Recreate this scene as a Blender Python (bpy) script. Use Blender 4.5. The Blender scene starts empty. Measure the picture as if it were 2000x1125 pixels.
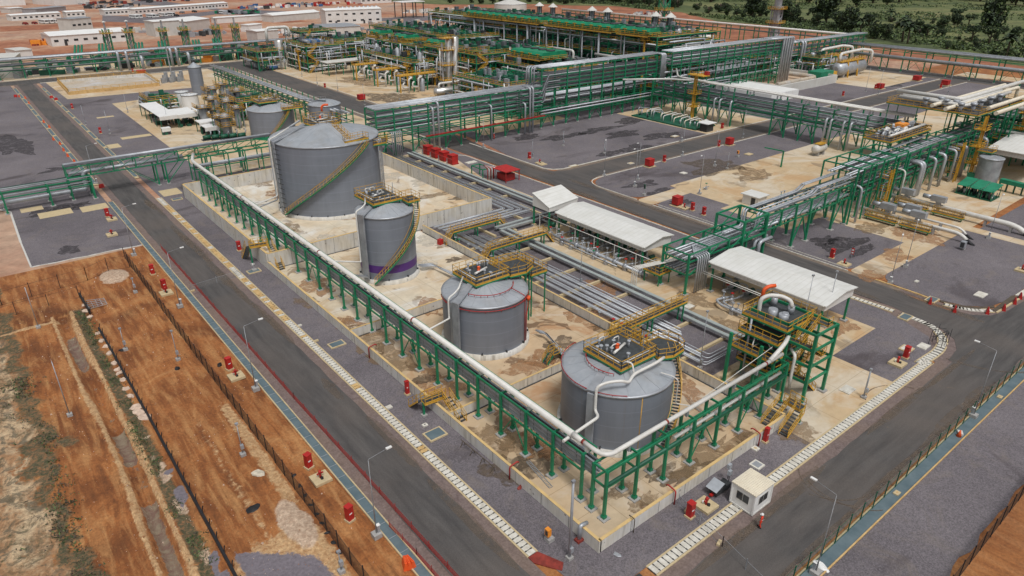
import bpy, bmesh, math, random
from mathutils import Vector, noise, Matrix
random.seed(7)
R = math.radians
S = bpy.context.scene
COL = S.collection

# ---------------------------------------------------------------- camera, sky, sun, exposure
CX, CY, CH = -34.55, -30.44, 49.0
FPX, PITCH, ROLL, YAW = 1343.0, 0.455021, 0.0020125, 0.676471
Fv = Vector((math.sin(YAW)*math.cos(PITCH), math.cos(YAW)*math.cos(PITCH), -math.sin(PITCH)))
Rv0 = Vector((math.cos(YAW), -math.sin(YAW), 0)); Uv0 = Rv0.cross(Fv)
Rv = Rv0*math.cos(ROLL)+Uv0*math.sin(ROLL); Uv = Uv0*math.cos(ROLL)-Rv0*math.sin(ROLL)
cam = bpy.data.cameras.new('camera'); camo = bpy.data.objects.new('camera', cam); COL.objects.link(camo)
cam.sensor_width = 36; cam.lens = FPX/2000*36; cam.clip_start = 1; cam.clip_end = 6000
camo.matrix_world = Matrix(((Rv.x, Uv.x, -Fv.x, CX), (Rv.y, Uv.y, -Fv.y, CY), (Rv.z, Uv.z, -Fv.z, CH), (0, 0, 0, 1)))
S.camera = camo
w = bpy.data.worlds.new('World'); S.world = w; w.use_nodes = True
nt = w.node_tree; bg = nt.nodes['Background']
sky = nt.nodes.new('ShaderNodeTexSky'); sky.sky_type = 'NISHITA'; sky.sun_disc = False
SUN_EL, SUN_AZ = 62, 200
sky.sun_elevation = R(SUN_EL); sky.sun_rotation = R(SUN_AZ)
sky.air_density = 1.0; sky.dust_density = 4.0; sky.ozone_density = 1.0
hs = nt.nodes.new('ShaderNodeHueSaturation'); hs.inputs['Saturation'].default_value = 0.15
nt.links.new(sky.outputs[0], hs.inputs['Color']); nt.links.new(hs.outputs[0], bg.inputs[0])
bg.inputs[1].default_value = 0.09
sl = bpy.data.lights.new('sun', 'SUN'); sl.energy = 1.65; sl.angle = R(12); sl.color = (1, 0.98, 0.95)
so = bpy.data.objects.new('sun', sl); COL.objects.link(so)
sdir = Vector((math.sin(R(SUN_AZ))*math.cos(R(SUN_EL)), math.cos(R(SUN_AZ))*math.cos(R(SUN_EL)), math.sin(R(SUN_EL))))
so.rotation_euler = (-sdir).to_track_quat('-Z', 'Y').to_euler(); so.location = (0, 0, 100)
S.view_settings.view_transform = 'Standard'; S.view_settings.look = 'None'; S.view_settings.exposure = 0.17; S.view_settings.gamma = 1
S.render.resolution_x = 1024; S.render.resolution_y = 576

def at(px, py, z=0.0):
    d = Fv+Rv*((px-1000)/FPX)-Uv*((py-562.5)/FPX); t = (z-CH)/d.z
    return (CX+d.x*t, CY+d.y*t)
def P3(px, py, z=0.0):
    a = at(px, py, z); return (a[0], a[1], z)

# ---------------------------------------------------------------- materials
MC = {}
def lin(c): return tuple(((x/255+0.055)/1.055)**2.4 if x > 10 else x/255/12.92 for x in c)
def newmat(name):
    m = bpy.data.materials.new(name); m.use_nodes = True; nt = m.node_tree
    return m, nt, nt.nodes['Principled BSDF']
def nd(nt, t, **k):
    n = nt.nodes.new(t)
    for a, v in k.items():
        if hasattr(n, a): setattr(n, a, v)
        else: n.inputs[a.replace('_', ' ')].default_value = v
    return n
def noisen(nt, co, scale, detail=4, rough=.55, dist=0):
    n = nt.nodes.new('ShaderNodeTexNoise'); n.inputs['Scale'].default_value = scale; n.inputs['Detail'].default_value = detail
    n.inputs['Roughness'].default_value = rough; n.inputs['Distortion'].default_value = dist
    nt.links.new(co, n.inputs['Vector']); return n.outputs['Fac']
def ramp(nt, fac, stops):
    r = nt.nodes.new('ShaderNodeValToRGB'); e = r.color_ramp.elements
    while len(e) < len(stops): e.new(0.5)
    for i, (p, c) in enumerate(stops):
        e[i].position = p; e[i].color = (c, c, c, 1) if isinstance(c, (int, float)) else (*c, 1)
    nt.links.new(fac, r.inputs[0]); return r.outputs[0]
def mix(nt, fac, a, b, mode='MIX'):
    n = nt.nodes.new('ShaderNodeMix'); n.data_type = 'RGBA'; n.blend_type = mode
    for s, v in ((n.inputs[0], fac), (n.inputs[6], a), (n.inputs[7], b)):
        if isinstance(v, (int, float)): s.default_value = v
        elif isinstance(v, tuple): s.default_value = (*v, 1)
        else: nt.links.new(v, s)
    return n.outputs[2]
def pos(nt, sx=1, sy=1, sz=1):
    g = nt.nodes.new('ShaderNodeNewGeometry'); m = nt.nodes.new('ShaderNodeMapping'); m.inputs['Scale'].default_value = (sx, sy, sz)
    nt.links.new(g.outputs['Position'], m.inputs['Vector']); return m.outputs[0]
def bumpn(nt, b, h, strength=.4, dist=.1):
    n = nt.nodes.new('ShaderNodeBump'); n.inputs['Strength'].default_value = strength; n.inputs['Distance'].default_value = dist
    nt.links.new(h, n.inputs['Height']); nt.links.new(n.outputs[0], b.inputs['Normal'])
def paint(name, c, rough=.5, metal=0., var=.18, sc=1.2, dirt=None, dirtamt=.35):
    if name in MC: return MC[name]
    m, nt, b = newmat(name); co = pos(nt)
    f = noisen(nt, co, sc, 5, .6)
    k = ramp(nt, f, [(.3, tuple(x*(1-var) for x in c)), (.7, tuple(min(1, x*(1+var)) for x in c))])
    if dirt:
        f2 = ramp(nt, noisen(nt, pos(nt, 1, 1, .3), sc*2.3, 6, .7), [(.5, 0.), (.75, dirtamt)])
        k = mix(nt, f2, k, dirt)
    nt.links.new(k, b.inputs['Base Color']); b.inputs['Roughness'].default_value = rough; b.inputs['Metallic'].default_value = metal
    MC[name] = m; return m
RUST = (.16, .07, .025)
def M(n):
    if n in MC: return MC[n]
    return DEFS[n]()
DEFS = {
 'green': lambda: paint('green', (.008, .19, .088), .42, var=.22, sc=.6, dirt=(.02, .09, .05), dirtamt=.5),
 'dgreen': lambda: paint('dgreen', (.01, .09, .052), .55, var=.35, sc=.4),
 'bgreen': lambda: paint('bgreen', (.008, .215, .105), .45, var=.25, sc=.5),
 'yellow': lambda: paint('yellow', (.56, .31, .035), .5, var=.2, sc=.8, dirt=(.3, .15, .04)),
 'pipe': lambda: paint('pipe', (.42, .445, .48), .42, .3, .2, .5, dirt=(.2, .19, .18)),
 'pipedk': lambda: paint('pipedk', (.13, .138, .15), .5, .25, .35, .4, dirt=(.1, .09, .08)),
 'pipewh': lambda: paint('pipewh', (.62, .61, .58), .45, 0, .08, .5, dirt=(.42, .36, .27)),
 'cream': lambda: paint('cream', (.68, .62, .50), .5, 0, .08, .5, dirt=(.5, .42, .3)),
 'steel': lambda: paint('steel', (.36, .38, .41), .45, .4, .18, .8),
 'tray': lambda: paint('tray', (.32, .335, .355), .5, .35, .25, .6, dirt=(.12, .12, .13)),
 'red': lambda: paint('red', (.40, .016, .014), .5, var=.2, sc=1),
 'redpipe': lambda: paint('redpipe', (.33, .02, .018), .5, var=.25, sc=1),
 'orange': lambda: paint('orange', (.72, .10, .02), .55, var=.15),
 'orangebox': lambda: paint('orangebox', (.75, .27, .03), .5, var=.1),
 'black': lambda: paint('black', (.012, .012, .014), .6, var=.3),
 'dark': lambda: paint('dark', (.035, .037, .04), .6, var=.4, sc=.7),
 'grate': lambda: paint('grate', (.055, .062, .066), .7, .2, .3, 2),
 'white': lambda: paint('white', (.74, .74, .73), .5, 0, .05, .4, dirt=(.55, .52, .45)),
 'wallwhite': lambda: paint('wallwhite', (.66, .65, .63), .6, 0, .06, .2, dirt=(.5, .42, .34)),
 'offwhite': lambda: paint('offwhite', (.55, .54, .51), .6, 0, .08, .3, dirt=(.4, .34, .26)),
 'glass': lambda: paint('glass', (.03, .035, .04), .15, 0, .3, 1),
 'blue': lambda: paint('blue', (.05, .13, .3), .5),
 'purple': lambda: paint('purple', (.075, .022, .17), .5, var=.08),
 'block': lambda: paint('block', (.33, .32, .31), .8, 0, .15, 3),
 'slab': lambda: paint('slab', (.50, .40, .24), .85, 0, .12, 2, dirt=(.36, .25, .13)),
 'greencase': lambda: paint('greencase', (.014, .20, .11), .55, var=.2, sc=1),
 'skin': lambda: paint('skin', (.15, .075, .045), .6),
 'cloth': lambda: paint('cloth', (.62, .05, .02), .8, var=.15, sc=6),
 'trunk': lambda: paint('trunk', (.09, .07, .05), .9, 0, .3, 2),
 'leaf': lambda: paint('leaf', (.038, .066, .022), .75, 0, .75, .35),
 'leafb': lambda: paint('leafb', (.085, .125, .04), .75, 0, .6, .35),
 'leafd': lambda: paint('leafd', (.018, .032, .016), .8, 0, .6, .3),
 'rustred': lambda: paint('rustred', (.22, .03, .02), .7, 0, .4, 2),
 'stone': lambda: paint('stone', (.55, .42, .33), .95, 0, .2, 2.5, dirt=(.3, .15, .08)),
 'damp': lambda: softmat('damp', (.25, .165, .09), .5), 'dampdark': lambda: softmat('dampdark', (.13, .095, .065), .58), 'rustfilm': lambda: softmat('rustfilm', (.38, .20, .095), .55), 'dampgravel': lambda: softmat('dampgravel', (.055, .047, .052), .62), 'palefilm': lambda: softmat('palefilm', (.62, .57, .48), .6),
 'dust': lambda: softmat('dust', (.18, .135, .10), .36),
 'pipebr': lambda: paint('pipebr', (.55, .575, .61), .4, .3, .15, .5), 'trough': lambda: paint('trough', (.36, .40, .39), .55, .2, .15, .5),
 'clod': lambda: paint('clod', (.30, .13, .055), .95, 0, .35, 1.5),
 'silver': lambda: paint('silver', (.62, .60, .57), .28, .85, .25, .5),
 'sand': lambda: paint('sand', (.50, .36, .25), .95, 0, .15, 1.2),
 'blanket': lambda: paint('blanket', (.05, .055, .07), .8, 0, .5, 2),
 'sandbag': lambda: paint('sandbag', (.5, .45, .36), .9, 0, .2, 3),
}
def softmat(name, c, a):
    """damp or rust film: patchy cover that lets the ground beneath show"""
    if name in MC: return MC[name]
    m, nt, b = newmat(name); f = noisen(nt, pos(nt), .9, 6, .7, .8)
    nt.links.new(ramp(nt, f, [(.3, tuple(x*.75 for x in c)), (.7, tuple(x*1.25 for x in c))]), b.inputs['Base Color'])
    nt.links.new(ramp(nt, noisen(nt, pos(nt), .7, 7, .72, 1.0), [(.36, 0.), (.50, a)]), b.inputs['Alpha']); b.inputs['Roughness'].default_value = .5
    MC[name] = m; return m
def special(name):
    def deco(f):
        def g():
            if name in MC: return MC[name]
            m, nt, b = newmat(name); b.inputs['Roughness'].default_value = .9
            f(nt, b); MC[name] = m; return m
        DEFS[name] = g; return f
    return deco
@special('gravel')
def _(nt, b):
    co = pos(nt)
    big = noisen(nt, co, .055, 5, .6, .4); med = noisen(nt, co, .9, 4, .6); fine = noisen(nt, co, 7, 3, .75)
    c = ramp(nt, big, [(.3, (.098, .087, .097)), (.5, (.134, .119, .130)), (.72, (.168, .150, .161))])
    c = mix(nt, .35, c, ramp(nt, med, [(.3, .45), (.7, .62)]), 'OVERLAY')
    c = mix(nt, .75, c, ramp(nt, fine, [(.33, .22), (.5, .5), (.67, .8)]), 'OVERLAY')
    c = mix(nt, ramp(nt, noisen(nt, co, .21, 6, .68, 1.2), [(.52, 0.), (.70, .4)]), c, (.20, .165, .14))
    tr = noisen(nt, pos(nt, .05, 1.5, 1), .9, 4, .6, .4); c = mix(nt, ramp(nt, tr, [(.6, 0.), (.72, .3)]), c, (.10, .09, .095))
    wet = ramp(nt, noisen(nt, pos(nt, .6, 1, 1), .06, 7, .62, .9), [(.57, 0.), (.60, .35), (.66, .8)])
    c = mix(nt, wet, c, (.06, .048, .052))
    nt.links.new(c, b.inputs['Base Color']); bumpn(nt, b, fine, .5, .08)
@special('asphalt')
def _(nt, b):
    f = noisen(nt, pos(nt, 1, .12, 1), 1.1, 6, .65, .3); g2 = noisen(nt, pos(nt, .12, 1, 1), 1.1, 6, .65, .3); f2 = noisen(nt, pos(nt), .06, 4, .6, .5); fi = noisen(nt, pos(nt), 9, 3, .7)
    sx = nt.nodes.new('ShaderNodeSeparateXYZ'); nt.links.new(pos(nt), sx.inputs[0]); c = ramp(nt, f, [(.3, (.046, .043, .043)), (.7, (.098, .091, .088))]); c = mix(nt, ramp(nt, sx.outputs[1], [(0, 1.), (.001, 0.)]), c, ramp(nt, g2, [(.3, (.046, .043, .043)), (.7, (.098, .091, .088))]))
    c = mix(nt, ramp(nt, f2, [(.42, 0.), (.68, .65)]), c, (.12, .10, .088))
    spot = ramp(nt, noisen(nt, pos(nt), .55, 5, .7, .6), [(.66, 0.), (.74, .6)])
    c = mix(nt, spot, c, (.16, .12, .085))
    c = mix(nt, .35, c, ramp(nt, fi, [(.35, .3), (.65, .7)]), 'OVERLAY')
    nt.links.new(c, b.inputs['Base Color']); bumpn(nt, b, fi, .25, .04); b.inputs['Roughness'].default_value = .8
@special('verge')
def _(nt, b):
    f = noisen(nt, pos(nt), 1.3, 5, .7, .5); f2 = noisen(nt, pos(nt), .12, 3)
    w = nt.nodes.new('ShaderNodeTexNoise'); w.inputs['Scale'].default_value = 5; w.inputs['Detail'].default_value = 4; nt.links.new(pos(nt, 1, 1, 1), w.inputs['Vector'])
    c = ramp(nt, f, [(.3, (.115, .082, .078)), (.7, (.20, .155, .145))])
    c = mix(nt, ramp(nt, f2, [(.4, 0.), (.7, .5)]), c, (.20, .14, .10))
    c = mix(nt, .4, c, ramp(nt, w.outputs['Fac'], [(.35, .3), (.65, .7)]), 'OVERLAY')
    nt.links.new(c, b.inputs['Base Color']); bumpn(nt, b, f, .5, .1)
@special('roadverge')
def _(nt, b):
    f = noisen(nt, pos(nt), .7, 5, .7, .5)
    c = ramp(nt, f, [(.3, (.115, .092, .078)), (.7, (.24, .18, .13))])
    nt.links.new(c, b.inputs['Base Color'])
def conc(nt, b, base, stain, rust, amt=.8, sc=.16, seams=6.0):
    co = pos(nt); f = noisen(nt, co, .5, 6, .65, .2); f2 = noisen(nt, co, .07, 4, .6, .4)
    c = ramp(nt, f, [(.28, tuple(x*.80 for x in base)), (.72, tuple(x*1.10 for x in base))])
    c = mix(nt, ramp(nt, f2, [(.35, 0.), (.7, .6)]), c, tuple(x*y for x, y in zip(base, (1.02, .84, .66))))
    c = mix(nt, ramp(nt, noisen(nt, co, sc*.8, 6, .6, 1.2), [(.55, 0.), (.63, amt*.7)]), c, rust)
    c = mix(nt, ramp(nt, noisen(nt, pos(nt, 1.0, .7, 1), sc*1.3, 5, .55, .8), [(.60, 0.), (.625, amt)]), c, stain)
    c = mix(nt, ramp(nt, noisen(nt, pos(nt, 1, 1, 1), .045, 6, .68, 1.5), [(.5, 0.), (.62, .75)]), c, tuple(x*y for x, y in zip(base, (1.12, 1.26, 1.55))))
    c = mix(nt, ramp(nt, noisen(nt, pos(nt, .5, 1.2, 1), .35, 6, .72, .8), [(.50, 0.), (.75, .45)]), c, tuple(x*y for x, y in zip(base, (.74, .66, .58))))
    br = nt.nodes.new('ShaderNodeTexBrick'); br.inputs['Scale'].default_value = 1; br.offset = 0
    br.inputs['Brick Width'].default_value = seams; br.inputs['Row Height'].default_value = seams*.8; br.inputs['Mortar Size'].default_value = .035
    br.inputs['Color1'].default_value = (1, 1, 1, 1); br.inputs['Color2'].default_value = (1, 1, 1, 1); br.inputs['Mortar'].default_value = (.72, .68, .62, 1)
    nt.links.new(co, br.inputs['Vector'])
    c = mix(nt, 1.0, c, br.outputs['Color'], 'MULTIPLY')
    nt.links.new(c, b.inputs['Base Color']); bumpn(nt, b, f, .15, .03)
@special('concrete')
def _(nt, b): conc(nt, b, (.52, .415, .275), (.20, .15, .10), (.45, .24, .09), .6, .12)
@special('bundfloor')
def _(nt, b): conc(nt, b, (.52, .41, .28), (.17, .10, .055), (.40, .19, .075), .9, .17, 5.2)
@special('bundfloorpale')
def _(nt, b): conc(nt, b, (.61, .54, .42), (.24, .17, .11), (.46, .30, .15), .8, .17, 6)
@special('concpale')
def _(nt, b): conc(nt, b, (.46, .42, .36), (.24, .21, .17), (.42, .32, .2), .4)
@special('concwall')
def _(nt, b):
    # board-marked wall: vertical streaks, panel joints
    f = noisen(nt, pos(nt, 1.6, 1.6, .18), 1.3, 5, .65); f2 = noisen(nt, pos(nt), .35, 4)
    c = ramp(nt, f, [(.3, (.42, .38, .31)), (.7, (.68, .64, .56))])
    c = mix(nt, ramp(nt, f2, [(.35, 0.), (.7, .7)]), c, (.58, .59, .61))
    c = mix(nt, ramp(nt, noisen(nt, pos(nt, 1, 1, .1), .45, 4, .6), [(.60, 0.), (.68, .65)]), c, (.18, .15, .11))
    dots = nt.nodes.new('ShaderNodeTexVoronoi'); dots.inputs['Scale'].default_value = .9; nt.links.new(pos(nt), dots.inputs['Vector'])
    c = mix(nt, ramp(nt, dots.outputs['Distance'], [(.10, .7), (.14, 0.)]), c, (.14, .13, .12))
    nt.links.new(c, b.inputs['Base Color'])
@special('walltop')
def _(nt, b):
    f = noisen(nt, pos(nt), .6, 5, .6)
    nt.links.new(ramp(nt, f, [(.35, (.50, .36, .17)), (.65, (.66, .46, .20))]), b.inputs['Base Color'])
@special('soil')
def _(nt, b):
    co = pos(nt); d = .8
    f = noisen(nt, co, .11, 7, .62, d); s = noisen(nt, pos(nt, 1.2, .16, 1), .9, 6, .65, .5); fi = noisen(nt, co, 3.2, 5, .72); g = noisen(nt, co, .017, 4, .6)
    c = ramp(nt, f, [(.25, (.10, .032, .009)), (.42, (.22, .072, .018)), (.57, (.31, .115, .031)), (.78, (.43, .22, .085))])
    c = mix(nt, ramp(nt, s, [(.45, 0.), (.75, .55)]), c, (.40, .20, .085))
    c = mix(nt, ramp(nt, s, [(.25, .6), (.45, 0.)]), c, (.15, .055, .022))
    c = mix(nt, ramp(nt, g, [(.5, 0.), (.75, .25)]), c, (.42, .27, .14))
    c = mix(nt, .5, c, ramp(nt, fi, [(.33, .25), (.67, .75)]), 'OVERLAY')
    nt.links.new(c, b.inputs['Base Color']); bumpn(nt, b, fi, .6, .15)
@special('scrub')
def _(nt, b):
    co = pos(nt); f = noisen(nt, pos(nt, 1, .55, 1), .22, 7, .68, 1.0); fi = noisen(nt, co, 2.2, 5, .75, .4); h = noisen(nt, co, .6, 5, .7, 1.2)
    c = ramp(nt, f, [(.3, (.17, .06, .025)), (.48, (.34, .17, .08)), (.62, (.52, .37, .22)), (.75, (.42, .30, .18))])
    c = mix(nt, ramp(nt, h, [(.50, 0.), (.60, .85)]), c, (.10, .085, .055))
    c = mix(nt, ramp(nt, fi, [(.56, 0.), (.66, .55)]), c, (.06, .055, .03))
    c = mix(nt, .4, c, ramp(nt, fi, [(.33, .25), (.67, .75)]), 'OVERLAY')
    nt.links.new(c, b.inputs['Base Color']); bumpn(nt, b, fi, .8, .2)
@special('grass')
def _(nt, b):
    f = noisen(nt, pos(nt, 1, 1, 1), .013, 8, .66, 1.2); h = noisen(nt, pos(nt), .09, 6, .7, .8); fi = noisen(nt, pos(nt), .5, 5, .75)
    c = ramp(nt, f, [(.3, (.04, .06, .02)), (.45, (.085, .11, .034)), (.6, (.145, .155, .055)), (.75, (.22, .18, .085))])
    c = mix(nt, ramp(nt, h, [(.5, 0.), (.66, .7)]), c, (.028, .042, .016))
    c = mix(nt, .6, c, ramp(nt, fi, [(.33, .2), (.67, .8)]), 'OVERLAY')
    nt.links.new(c, b.inputs['Base Color'])
@special('farsoil')
def _(nt, b):
    f = noisen(nt, pos(nt, 1, 1, 1), .03, 7, .64, 1.0); h = noisen(nt, pos(nt), .012, 5, .6, 1.); fi = noisen(nt, pos(nt), .35, 5, .7)
    c = ramp(nt, f, [(.28, (.20, .07, .035)), (.45, (.34, .14, .075)), (.6, (.42, .24, .15)), (.75, (.50, .36, .24))])
    c = mix(nt, ramp(nt, h, [(.42, 0.), (.6, .6)]), c, (.40, .32, .25))
    c = mix(nt, ramp(nt, h, [(.62, 0.), (.66, .7)]), c, (.19, .17, .17))
    c = mix(nt, .5, c, ramp(nt, fi, [(.33, .25), (.67, .75)]), 'OVERLAY')
    nt.links.new(c, b.inputs['Base Color'])
@special('redsoil')
def _(nt, b):
    f = noisen(nt, pos(nt, 1, 1, 1), .05, 7, .66, 1.0); fi = noisen(nt, pos(nt), .35, 5, .7)
    c = ramp(nt, f, [(.3, (.17, .065, .035)), (.5, (.30, .11, .055)), (.7, (.40, .19, .10))])
    c = mix(nt, .5, c, ramp(nt, fi, [(.33, .25), (.67, .75)]), 'OVERLAY')
    nt.links.new(c, b.inputs['Base Color'])
@special('drainblue')
def _(nt, b):
    f = noisen(nt, pos(nt), .6, 5, .6)
    c = ramp(nt, f, [(.3, (.075, .115, .135)), (.7, (.13, .175, .195))])
    nt.links.new(c, b.inputs['Base Color']); b.inputs['Roughness'].default_value = .6
@special('slabwhite')
def _(nt, b):
    f = noisen(nt, pos(nt), 1.6, 5, .6)
    nt.links.new(ramp(nt, f, [(.3, (.46, .43, .37)), (.7, (.68, .66, .60))]), b.inputs['Base Color'])
@special('slabtan')
def _(nt, b):
    f = noisen(nt, pos(nt), 1.2, 5, .6)
    nt.links.new(ramp(nt, f, [(.3, (.42, .26, .10)), (.7, (.62, .43, .20))]), b.inputs['Base Color'])
def course(nt, b, base, step, amt=.12, metal=.25, rough=.5):
    g = nt.nodes.new('ShaderNodeNewGeometry'); sx = nt.nodes.new('ShaderNodeSeparateXYZ'); nt.links.new(g.outputs['Position'], sx.inputs[0])
    md = nt.nodes.new('ShaderNodeMath'); md.operation = 'FRACT'; dv = nt.nodes.new('ShaderNodeMath'); dv.operation = 'DIVIDE'; dv.inputs[1].default_value = step
    nt.links.new(sx.outputs[2], dv.inputs[0]); nt.links.new(dv.outputs[0], md.inputs[0])
    f = noisen(nt, pos(nt, 1, 1, .15), .8, 5, .6); f2 = noisen(nt, pos(nt, .3, .3, 1.6), .5, 3)
    c = ramp(nt, f, [(.3, tuple(x*(1-amt) for x in base)), (.7, tuple(x*(1+amt) for x in base))])
    c = mix(nt, ramp(nt, f2, [(.4, 0.), (.7, .35)]), c, tuple(x*1.25 for x in base))
    c = mix(nt, ramp(nt, noisen(nt, pos(nt, 1.4, 1.4, .05), 1.2, 6, .7), [(.55, 0.), (.75, .3)]), c, tuple(x*.75 for x in base))
    c = mix(nt, ramp(nt, noisen(nt, pos(nt, 2, 2, .04), .9, 5, .7, .2), [(.62, 0.), (.70, .35)]), c, (.22, .17, .13))
    c = mix(nt, ramp(nt, md.outputs[0], [(.0, .5), (.035, 0.), (.96, 0.), (1, .5)]), c, tuple(x*1.5 for x in base))
    nt.links.new(c, b.inputs['Base Color']); b.inputs['Metallic'].default_value = metal; b.inputs['Roughness'].default_value = rough
@special('shell')
def _(nt, b): course(nt, b, (.205, .226, .268), 1.9, .09)
@special('tankroof')
def _(nt, b):
    f = noisen(nt, pos(nt), .5, 6, .65, .5)
    c = ramp(nt, f, [(.3, (.33, .36, .395)), (.7, (.44, .465, .50))])
    c = mix(nt, ramp(nt, noisen(nt, pos(nt), .22, 5, .6), [(.5, 0.), (.7, .45)]), c, (.27, .245, .21))
    nt.links.new(c, b.inputs['Base Color']); b.inputs['Metallic'].default_value = .3; b.inputs['Roughness'].default_value = .5
@special('roofwhite')
def _(nt, b):
    f = noisen(nt, pos(nt), .35, 6, .65)
    c = ramp(nt, f, [(.35, (.60, .60, .57)), (.65, (.67, .67, .65))])
    c = mix(nt, ramp(nt, noisen(nt, pos(nt, 2, .5, 1), .8, 5, .7), [(.55, 0.), (.8, .4)]), c, (.42, .38, .30))
    w = nt.nodes.new('ShaderNodeTexWave'); w.bands_direction = 'Y'; w.inputs['Scale'].default_value = .32; nt.links.new(pos(nt), w.inputs['Vector']); c = mix(nt, ramp(nt, w.outputs['Fac'], [(.0, .3), (.10, 0.)]), c, (.42, .41, .39)); c = mix(nt, ramp(nt, noisen(nt, pos(nt, .5, 3, 1), .5, 5, .7), [(.52, 0.), (.75, .5)]), c, (.47, .45, .40))
    nt.links.new(c, b.inputs['Base Color']); b.inputs['Roughness'].default_value = .55; bumpn(nt, b, w.outputs['Fac'], .25, .04)
@special('water')
def _(nt, b):
    f = noisen(nt, pos(nt), .4, 3)
    nt.links.new(ramp(nt, f, [(.3, (.20, .13, .10)), (.7, (.26, .21, .15))]), b.inputs['Base Color']); b.inputs['Roughness'].default_value = .12
@special('puddle')
def _(nt, b):
    f = noisen(nt, pos(nt), 1.5, 4)
    nt.links.new(ramp(nt, f, [(.3, (.13, .12, .15)), (.7, (.19, .17, .20))]), b.inputs['Base Color']); b.inputs['Roughness'].default_value = .35
def netmat(name, c, dens, sc):
    def g():
        if name in MC: return MC[name]
        m, nt, b = newmat(name); b.inputs['Base Color'].default_value = (*c, 1); b.inputs['Roughness'].default_value = .8
        w = nt.nodes.new('ShaderNodeTexChecker'); w.inputs['Scale'].default_value = sc; nt.links.new(pos(nt), w.inputs['Vector'])
        f = ramp(nt, noisen(nt, pos(nt), 3, 3), [(.3, dens*.8), (.7, min(1, dens*1.2))])
        mu = nt.nodes.new('ShaderNodeMath'); mu.operation = 'MULTIPLY_ADD'; nt.links.new(w.outputs['Fac'], mu.inputs[0]); mu.inputs[1].default_value = .12; nt.links.new(f, mu.inputs[2])
        nt.links.new(mu.outputs[0], b.inputs['Alpha']); MC[name] = m; return m
    DEFS[name] = g
netmat('netblack', (.015, .014, .014), .48, 14); netmat('netred', (.50, .04, .03), .6, 9); netmat('netgrey', (.3, .3, .3), .10, 12)
netmat('netgreen', (.01, .12, .06), .10, 12)

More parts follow.
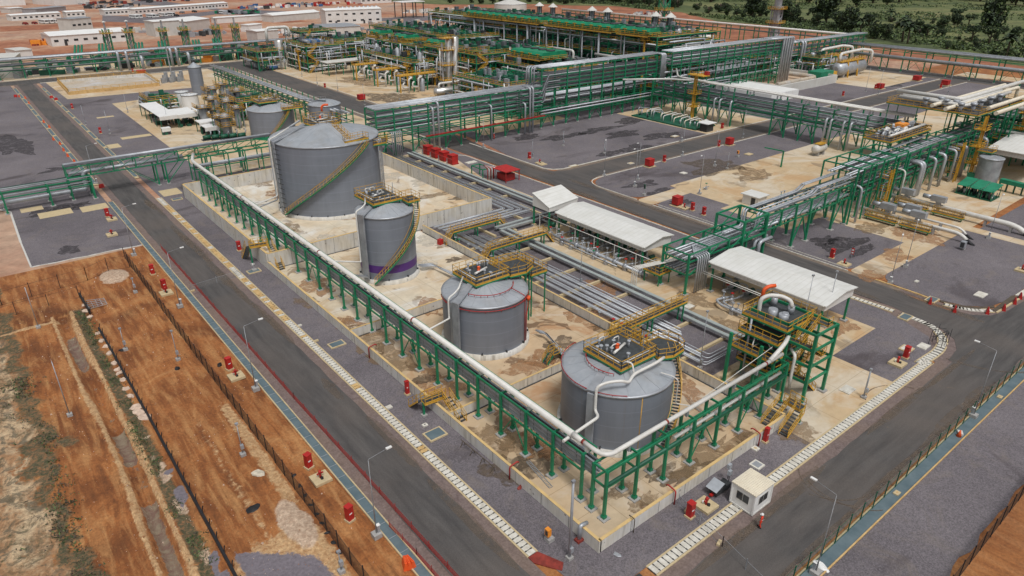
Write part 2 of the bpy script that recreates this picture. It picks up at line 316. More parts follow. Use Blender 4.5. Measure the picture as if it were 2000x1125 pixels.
# ---------------------------------------------------------------- mesh builder
class MB:
    def __init__(s): s.v = []; s.f = []; s.i = []; s.m = []; s.sm = []
    def mi(s, m):
        if m not in s.m: s.m.append(m)
        return s.m.index(m)
    def add(s, vs, fs, m, smooth=False):
        o = len(s.v); k = s.mi(m); s.v += vs
        for f in fs: s.f.append(tuple(o+j for j in f)); s.i.append(k); s.sm.append(smooth)
        return s
    def box(s, x0, y0, z0, x1, y1, z1, m):
        return s.add([(x0, y0, z0), (x1, y0, z0), (x1, y1, z0), (x0, y1, z0), (x0, y0, z1), (x1, y0, z1), (x1, y1, z1), (x0, y1, z1)],
              [(0, 3, 2, 1), (4, 5, 6, 7), (0, 1, 5, 4), (1, 2, 6, 5), (2, 3, 7, 6), (3, 0, 4, 7)], m)
    def cbox(s, x, y, z0, sx, sy, sz, m, a=0):
        c, n = math.cos(a), math.sin(a); vs = []
        for z in (z0, z0+sz):
            for ux, uy in ((-1, -1), (1, -1), (1, 1), (-1, 1)):
                dx, dy = ux*sx/2, uy*sy/2; vs.append((x+dx*c-dy*n, y+dx*n+dy*c, z))
        return s.add(vs, [(0, 3, 2, 1), (4, 5, 6, 7), (0, 1, 5, 4), (1, 2, 6, 5), (2, 3, 7, 6), (3, 0, 4, 7)], m)
    def bar(s, p, q, w, h, m):
        p = Vector(p); q = Vector(q); d = (q-p)
        if d.length < 1e-6: return s
        d.normalize(); u = Vector((0, 0, 1)) if abs(d.z) < .95 else Vector((1, 0, 0)); a = d.cross(u).normalized(); b = a.cross(d)
        vs = [tuple(e+a*(w/2*i)+b*(h/2*j)) for e in (p, q) for i, j in ((-1, -1), (1, -1), (1, 1), (-1, 1))]
        return s.add(vs, [(0, 1, 2, 3), (4, 7, 6, 5), (0, 4, 5, 1), (1, 5, 6, 2), (2, 6, 7, 3), (3, 7, 4, 0)], m)
    def tube(s, pts, r, m, n=6, smooth=True):
        pts = [Vector(p) for p in pts]; N = len(pts); vs = []; prev = None
        for k, p in enumerate(pts):
            d = (pts[min(k+1, N-1)]-pts[max(k-1, 0)])
            if d.length < 1e-9: d = Vector((0, 0, 1))
            d.normalize()
            if prev is None:
                u = Vector((0, 0, 1)) if abs(d.z) < .9 else Vector((1, 0, 0)); a = d.cross(u).normalized()
            else: a = (prev-d*prev.dot(d)); a = a.normalized() if a.length > 1e-6 else d.orthogonal().normalized()
            prev = a; b = d.cross(a)
            rr = r[k] if isinstance(r, (list, tuple)) else r
            for j in range(n):
                t = 2*math.pi*j/n; vs.append(tuple(p+a*(rr*math.cos(t))+b*(rr*math.sin(t))))
        fs = [(k*n+j, k*n+(j+1) % n, (k+1)*n+(j+1) % n, (k+1)*n+j) for k in range(N-1) for j in range(n)]
        s.add(vs, fs, m, smooth and n > 5); o = len(s.v)-len(vs)
        k = s.mi(m)
        s.f.append(tuple(o+j for j in reversed(range(n)))); s.i.append(k); s.sm.append(False)
        s.f.append(tuple(o+(N-1)*n+j for j in range(n))); s.i.append(k); s.sm.append(False)
        return s
    def cyl(s, x, y, z0, z1, r0, m, r1=None, n=12, smooth=True):
        return s.tube([(x, y, z0), (x, y, z1)], [r0, r0 if r1 is None else r1], m, n, smooth)
    def lathe(s, x, y, prof, m, n=24, smooth=True):
        vs = []; fs = []
        for r, z in prof:
            for j in range(n): t = 2*math.pi*j/n; vs.append((x+r*math.cos(t), y+r*math.sin(t), z))
        for k in range(len(prof)-1):
            for j in range(n): fs.append((k*n+j, k*n+(j+1) % n, (k+1)*n+(j+1) % n, (k+1)*n+j))
        return s.add(vs, fs, m, smooth)
    def prism(s, poly, z0, z1, m, mtop=None):
        n = len(poly); s.add([(p[0], p[1], z0) for p in poly]+[(p[0], p[1], z1) for p in poly], [(j, (j+1) % n, n+(j+1) % n, n+j) for j in range(n)], m)
        return s.add([(p[0], p[1], z1) for p in poly], [tuple(range(n))], mtop or m)
    def build(s, name, parent=None, loc=None):
        me = bpy.data.meshes.new(name)
        vs = s.v
        if loc: lx, ly, lz = loc; vs = [(a-lx, b-ly, c-lz) for a, b, c in vs]
        me.from_pydata(vs, [], s.f)
        for m in s.m: me.materials.append(M(m))
        me.polygons.foreach_set('material_index', s.i); me.polygons.foreach_set('use_smooth', s.sm); me.update()
        o = bpy.data.objects.new(name, me); COL.objects.link(o)
        if loc and parent is None: o.location = loc
        if parent is not None: o.parent = parent
        return o
def tag(o, label=None, cat=None, group=None, kind=None):
    if label: o['label'] = label
    if cat: o['category'] = cat
    if group: o['group'] = group
    if kind: o['kind'] = kind
    return o
def thing(name, label, cat, loc=(0, 0, 0), rz=0, group=None):
    o = bpy.data.objects.new(name, None); COL.objects.link(o); o.location = loc; o.rotation_euler = (0, 0, rz); o.empty_display_size = .3
    return tag(o, label, cat, group)
class T:   # a thing whose parts are written in world coordinates
    def __init__(s, name, label, cat, loc, group=None):
        s.loc = tuple(loc) if len(loc) == 3 else (loc[0], loc[1], 0); s.o = thing(name, label, cat, s.loc, 0, group)
    def part(s, name, mb, label=None):
        o = mb.build(name, s.o, s.loc)
        if label: o['label'] = label
        return o
    def parts(s, name, mb, cap=99):
        """one child mesh for each separate piece; past the cap the rest is one stuff part"""
        n = len(mb.v); par = list(range(n))
        def find(a):
            while par[a] != a: par[a] = par[par[a]]; a = par[a]
            return a
        for f in mb.f:
            r0 = find(f[0])
            for j in f[1:]:
                r1 = find(j)
                if r1 != r0: par[r1] = r0
        comp = {}
        for k, f in enumerate(mb.f): comp.setdefault(find(f[0]), []).append(k)
        ks = list(comp.values())
        if len(ks) > cap: ks = ks[:cap-1]+[[i for c in ks[cap-1:] for i in c]]
        for q, c in enumerate(ks):
            m = MB(); m.m = mb.m; mp = {}
            for k in c:
                f = []
                for j in mb.f[k]:
                    if j not in mp: mp[j] = len(m.v); m.v.append(mb.v[j])
                    f.append(mp[j])
                m.f.append(tuple(f)); m.i.append(mb.i[k]); m.sm.append(mb.sm[k])
            o = m.build(name, s.o, s.loc)
            if q == cap-1: o['kind'] = 'stuff'
    def sub(s, name, mb, parent, label=None):
        o = mb.build(name, parent, s.loc)
        if label: o['label'] = label
        return o
def struct(name, mb): return tag(mb.build(name), kind='structure')
def copy_tree(o, parent=None):
    c = o.copy(); COL.objects.link(c); c.parent = parent
    for ch in o.children: copy_tree(ch, c)
    return c
def rnd(pts, r, n=4):
    """round the inner corners of a polyline"""
    pts = [Vector(p) for p in pts]; out = [pts[0]]
    for k in range(1, len(pts)-1):
        p = pts[k]; a = pts[k-1]-p; b = pts[k+1]-p; ra = min(r, a.length*.45, b.length*.45)
        A = p+a.normalized()*ra; B = p+b.normalized()*ra
        for j in range(n+1):
            t = j/n; out.append(A*(1-t)**2+p*(2*t*(1-t))+B*t**2)
    out.append(pts[-1]); return out
def rail(mb, pts, h=1.05, m='yellow', step=1.5, t=.045, closed=False, mid=1):
    pts = [Vector(p) for p in pts]
    if closed: pts.append(pts[0])
    for a, b in zip(pts, pts[1:]):
        L = (b-a).length; n = max(1, round(L/step))
        for j in range(n+1):
            p = a.lerp(b, j/n); mb.bar(p, p+Vector((0, 0, h)), t, t, m)
        for k in range(mid+1):
            z = Vector((0, 0, h*(k+1)/(mid+1))); mb.bar(a+z, b+z, t, t, m)
        mb.bar(a+Vector((0, 0, .06)), b+Vector((0, 0, .06)), .03, .12, m)
    return mb
def stairs(mb, p, q, w, m='grate', mr='yellow', rails=True, ms=None, step=.25, t=.05):
    """straight flight from p (low) to q (high), clear width w"""
    p = Vector(p); q = Vector(q); d = q-p; hd = Vector((d.x, d.y, 0)).normalized(); side = Vector((-hd.y, hd.x, 0)); n = max(2, int(abs(d.z)/step))
    for k in range(n):
        c = p+d*((k+.5)/n); mb.bar(c-side*(w/2), c+side*(w/2), .24, .05, m)
    for sg in (-1, 1):
        o = side*(sg*w/2); mb.bar(p+o, q+o, .06, .2, ms or mr)
        if rails:
            for hh in (.55, 1.05): mb.bar(p+o+Vector((0, 0, hh)), q+o+Vector((0, 0, hh)), t, t, mr)
            for k in range(max(2, int(d.length/1.2))+1):
                c = p+o+d*(k/max(2, int(d.length/1.2))); mb.bar(c, c+Vector((0, 0, 1.05)), t, t, mr)
    return mb
NTH = ['nearest', 'second nearest', 'third nearest', 'fourth nearest', 'fifth nearest', 'sixth nearest', 'seventh nearest', 'eighth nearest', 'ninth nearest', 'tenth nearest', 'eleventh nearest', 'twelfth nearest', 'thirteenth nearest', 'fourteenth nearest']

# ================================================================ ground, roads, yards
def rp(pts):
    """polygon with optional corner radius: (x, y[, r])"""
    out = []; n = len(pts)
    for i, p in enumerate(pts):
        r = p[2] if len(p) > 2 else 0
        if not r: out.append((p[0], p[1])); continue
        P0 = Vector(p[:2]); a = Vector(pts[i-1][:2])-P0; b = Vector(pts[(i+1) % n][:2])-P0
        A = P0+a.normalized()*r; B = P0+b.normalized()*r
        for j in range(9):
            t = j/8; q = A*(1-t)**2+P0*(2*t*(1-t))+B*t**2; out.append((q.x, q.y))
    return out
def sheet(mb, pts, z, m, t=.3): return mb.prism(rp(pts), z-t, z, m)
def wav(a, b, amp=.25, step=1.6, seed=0, sc=.35):
    a = Vector(a); b = Vector(b); n = max(2, int((b-a).length/step)); d = (b-a).normalized(); s = Vector((-d.y, d.x)); out = []
    for i in range(n+1):
        p = a.lerp(b, i/n); k = noise.noise(Vector((p.x*sc, p.y*sc, seed)))*amp
        out.append(tuple(p+s*k))
    return out
def kerb(mb, pts, m='slabwhite', w=.16, z0=0, z1=.2):
    for a, b in zip(pts, pts[1:]): mb.bar((a[0], a[1], (z0+z1)/2), (b[0], b[1], (z0+z1)/2), w, z1-z0, m)

GX0, GX1, GY0, GY1 = -90, -14.05, -64, 104
g = MB()
for x0, x1, y0, y1 in ((-3000, GX0, -600, 120), (-3000, GX0, 120, 4000), (GX1, 5000, -600, 110), (GX1, 5000, 110, 4000), (GX0, GX1, -600, GY0), (GX0, GX1, GY1, 4000)):
    g.add([(x0, y0, 0), (x1, y0, 0), (x1, y1, 0), (x0, y1, 0)], [(0, 1, 2, 3)], 'farsoil' if y1 > 3000 else 'soil')
struct('ground', g)

# dirt ground with ditch, berms, ruts (real relief)
def nz(x, y, s, o=0): return noise.fractal(Vector((x*s, y*s, o)), 1.0, 2.0, 4)
def dirtz(x, y):
    e = min(1, (x-GX0)/4, (GX1-x)/.8, (y-GY0)/4, (GY1-y)/3); e = max(0, e)
    z = .16*nz(x, y, .25)+.10*nz(x, y, 1.1, 3)+(.06*math.sin(x*3.1+2*nz(x, y, .08, 6)) if -26.5 < x < -18.5 else 0)
    if x < -36: z += .22*nz(x, y, .5, 9)+.15
    dx = x+30.3+.25*math.sin(y*.11)
    if y < 83: z += -.75*math.exp(-(dx/.75)**4)+.42*math.exp(-((abs(dx+.25*nz(x, y, .5, 11))-1.25)/.38)**2)*(.7+.8*nz(x, y, .9, 5))
    if x < -31: z += -.4*math.exp(-((y-82)/.9)**2)+.3*math.exp(-((y-80.3)/.5)**2)
    z += .8*math.exp(-(((x+21.3)/2.1)**2+((y-92)/3)**2)**1.2)      # sand pile
    z += .35*math.exp(-(((x+20.3)/1.5)**2+((y-20)/3.5)**2)**1.5)
    z += .10*math.exp(-((x+24.4)/.25)**2)+.10*math.exp(-((x+22.4)/.25)**2)
    return z*e
def sm(x, a, b):
    t = max(0, min(1, (x-a)/(b-a))); return t*t*(3-2*t)
def band(x, c, hw, soft): return 1-sm(abs(x-c), hw, hw+soft)
def dirtw(x, y):
    """surface weights: scrub, sand, weeds, gravel, water, pale stone"""
    j2 = nz(x, y, .16, 2); dx = x+30.3+.25*math.sin(y*.11)
    scrub = 1-sm(x+j2*4, -41, -35)
    low = 1 if y < 83 else 0
    water = low*band(dx, 0, .35, .5)*(1 if (40 < y < 47 or 64 < y < 75 or y < 33) else .35)
    sand = low*max(band(dx, -1.2, .15, .35), band(dx, 1.15, .15, .35))
    weed = max(low*band(dx, 2.1, .5, .6)*.8, band(x+j2*3, -37.4, .4, 1.6)*.75, band(x+j2*5, -41, .5, 2)*.5)
    if x < -31: sand = max(sand, band(y, 80.4, .3, .5))
    gr = band(x, -22.9, 2.2, 1.6)*(1-sm(y+(x+22)*.9, 16.5, 18.5))
    pale = max(1-sm(((x+21.3)/2.2)**2+((y-92)/3.1)**2, .7, 1.4), 1-sm(((x+19.9)/1.4)**2+((y-20.5)/3.8)**2, .6, 1.5))
    sand = max(sand, band(x, -22.4, 3.2, 2)*(1-sm(y+j2*5, 19, 25))*.85, band(x, -18.9, .5, .5)*band(y, 34, 9, 4)*.8, band(x, -22.6, .3, .5)*(1-sm(y, 30, 70))*.55)
    pale = max(pale, band(x, -27.7, .3, .4)*sm(nz(x, y, .35, 7), .05, .3)*(1 if y < 44 else 0))
    gr = max(gr, band(x, -27.3, .35, .35)*sm(-nz(x, y, .3, 7), .0, .2)*(1 if y < 38 else 0))
    return scrub, sand, weed, gr, water, pale
def make_dirt(nt, b):
    co = pos(nt); at_ = {}
    jit = noisen(nt, co, 1.1, 6, .75, .6)
    sub = nt.nodes.new('ShaderNodeMath'); sub.operation = 'MULTIPLY_ADD'; nt.links.new(jit, sub.inputs[0]); sub.inputs[1].default_value = 1.5; sub.inputs[2].default_value = -.75
    def mask(n, lo=.42, hi=.58):
        a = nt.nodes.new('ShaderNodeAttribute'); a.attribute_name = n
        ad = nt.nodes.new('ShaderNodeMath'); nt.links.new(a.outputs['Fac'], ad.inputs[0]); nt.links.new(sub.outputs[0], ad.inputs[1])
        # keep untouched ground clean where weight is zero
        mu = nt.nodes.new('ShaderNodeMath'); mu.operation = 'MULTIPLY'; nt.links.new(ramp(nt, ad.outputs[0], [(lo, 0.), (hi, 1.)]), mu.inputs[0])
        nt.links.new(ramp(nt, a.outputs['Fac'], [(.02, 0.), (.12, 1.)]), mu.inputs[1]); return mu.outputs[0]
    d = .8; f = noisen(nt, co, .11, 7, .62, d); s = noisen(nt, pos(nt, 1.2, .16, 1), .9, 6, .65, .5); fi = noisen(nt, co, 3.2, 5, .72); g = noisen(nt, co, .017, 4, .6)
    soil = ramp(nt, f, [(.25, (.095, .031, .009)), (.42, (.20, .066, .017)), (.57, (.31, .112, .031)), (.76, (.46, .25, .10))])
    soil = mix(nt, ramp(nt, s, [(.47, 0.), (.66, .7)]), soil, (.44, .225, .085))
    soil = mix(nt, ramp(nt, s, [(.33, .75), (.46, 0.)]), soil, (.12, .042, .013))
    f3 = noisen(nt, pos(nt, 1, .55, 1), .22, 7, .68, 1.0); h = noisen(nt, co, .6, 5, .7, 1.2); f2 = noisen(nt, co, 2.2, 5, .75, .4)
    scr = ramp(nt, f3, [(.3, (.17, .07, .03)), (.48, (.32, .18, .09)), (.62, (.50, .37, .23)), (.75, (.42, .31, .19))])
    scr = mix(nt, ramp(nt, h, [(.50, 0.), (.60, .8)]), scr, (.10, .088, .06))
    scr = mix(nt, ramp(nt, f2, [(.54, 0.), (.64, .6)]), scr, (.055, .055, .035))
    c = mix(nt, mask('scrub'), soil, scr)
    c = mix(nt, mask('weed', .40, .70), c, ramp(nt, f2, [(.38, (.05, .055, .026)), (.52, (.11, .085, .045)), (.62, (.24, .12, .055))]))
    c = mix(nt, mask('sand', .45, .7), c, ramp(nt, f2, [(.35, (.32, .17, .075)), (.65, (.54, .36, .19))]))
    c = mix(nt, mask('pale', .40, .72), c, ramp(nt, f2, [(.35, (.33, .22, .15)), (.65, (.55, .42, .31))]))
    c = mix(nt, mask('gravel'), c, (.165, .145, .165))
    c = mix(nt, .5, c, ramp(nt, fi, [(.33, .25), (.67, .75)]), 'OVERLAY')
    wm = mask('water', .45, .5)
    c = mix(nt, wm, c, ramp(nt, h, [(.4, (.17, .10, .075)), (.6, (.24, .19, .13))]))
    nt.links.new(ramp(nt, wm, [(0, .92), (1, .15)]), b.inputs['Roughness'])
    nt.links.new(c, b.inputs['Base Color']); bumpn(nt, b, fi, .6, .15)
special('dirt')(make_dirt)
d = MB(); st = .5; nx = int((GX1-GX0)/st); ny = int((GY1-GY0)/st); W = []
for i in range(nx+1):
    x = GX0+(GX1-GX0)*i/nx
    for j in range(ny+1):
        y = GY0+(GY1-GY0)*j/ny; d.v.append((x, y, dirtz(x, y))); W.append(dirtw(x, y))
k = d.mi('dirt')
for i in range(nx):
    for j in range(ny):
        a = i*(ny+1)+j; d.f.append((a, a+ny+1, a+ny+2, a+1))
d.i = [k]*len(d.f); d.sm = [True]*len(d.f)
do = struct('dirt_ground', d)
for q, n in enumerate(('scrub', 'sand', 'weed', 'gravel', 'water', 'pale')):
    at_ = do.data.attributes.new(n, 'FLOAT', 'POINT'); at_.data.foreach_set('value', [w_[q] for w_ in W])

# gravel yards
g = MB()
left = wav((-14.2, 104.6), (-31.6, 105.5), .5, 1.2, 3)+[(-31.6, 120), (-31.2, 141), (-36, 150), (-70, 158), (-120, 330), (-14.2, 330)]
sheet(g, left, .06, 'gravel')
sheet(g, [(-4.2, -3.7, 5), (29.5, -3.7), (29.5, .3), (0, .3), (0, 128), (0, 320), (-4.2, 320)], .06, 'gravel')
sheet(g, [(48.9, -3.7), (60.5, -3.7), (64.5, -1.5), (66.6, 3), (67.8, 8), (68.6, 20), (68.6, 128), (60.5, 128), (60.5, 28), (61, 4.4), (48.9, 4.4)], .062, 'gravel')
sheet(g, [(0, 128.6), (71, 128.6), (71, 315), (0, 315)], .055, 'gravel')
sheet(g, [(82.2, 92.6, 4), (300, 92.6), (300, 330), (121, 330), (121, 165), (84, 165), (80.5, 126, 8), (77.8, 112), (77.2, 92.6, 6)], .062, 'gravel')
sheet(g, [(77.2, 81.8, 8), (300, 81.8), (300, 67), (90.6, 67), (90.6, 64.9), (76.9, 64.9, 6)], .062, 'gravel')
sheet(g, [(76.9, 60.6, 4), (90.2, 60.6), (90.2, 50), (86.8, 50), (86.8, 34), (97.8, 34), (97.8, 16.9), (77.2, 16.9, 3)], .062, 'gravel')
sheet(g, [(78, 12.3, 4), (113.8, 12.3), (113.8, -5.0)]+[at(*q) for q in ((2000, 564), (1965, 588), (1930, 600), (1880, 597), (1820, 582))], .062, 'gravel')
sheet(g, [(116.8, 10.9), (300, 10.9), (300, -5), (116.8, -5)], .062, 'gravel')
sheet(g, wav((-8, -21.0), (150, -20.2), .5, 1.5, 8)+[(150, -14.0), (-8, -14.0)], .06, 'gravel')
struct('gravel_yard', g)

# concrete aprons
g = MB()
sheet(g, [(30.4, 1.4), (29.5, 1.4), (29.5, -3.7), (48.9, -3.7), (48.9, 4.4), (61, 4.4), (61, 28), (60.5, 100), (68, 128.6), (47.8, 128.6), (47.8, 78), (30.4, 78)], .075, 'concrete')
sheet(g, [(91, 67), (300, 67), (300, 50), (300, 14.5), (118, 12.2), (113.8, 12.25), (78, 12.3, 1.5), (77.1, 16.9, 1.5), (97.8, 16.9), (97.8, 34), (86.8, 34), (86.8, 50), (90.2, 50), (90.2, 60.6), (76.9, 60.6, 1.5), (76.9, 64.9, 1.5), (90.6, 64.9)], .07, 'concrete', .2)
sheet(g, [(113.8, 14), (116.8, 14), (116.8, -5), (113.8, -5)], .075, 'concrete')
sheet(g, [(139.3, 130), (139.3, 92.6), (172, 92.6), (172, 130)], .075, 'concrete')
sheet(g, [(86, 133), (121, 135), (121, 330), (84, 330), (84, 200), (88, 165)], .072, 'concrete')
sheet(g, [(9, 141), (60, 141), (60, 262), (10, 253)], .07, 'concrete')
sheet(g, [(-1, 272), (50, 268), (62, 268), (62, 318), (-2, 318)], .07, 'concrete')
sheet(g, [(60.5, 128.6), (68.5, 128.6), (70.5, 300), (62, 300)], .07, 'concrete')
sheet(g, [(255, 98), (300, 98), (300, 138), (255, 138)], .075, 'concrete')
sheet(g, [(310, 93), (330, 93), (330, -20), (318, -20), (318, 80)], .075, 'concrete')
sheet(g, [(-15, 331), (170, 331), (170, 372), (-15, 372)], .07, 'concrete')
for x, y, a, b in ((-17, 133, 5, 4), (-24, 134, 6, 4), (-1.5, 134, 4, 5), (5, 195, 8, 3), (2, 170, 4, 2), (-2.5, 187, 3, 5), (-27.5, 140, 4, 3), (3.5, 230, 5, 2)):
    sheet(g, [(x-a/2, y-b/2), (x+a/2, y-b/2), (x+a/2, y+b/2), (x-a/2, y+b/2)], .08, 'slab')
struct('concrete_apron', g)
# bund floors
g = MB()
g.box(.3, .3, -.2, 30, 48.9, .085, 'bundfloor'); g.box(.3, 49.2, -.2, 30, 78.6, .085, 'bundfloorpale'); g.box(.3, 79.2, -.2, 47.2, 128.2, .09, 'bundfloorpale')
struct('bund_floor', g)
# verges, roads
g = MB()
sheet(g, [(-13.1, 320), (-13.1, -12.3), (120, -12.3), (120, -5.0), (-5.3, -5.0, 3), (-5.3, 320)], .05, 'verge')
g.prism([(58, -5), (58, -6.3), (72, -6.3), (69.6, 8), (69.6, 30), (68, 30), (66, 4)], 0, .0505, 'verge'); g.prism([(76, 8), (76, -6.4), (125, -6.4), (125, -4.5), at(1990, 588), at(1930, 606), at(1870, 603), (77.5, 8)], 0, .0507, 'verge')
sheet(g, [(69.8, 8), (77.2, 8), (77.2, 330), (80, 330), (69.8, 330)], .065, 'roadverge')
sheet(g, [(75, 81.9), (320, 81.9), (320, 92.5), (75, 92.5)], .066, 'roadverge')
sheet(g, [(-60, 318), (170, 318), (170, 331), (-60, 331)], .064, 'roadverge')
sheet(g, [(170, 318), (90, 318), (72, 318), (72, 140), (86, 140), (84, 310)], .0645, 'roadverge')
sheet(g, [(300, 330), (300, -30), (316, -30), (316, 330)], .064, 'roadverge')
struct('road_verge', g)
g = MB()
a = wav((-6.5, 318), (-6.5, -5), .22, 1.5, 1); b = wav((-5, -6.4), (60, -6.4), .25, 1.5, 2)
r0 = a+b+[at(*q) for q in ((1852, 704), (1868, 684), (1864, 664), (1838, 643), (1790, 622))]+wav((69.7, 6), (69.7, 128), .12, 3, 5)+[(72, 140), (73, 315), (84, 315), (82.5, 200), (80.0, 140), (76.2, 105), (76.1, 96)]
c_ = [(76.1, 96), (77.5, 92.6), (81, 91.0), (315, 91.2), (315, 83.2), (84, 83.1), (79, 81.5), (76.6, 77), (76.1, 70)]
r0 += c_+[(76.1, 17)]+[at(*q) for q in ((1755, 569), (1800, 589), (1850, 606), (1900, 616), (1935, 617), (1965, 609), (2015, 580))]+[(120, -6.0), (120, -11.9)]+wav((105, -11.9), (-11.8, -11.9), .2, 1.5, 4)+wav((-11.8, -11), (-11.8, 318), .15, 1.5, 6)
g.prism(r0, -.1, .085, 'asphalt')
sheet(g, [(-60, 320), (-11.8, 319), (-6.5, 317.9), (73, 314.9), (84, 314.9), (170, 319), (170, 328.5), (-60, 329)], .088, 'asphalt', .1)
sheet(g, [(302, 320), (302, -30), (314, -30), (314, 320)], .09, 'asphalt', .1)
struct('road', g)
# kerb lines
g = MB()
kerb(g, [(60.4, 128), (68.5, 118), (68.7, 60), (68.7, 24)], 'slabwhite', .22)
kerb(g, rp([(77.1, 64.9), (77.1, 81.9, 6), (300, 81.9)])[0:], 'slabwhite', .18)
kerb(g, [(77.0, 128), (77.0, 112), (77.0, 96), (78.2, 93.6), (80.5, 92.5), (300, 92.5)], 'slabwhite', .3)
kerb(g, [(77.0, 60.3), (77.1, 17)], 'slabwhite', .18); kerb(g, [(78.1, 60.3), (78.1, 17.5)], 'slabwhite', .1)
kerb(g, [(77.3, 12.3), (77.3, 6), at(1815, 584)], 'slabtan', .35)
kerb(g, [(70.8, 140), (71.3, 200), (71.8, 300)], 'slabwhite', .3); kerb(g, [(82, 140), (84, 200), (85.8, 300)], 'slabwhite', .3)
kerb(g, [(-4, 317.6), (70, 317.2)], 'slabwhite', .3); kerb(g, [(-60, 331), (-10, 331), (90, 331)], 'slabwhite', .2)
struct('kerb', g)
# white slab drains and blue open drains
g = MB()
def slabs(x0, y0, x1, y1, w, tanp=()):
    a = Vector((x0, y0)); b = Vector((x1, y1)); L = (b-a).length; n = int(L/.62); dd = (b-a)/n; u = dd.normalized(); s = Vector((-u.y, u.x)); k = 0
    for i in range(n):
        t = i/n; c = a+dd*(i+.5); m = 'slabwhite'
        for lo, hi in tanp:
            if lo < t < hi: m = 'slabtan' if random.random() < .8 else 'slabwhite'
        ang = math.atan2(u.y, u.x)
        g.cbox(c.x, c.y, 0, .52, w, .165+random.uniform(0, .012), m, ang)
        if m == 'slabwhite' or random.random() < .5:
            for sg in (-1, 1):
                q = c+s*(sg*w*.36)+u*.3; g.cbox(q.x, q.y, .1, .15, .15, .085, 'dark', ang)
    mm = (a+b)/2; g.cbox(mm.x, mm.y, .0, L, w*1.02, .10, 'dark', math.atan2(u.y, u.x))
    for sg in (-1, 1):
        q = mm+s*(sg*(w/2+.12)); g.cbox(q.x, q.y, 0, L, .18, .15, 'slab', math.atan2(u.y, u.x))
slabs(-4.75, 3.6, -4.75, 131, .82, ((.14, .15), (.26, .27), (.39, .40), (.435, .6), (.62, .95)))
slabs(2.2, -4.35, 57.5, -4.35, .95, ((.52, .53), (.6, .61), (.68, .7)))
def slabpath(px, w):
    q = [at(*a) for a in px]; q = [tuple(v)[:2] for v in rnd([(a[0], a[1], 0) for a in q], 3, 4)]
    for a, b in zip(q, q[1:]):
        if math.hypot(b[0]-a[0], b[1]-a[1]) > .65: slabs(*a, *b, w)
        else: g.cbox((a[0]+b[0])/2, (a[1]+b[1])/2, 0, .7, w, .172, 'slabwhite', math.atan2(b[1]-a[1], b[0]-a[0]))
c0 = (57.6, -4.35); slabpath([(1795, 712), (1835, 686), (1843, 664), (1826, 642), (1795, 627), (1758, 614)], .95); slabs(57.6, -4.35, *at(1795, 712), .95)
slabs(*at(1745, 609), *at(1662, 581), .75); slabpath([(1842, 595), (1868, 602), (1905, 608), (1938, 608)], .8)
for (x0, x1, y0, y1) in ((-14.05, -13.15, -14, 135), (-14.05, -13.15, 150, 310), (-5.15, -4.3, 150, 305)):
    g.box(x0, y0, 0, x1, y1, .08, 'drainblue'); g.box(x0-.13, y0, 0, x0, y1, .17, 'slab'); g.box(x1, y0, 0, x1+.13, y1, .17, 'slab')
    y = y0
    while y < min(y1, 140): g.box(x0, y, .05, x1, y+.05, .10, 'steel'); y += 2.1
g.box(-8, -13.85, 0, 130, -12.7, .08, 'drainblue'); g.box(-8, -13.98, 0, 130, -13.85, .17, 'slabtan'); g.box(-8, -12.7, 0, 130, -12.57, .17, 'slab')
for y in range(150, 300, 12): g.box(-5.2, y, 0, -4.2, y+1.6, .17, 'slab'); g.box(-14.1, y, 0, -13.1, y+1.2, .17, 'slab')
# open bits of trench at the near corner
sheet(g, [(-5.3, 3.6), (-4.2, 3.6), (-3.2, 1.2), (-3.9, .6), (-5.3, 2.8)], .12, 'rustred', .1)
g.box(-3.2, -4.9, 0, 1.2, -3.8, .12, 'dark')
g.prism([at(*q) for q in ((1836, 587), (1870, 597), (1910, 601), (1942, 598), (1942, 602), (1908, 605), (1868, 600), (1836, 590))], 0, .13, 'trunk'); g.prism([at(*q) for q in ((1938, 606), (1948, 611), (1988, 582), (1976, 578))], 0, .128, 'trunk')
kerb(g, [at(*q) for q in ((1946, 612), (1991, 584))], 'slab', .3); kerb(g, [at(*q) for q in ((1988, 580), (2020, 560))], 'slabwhite', .9)
struct('drain_channel', g)
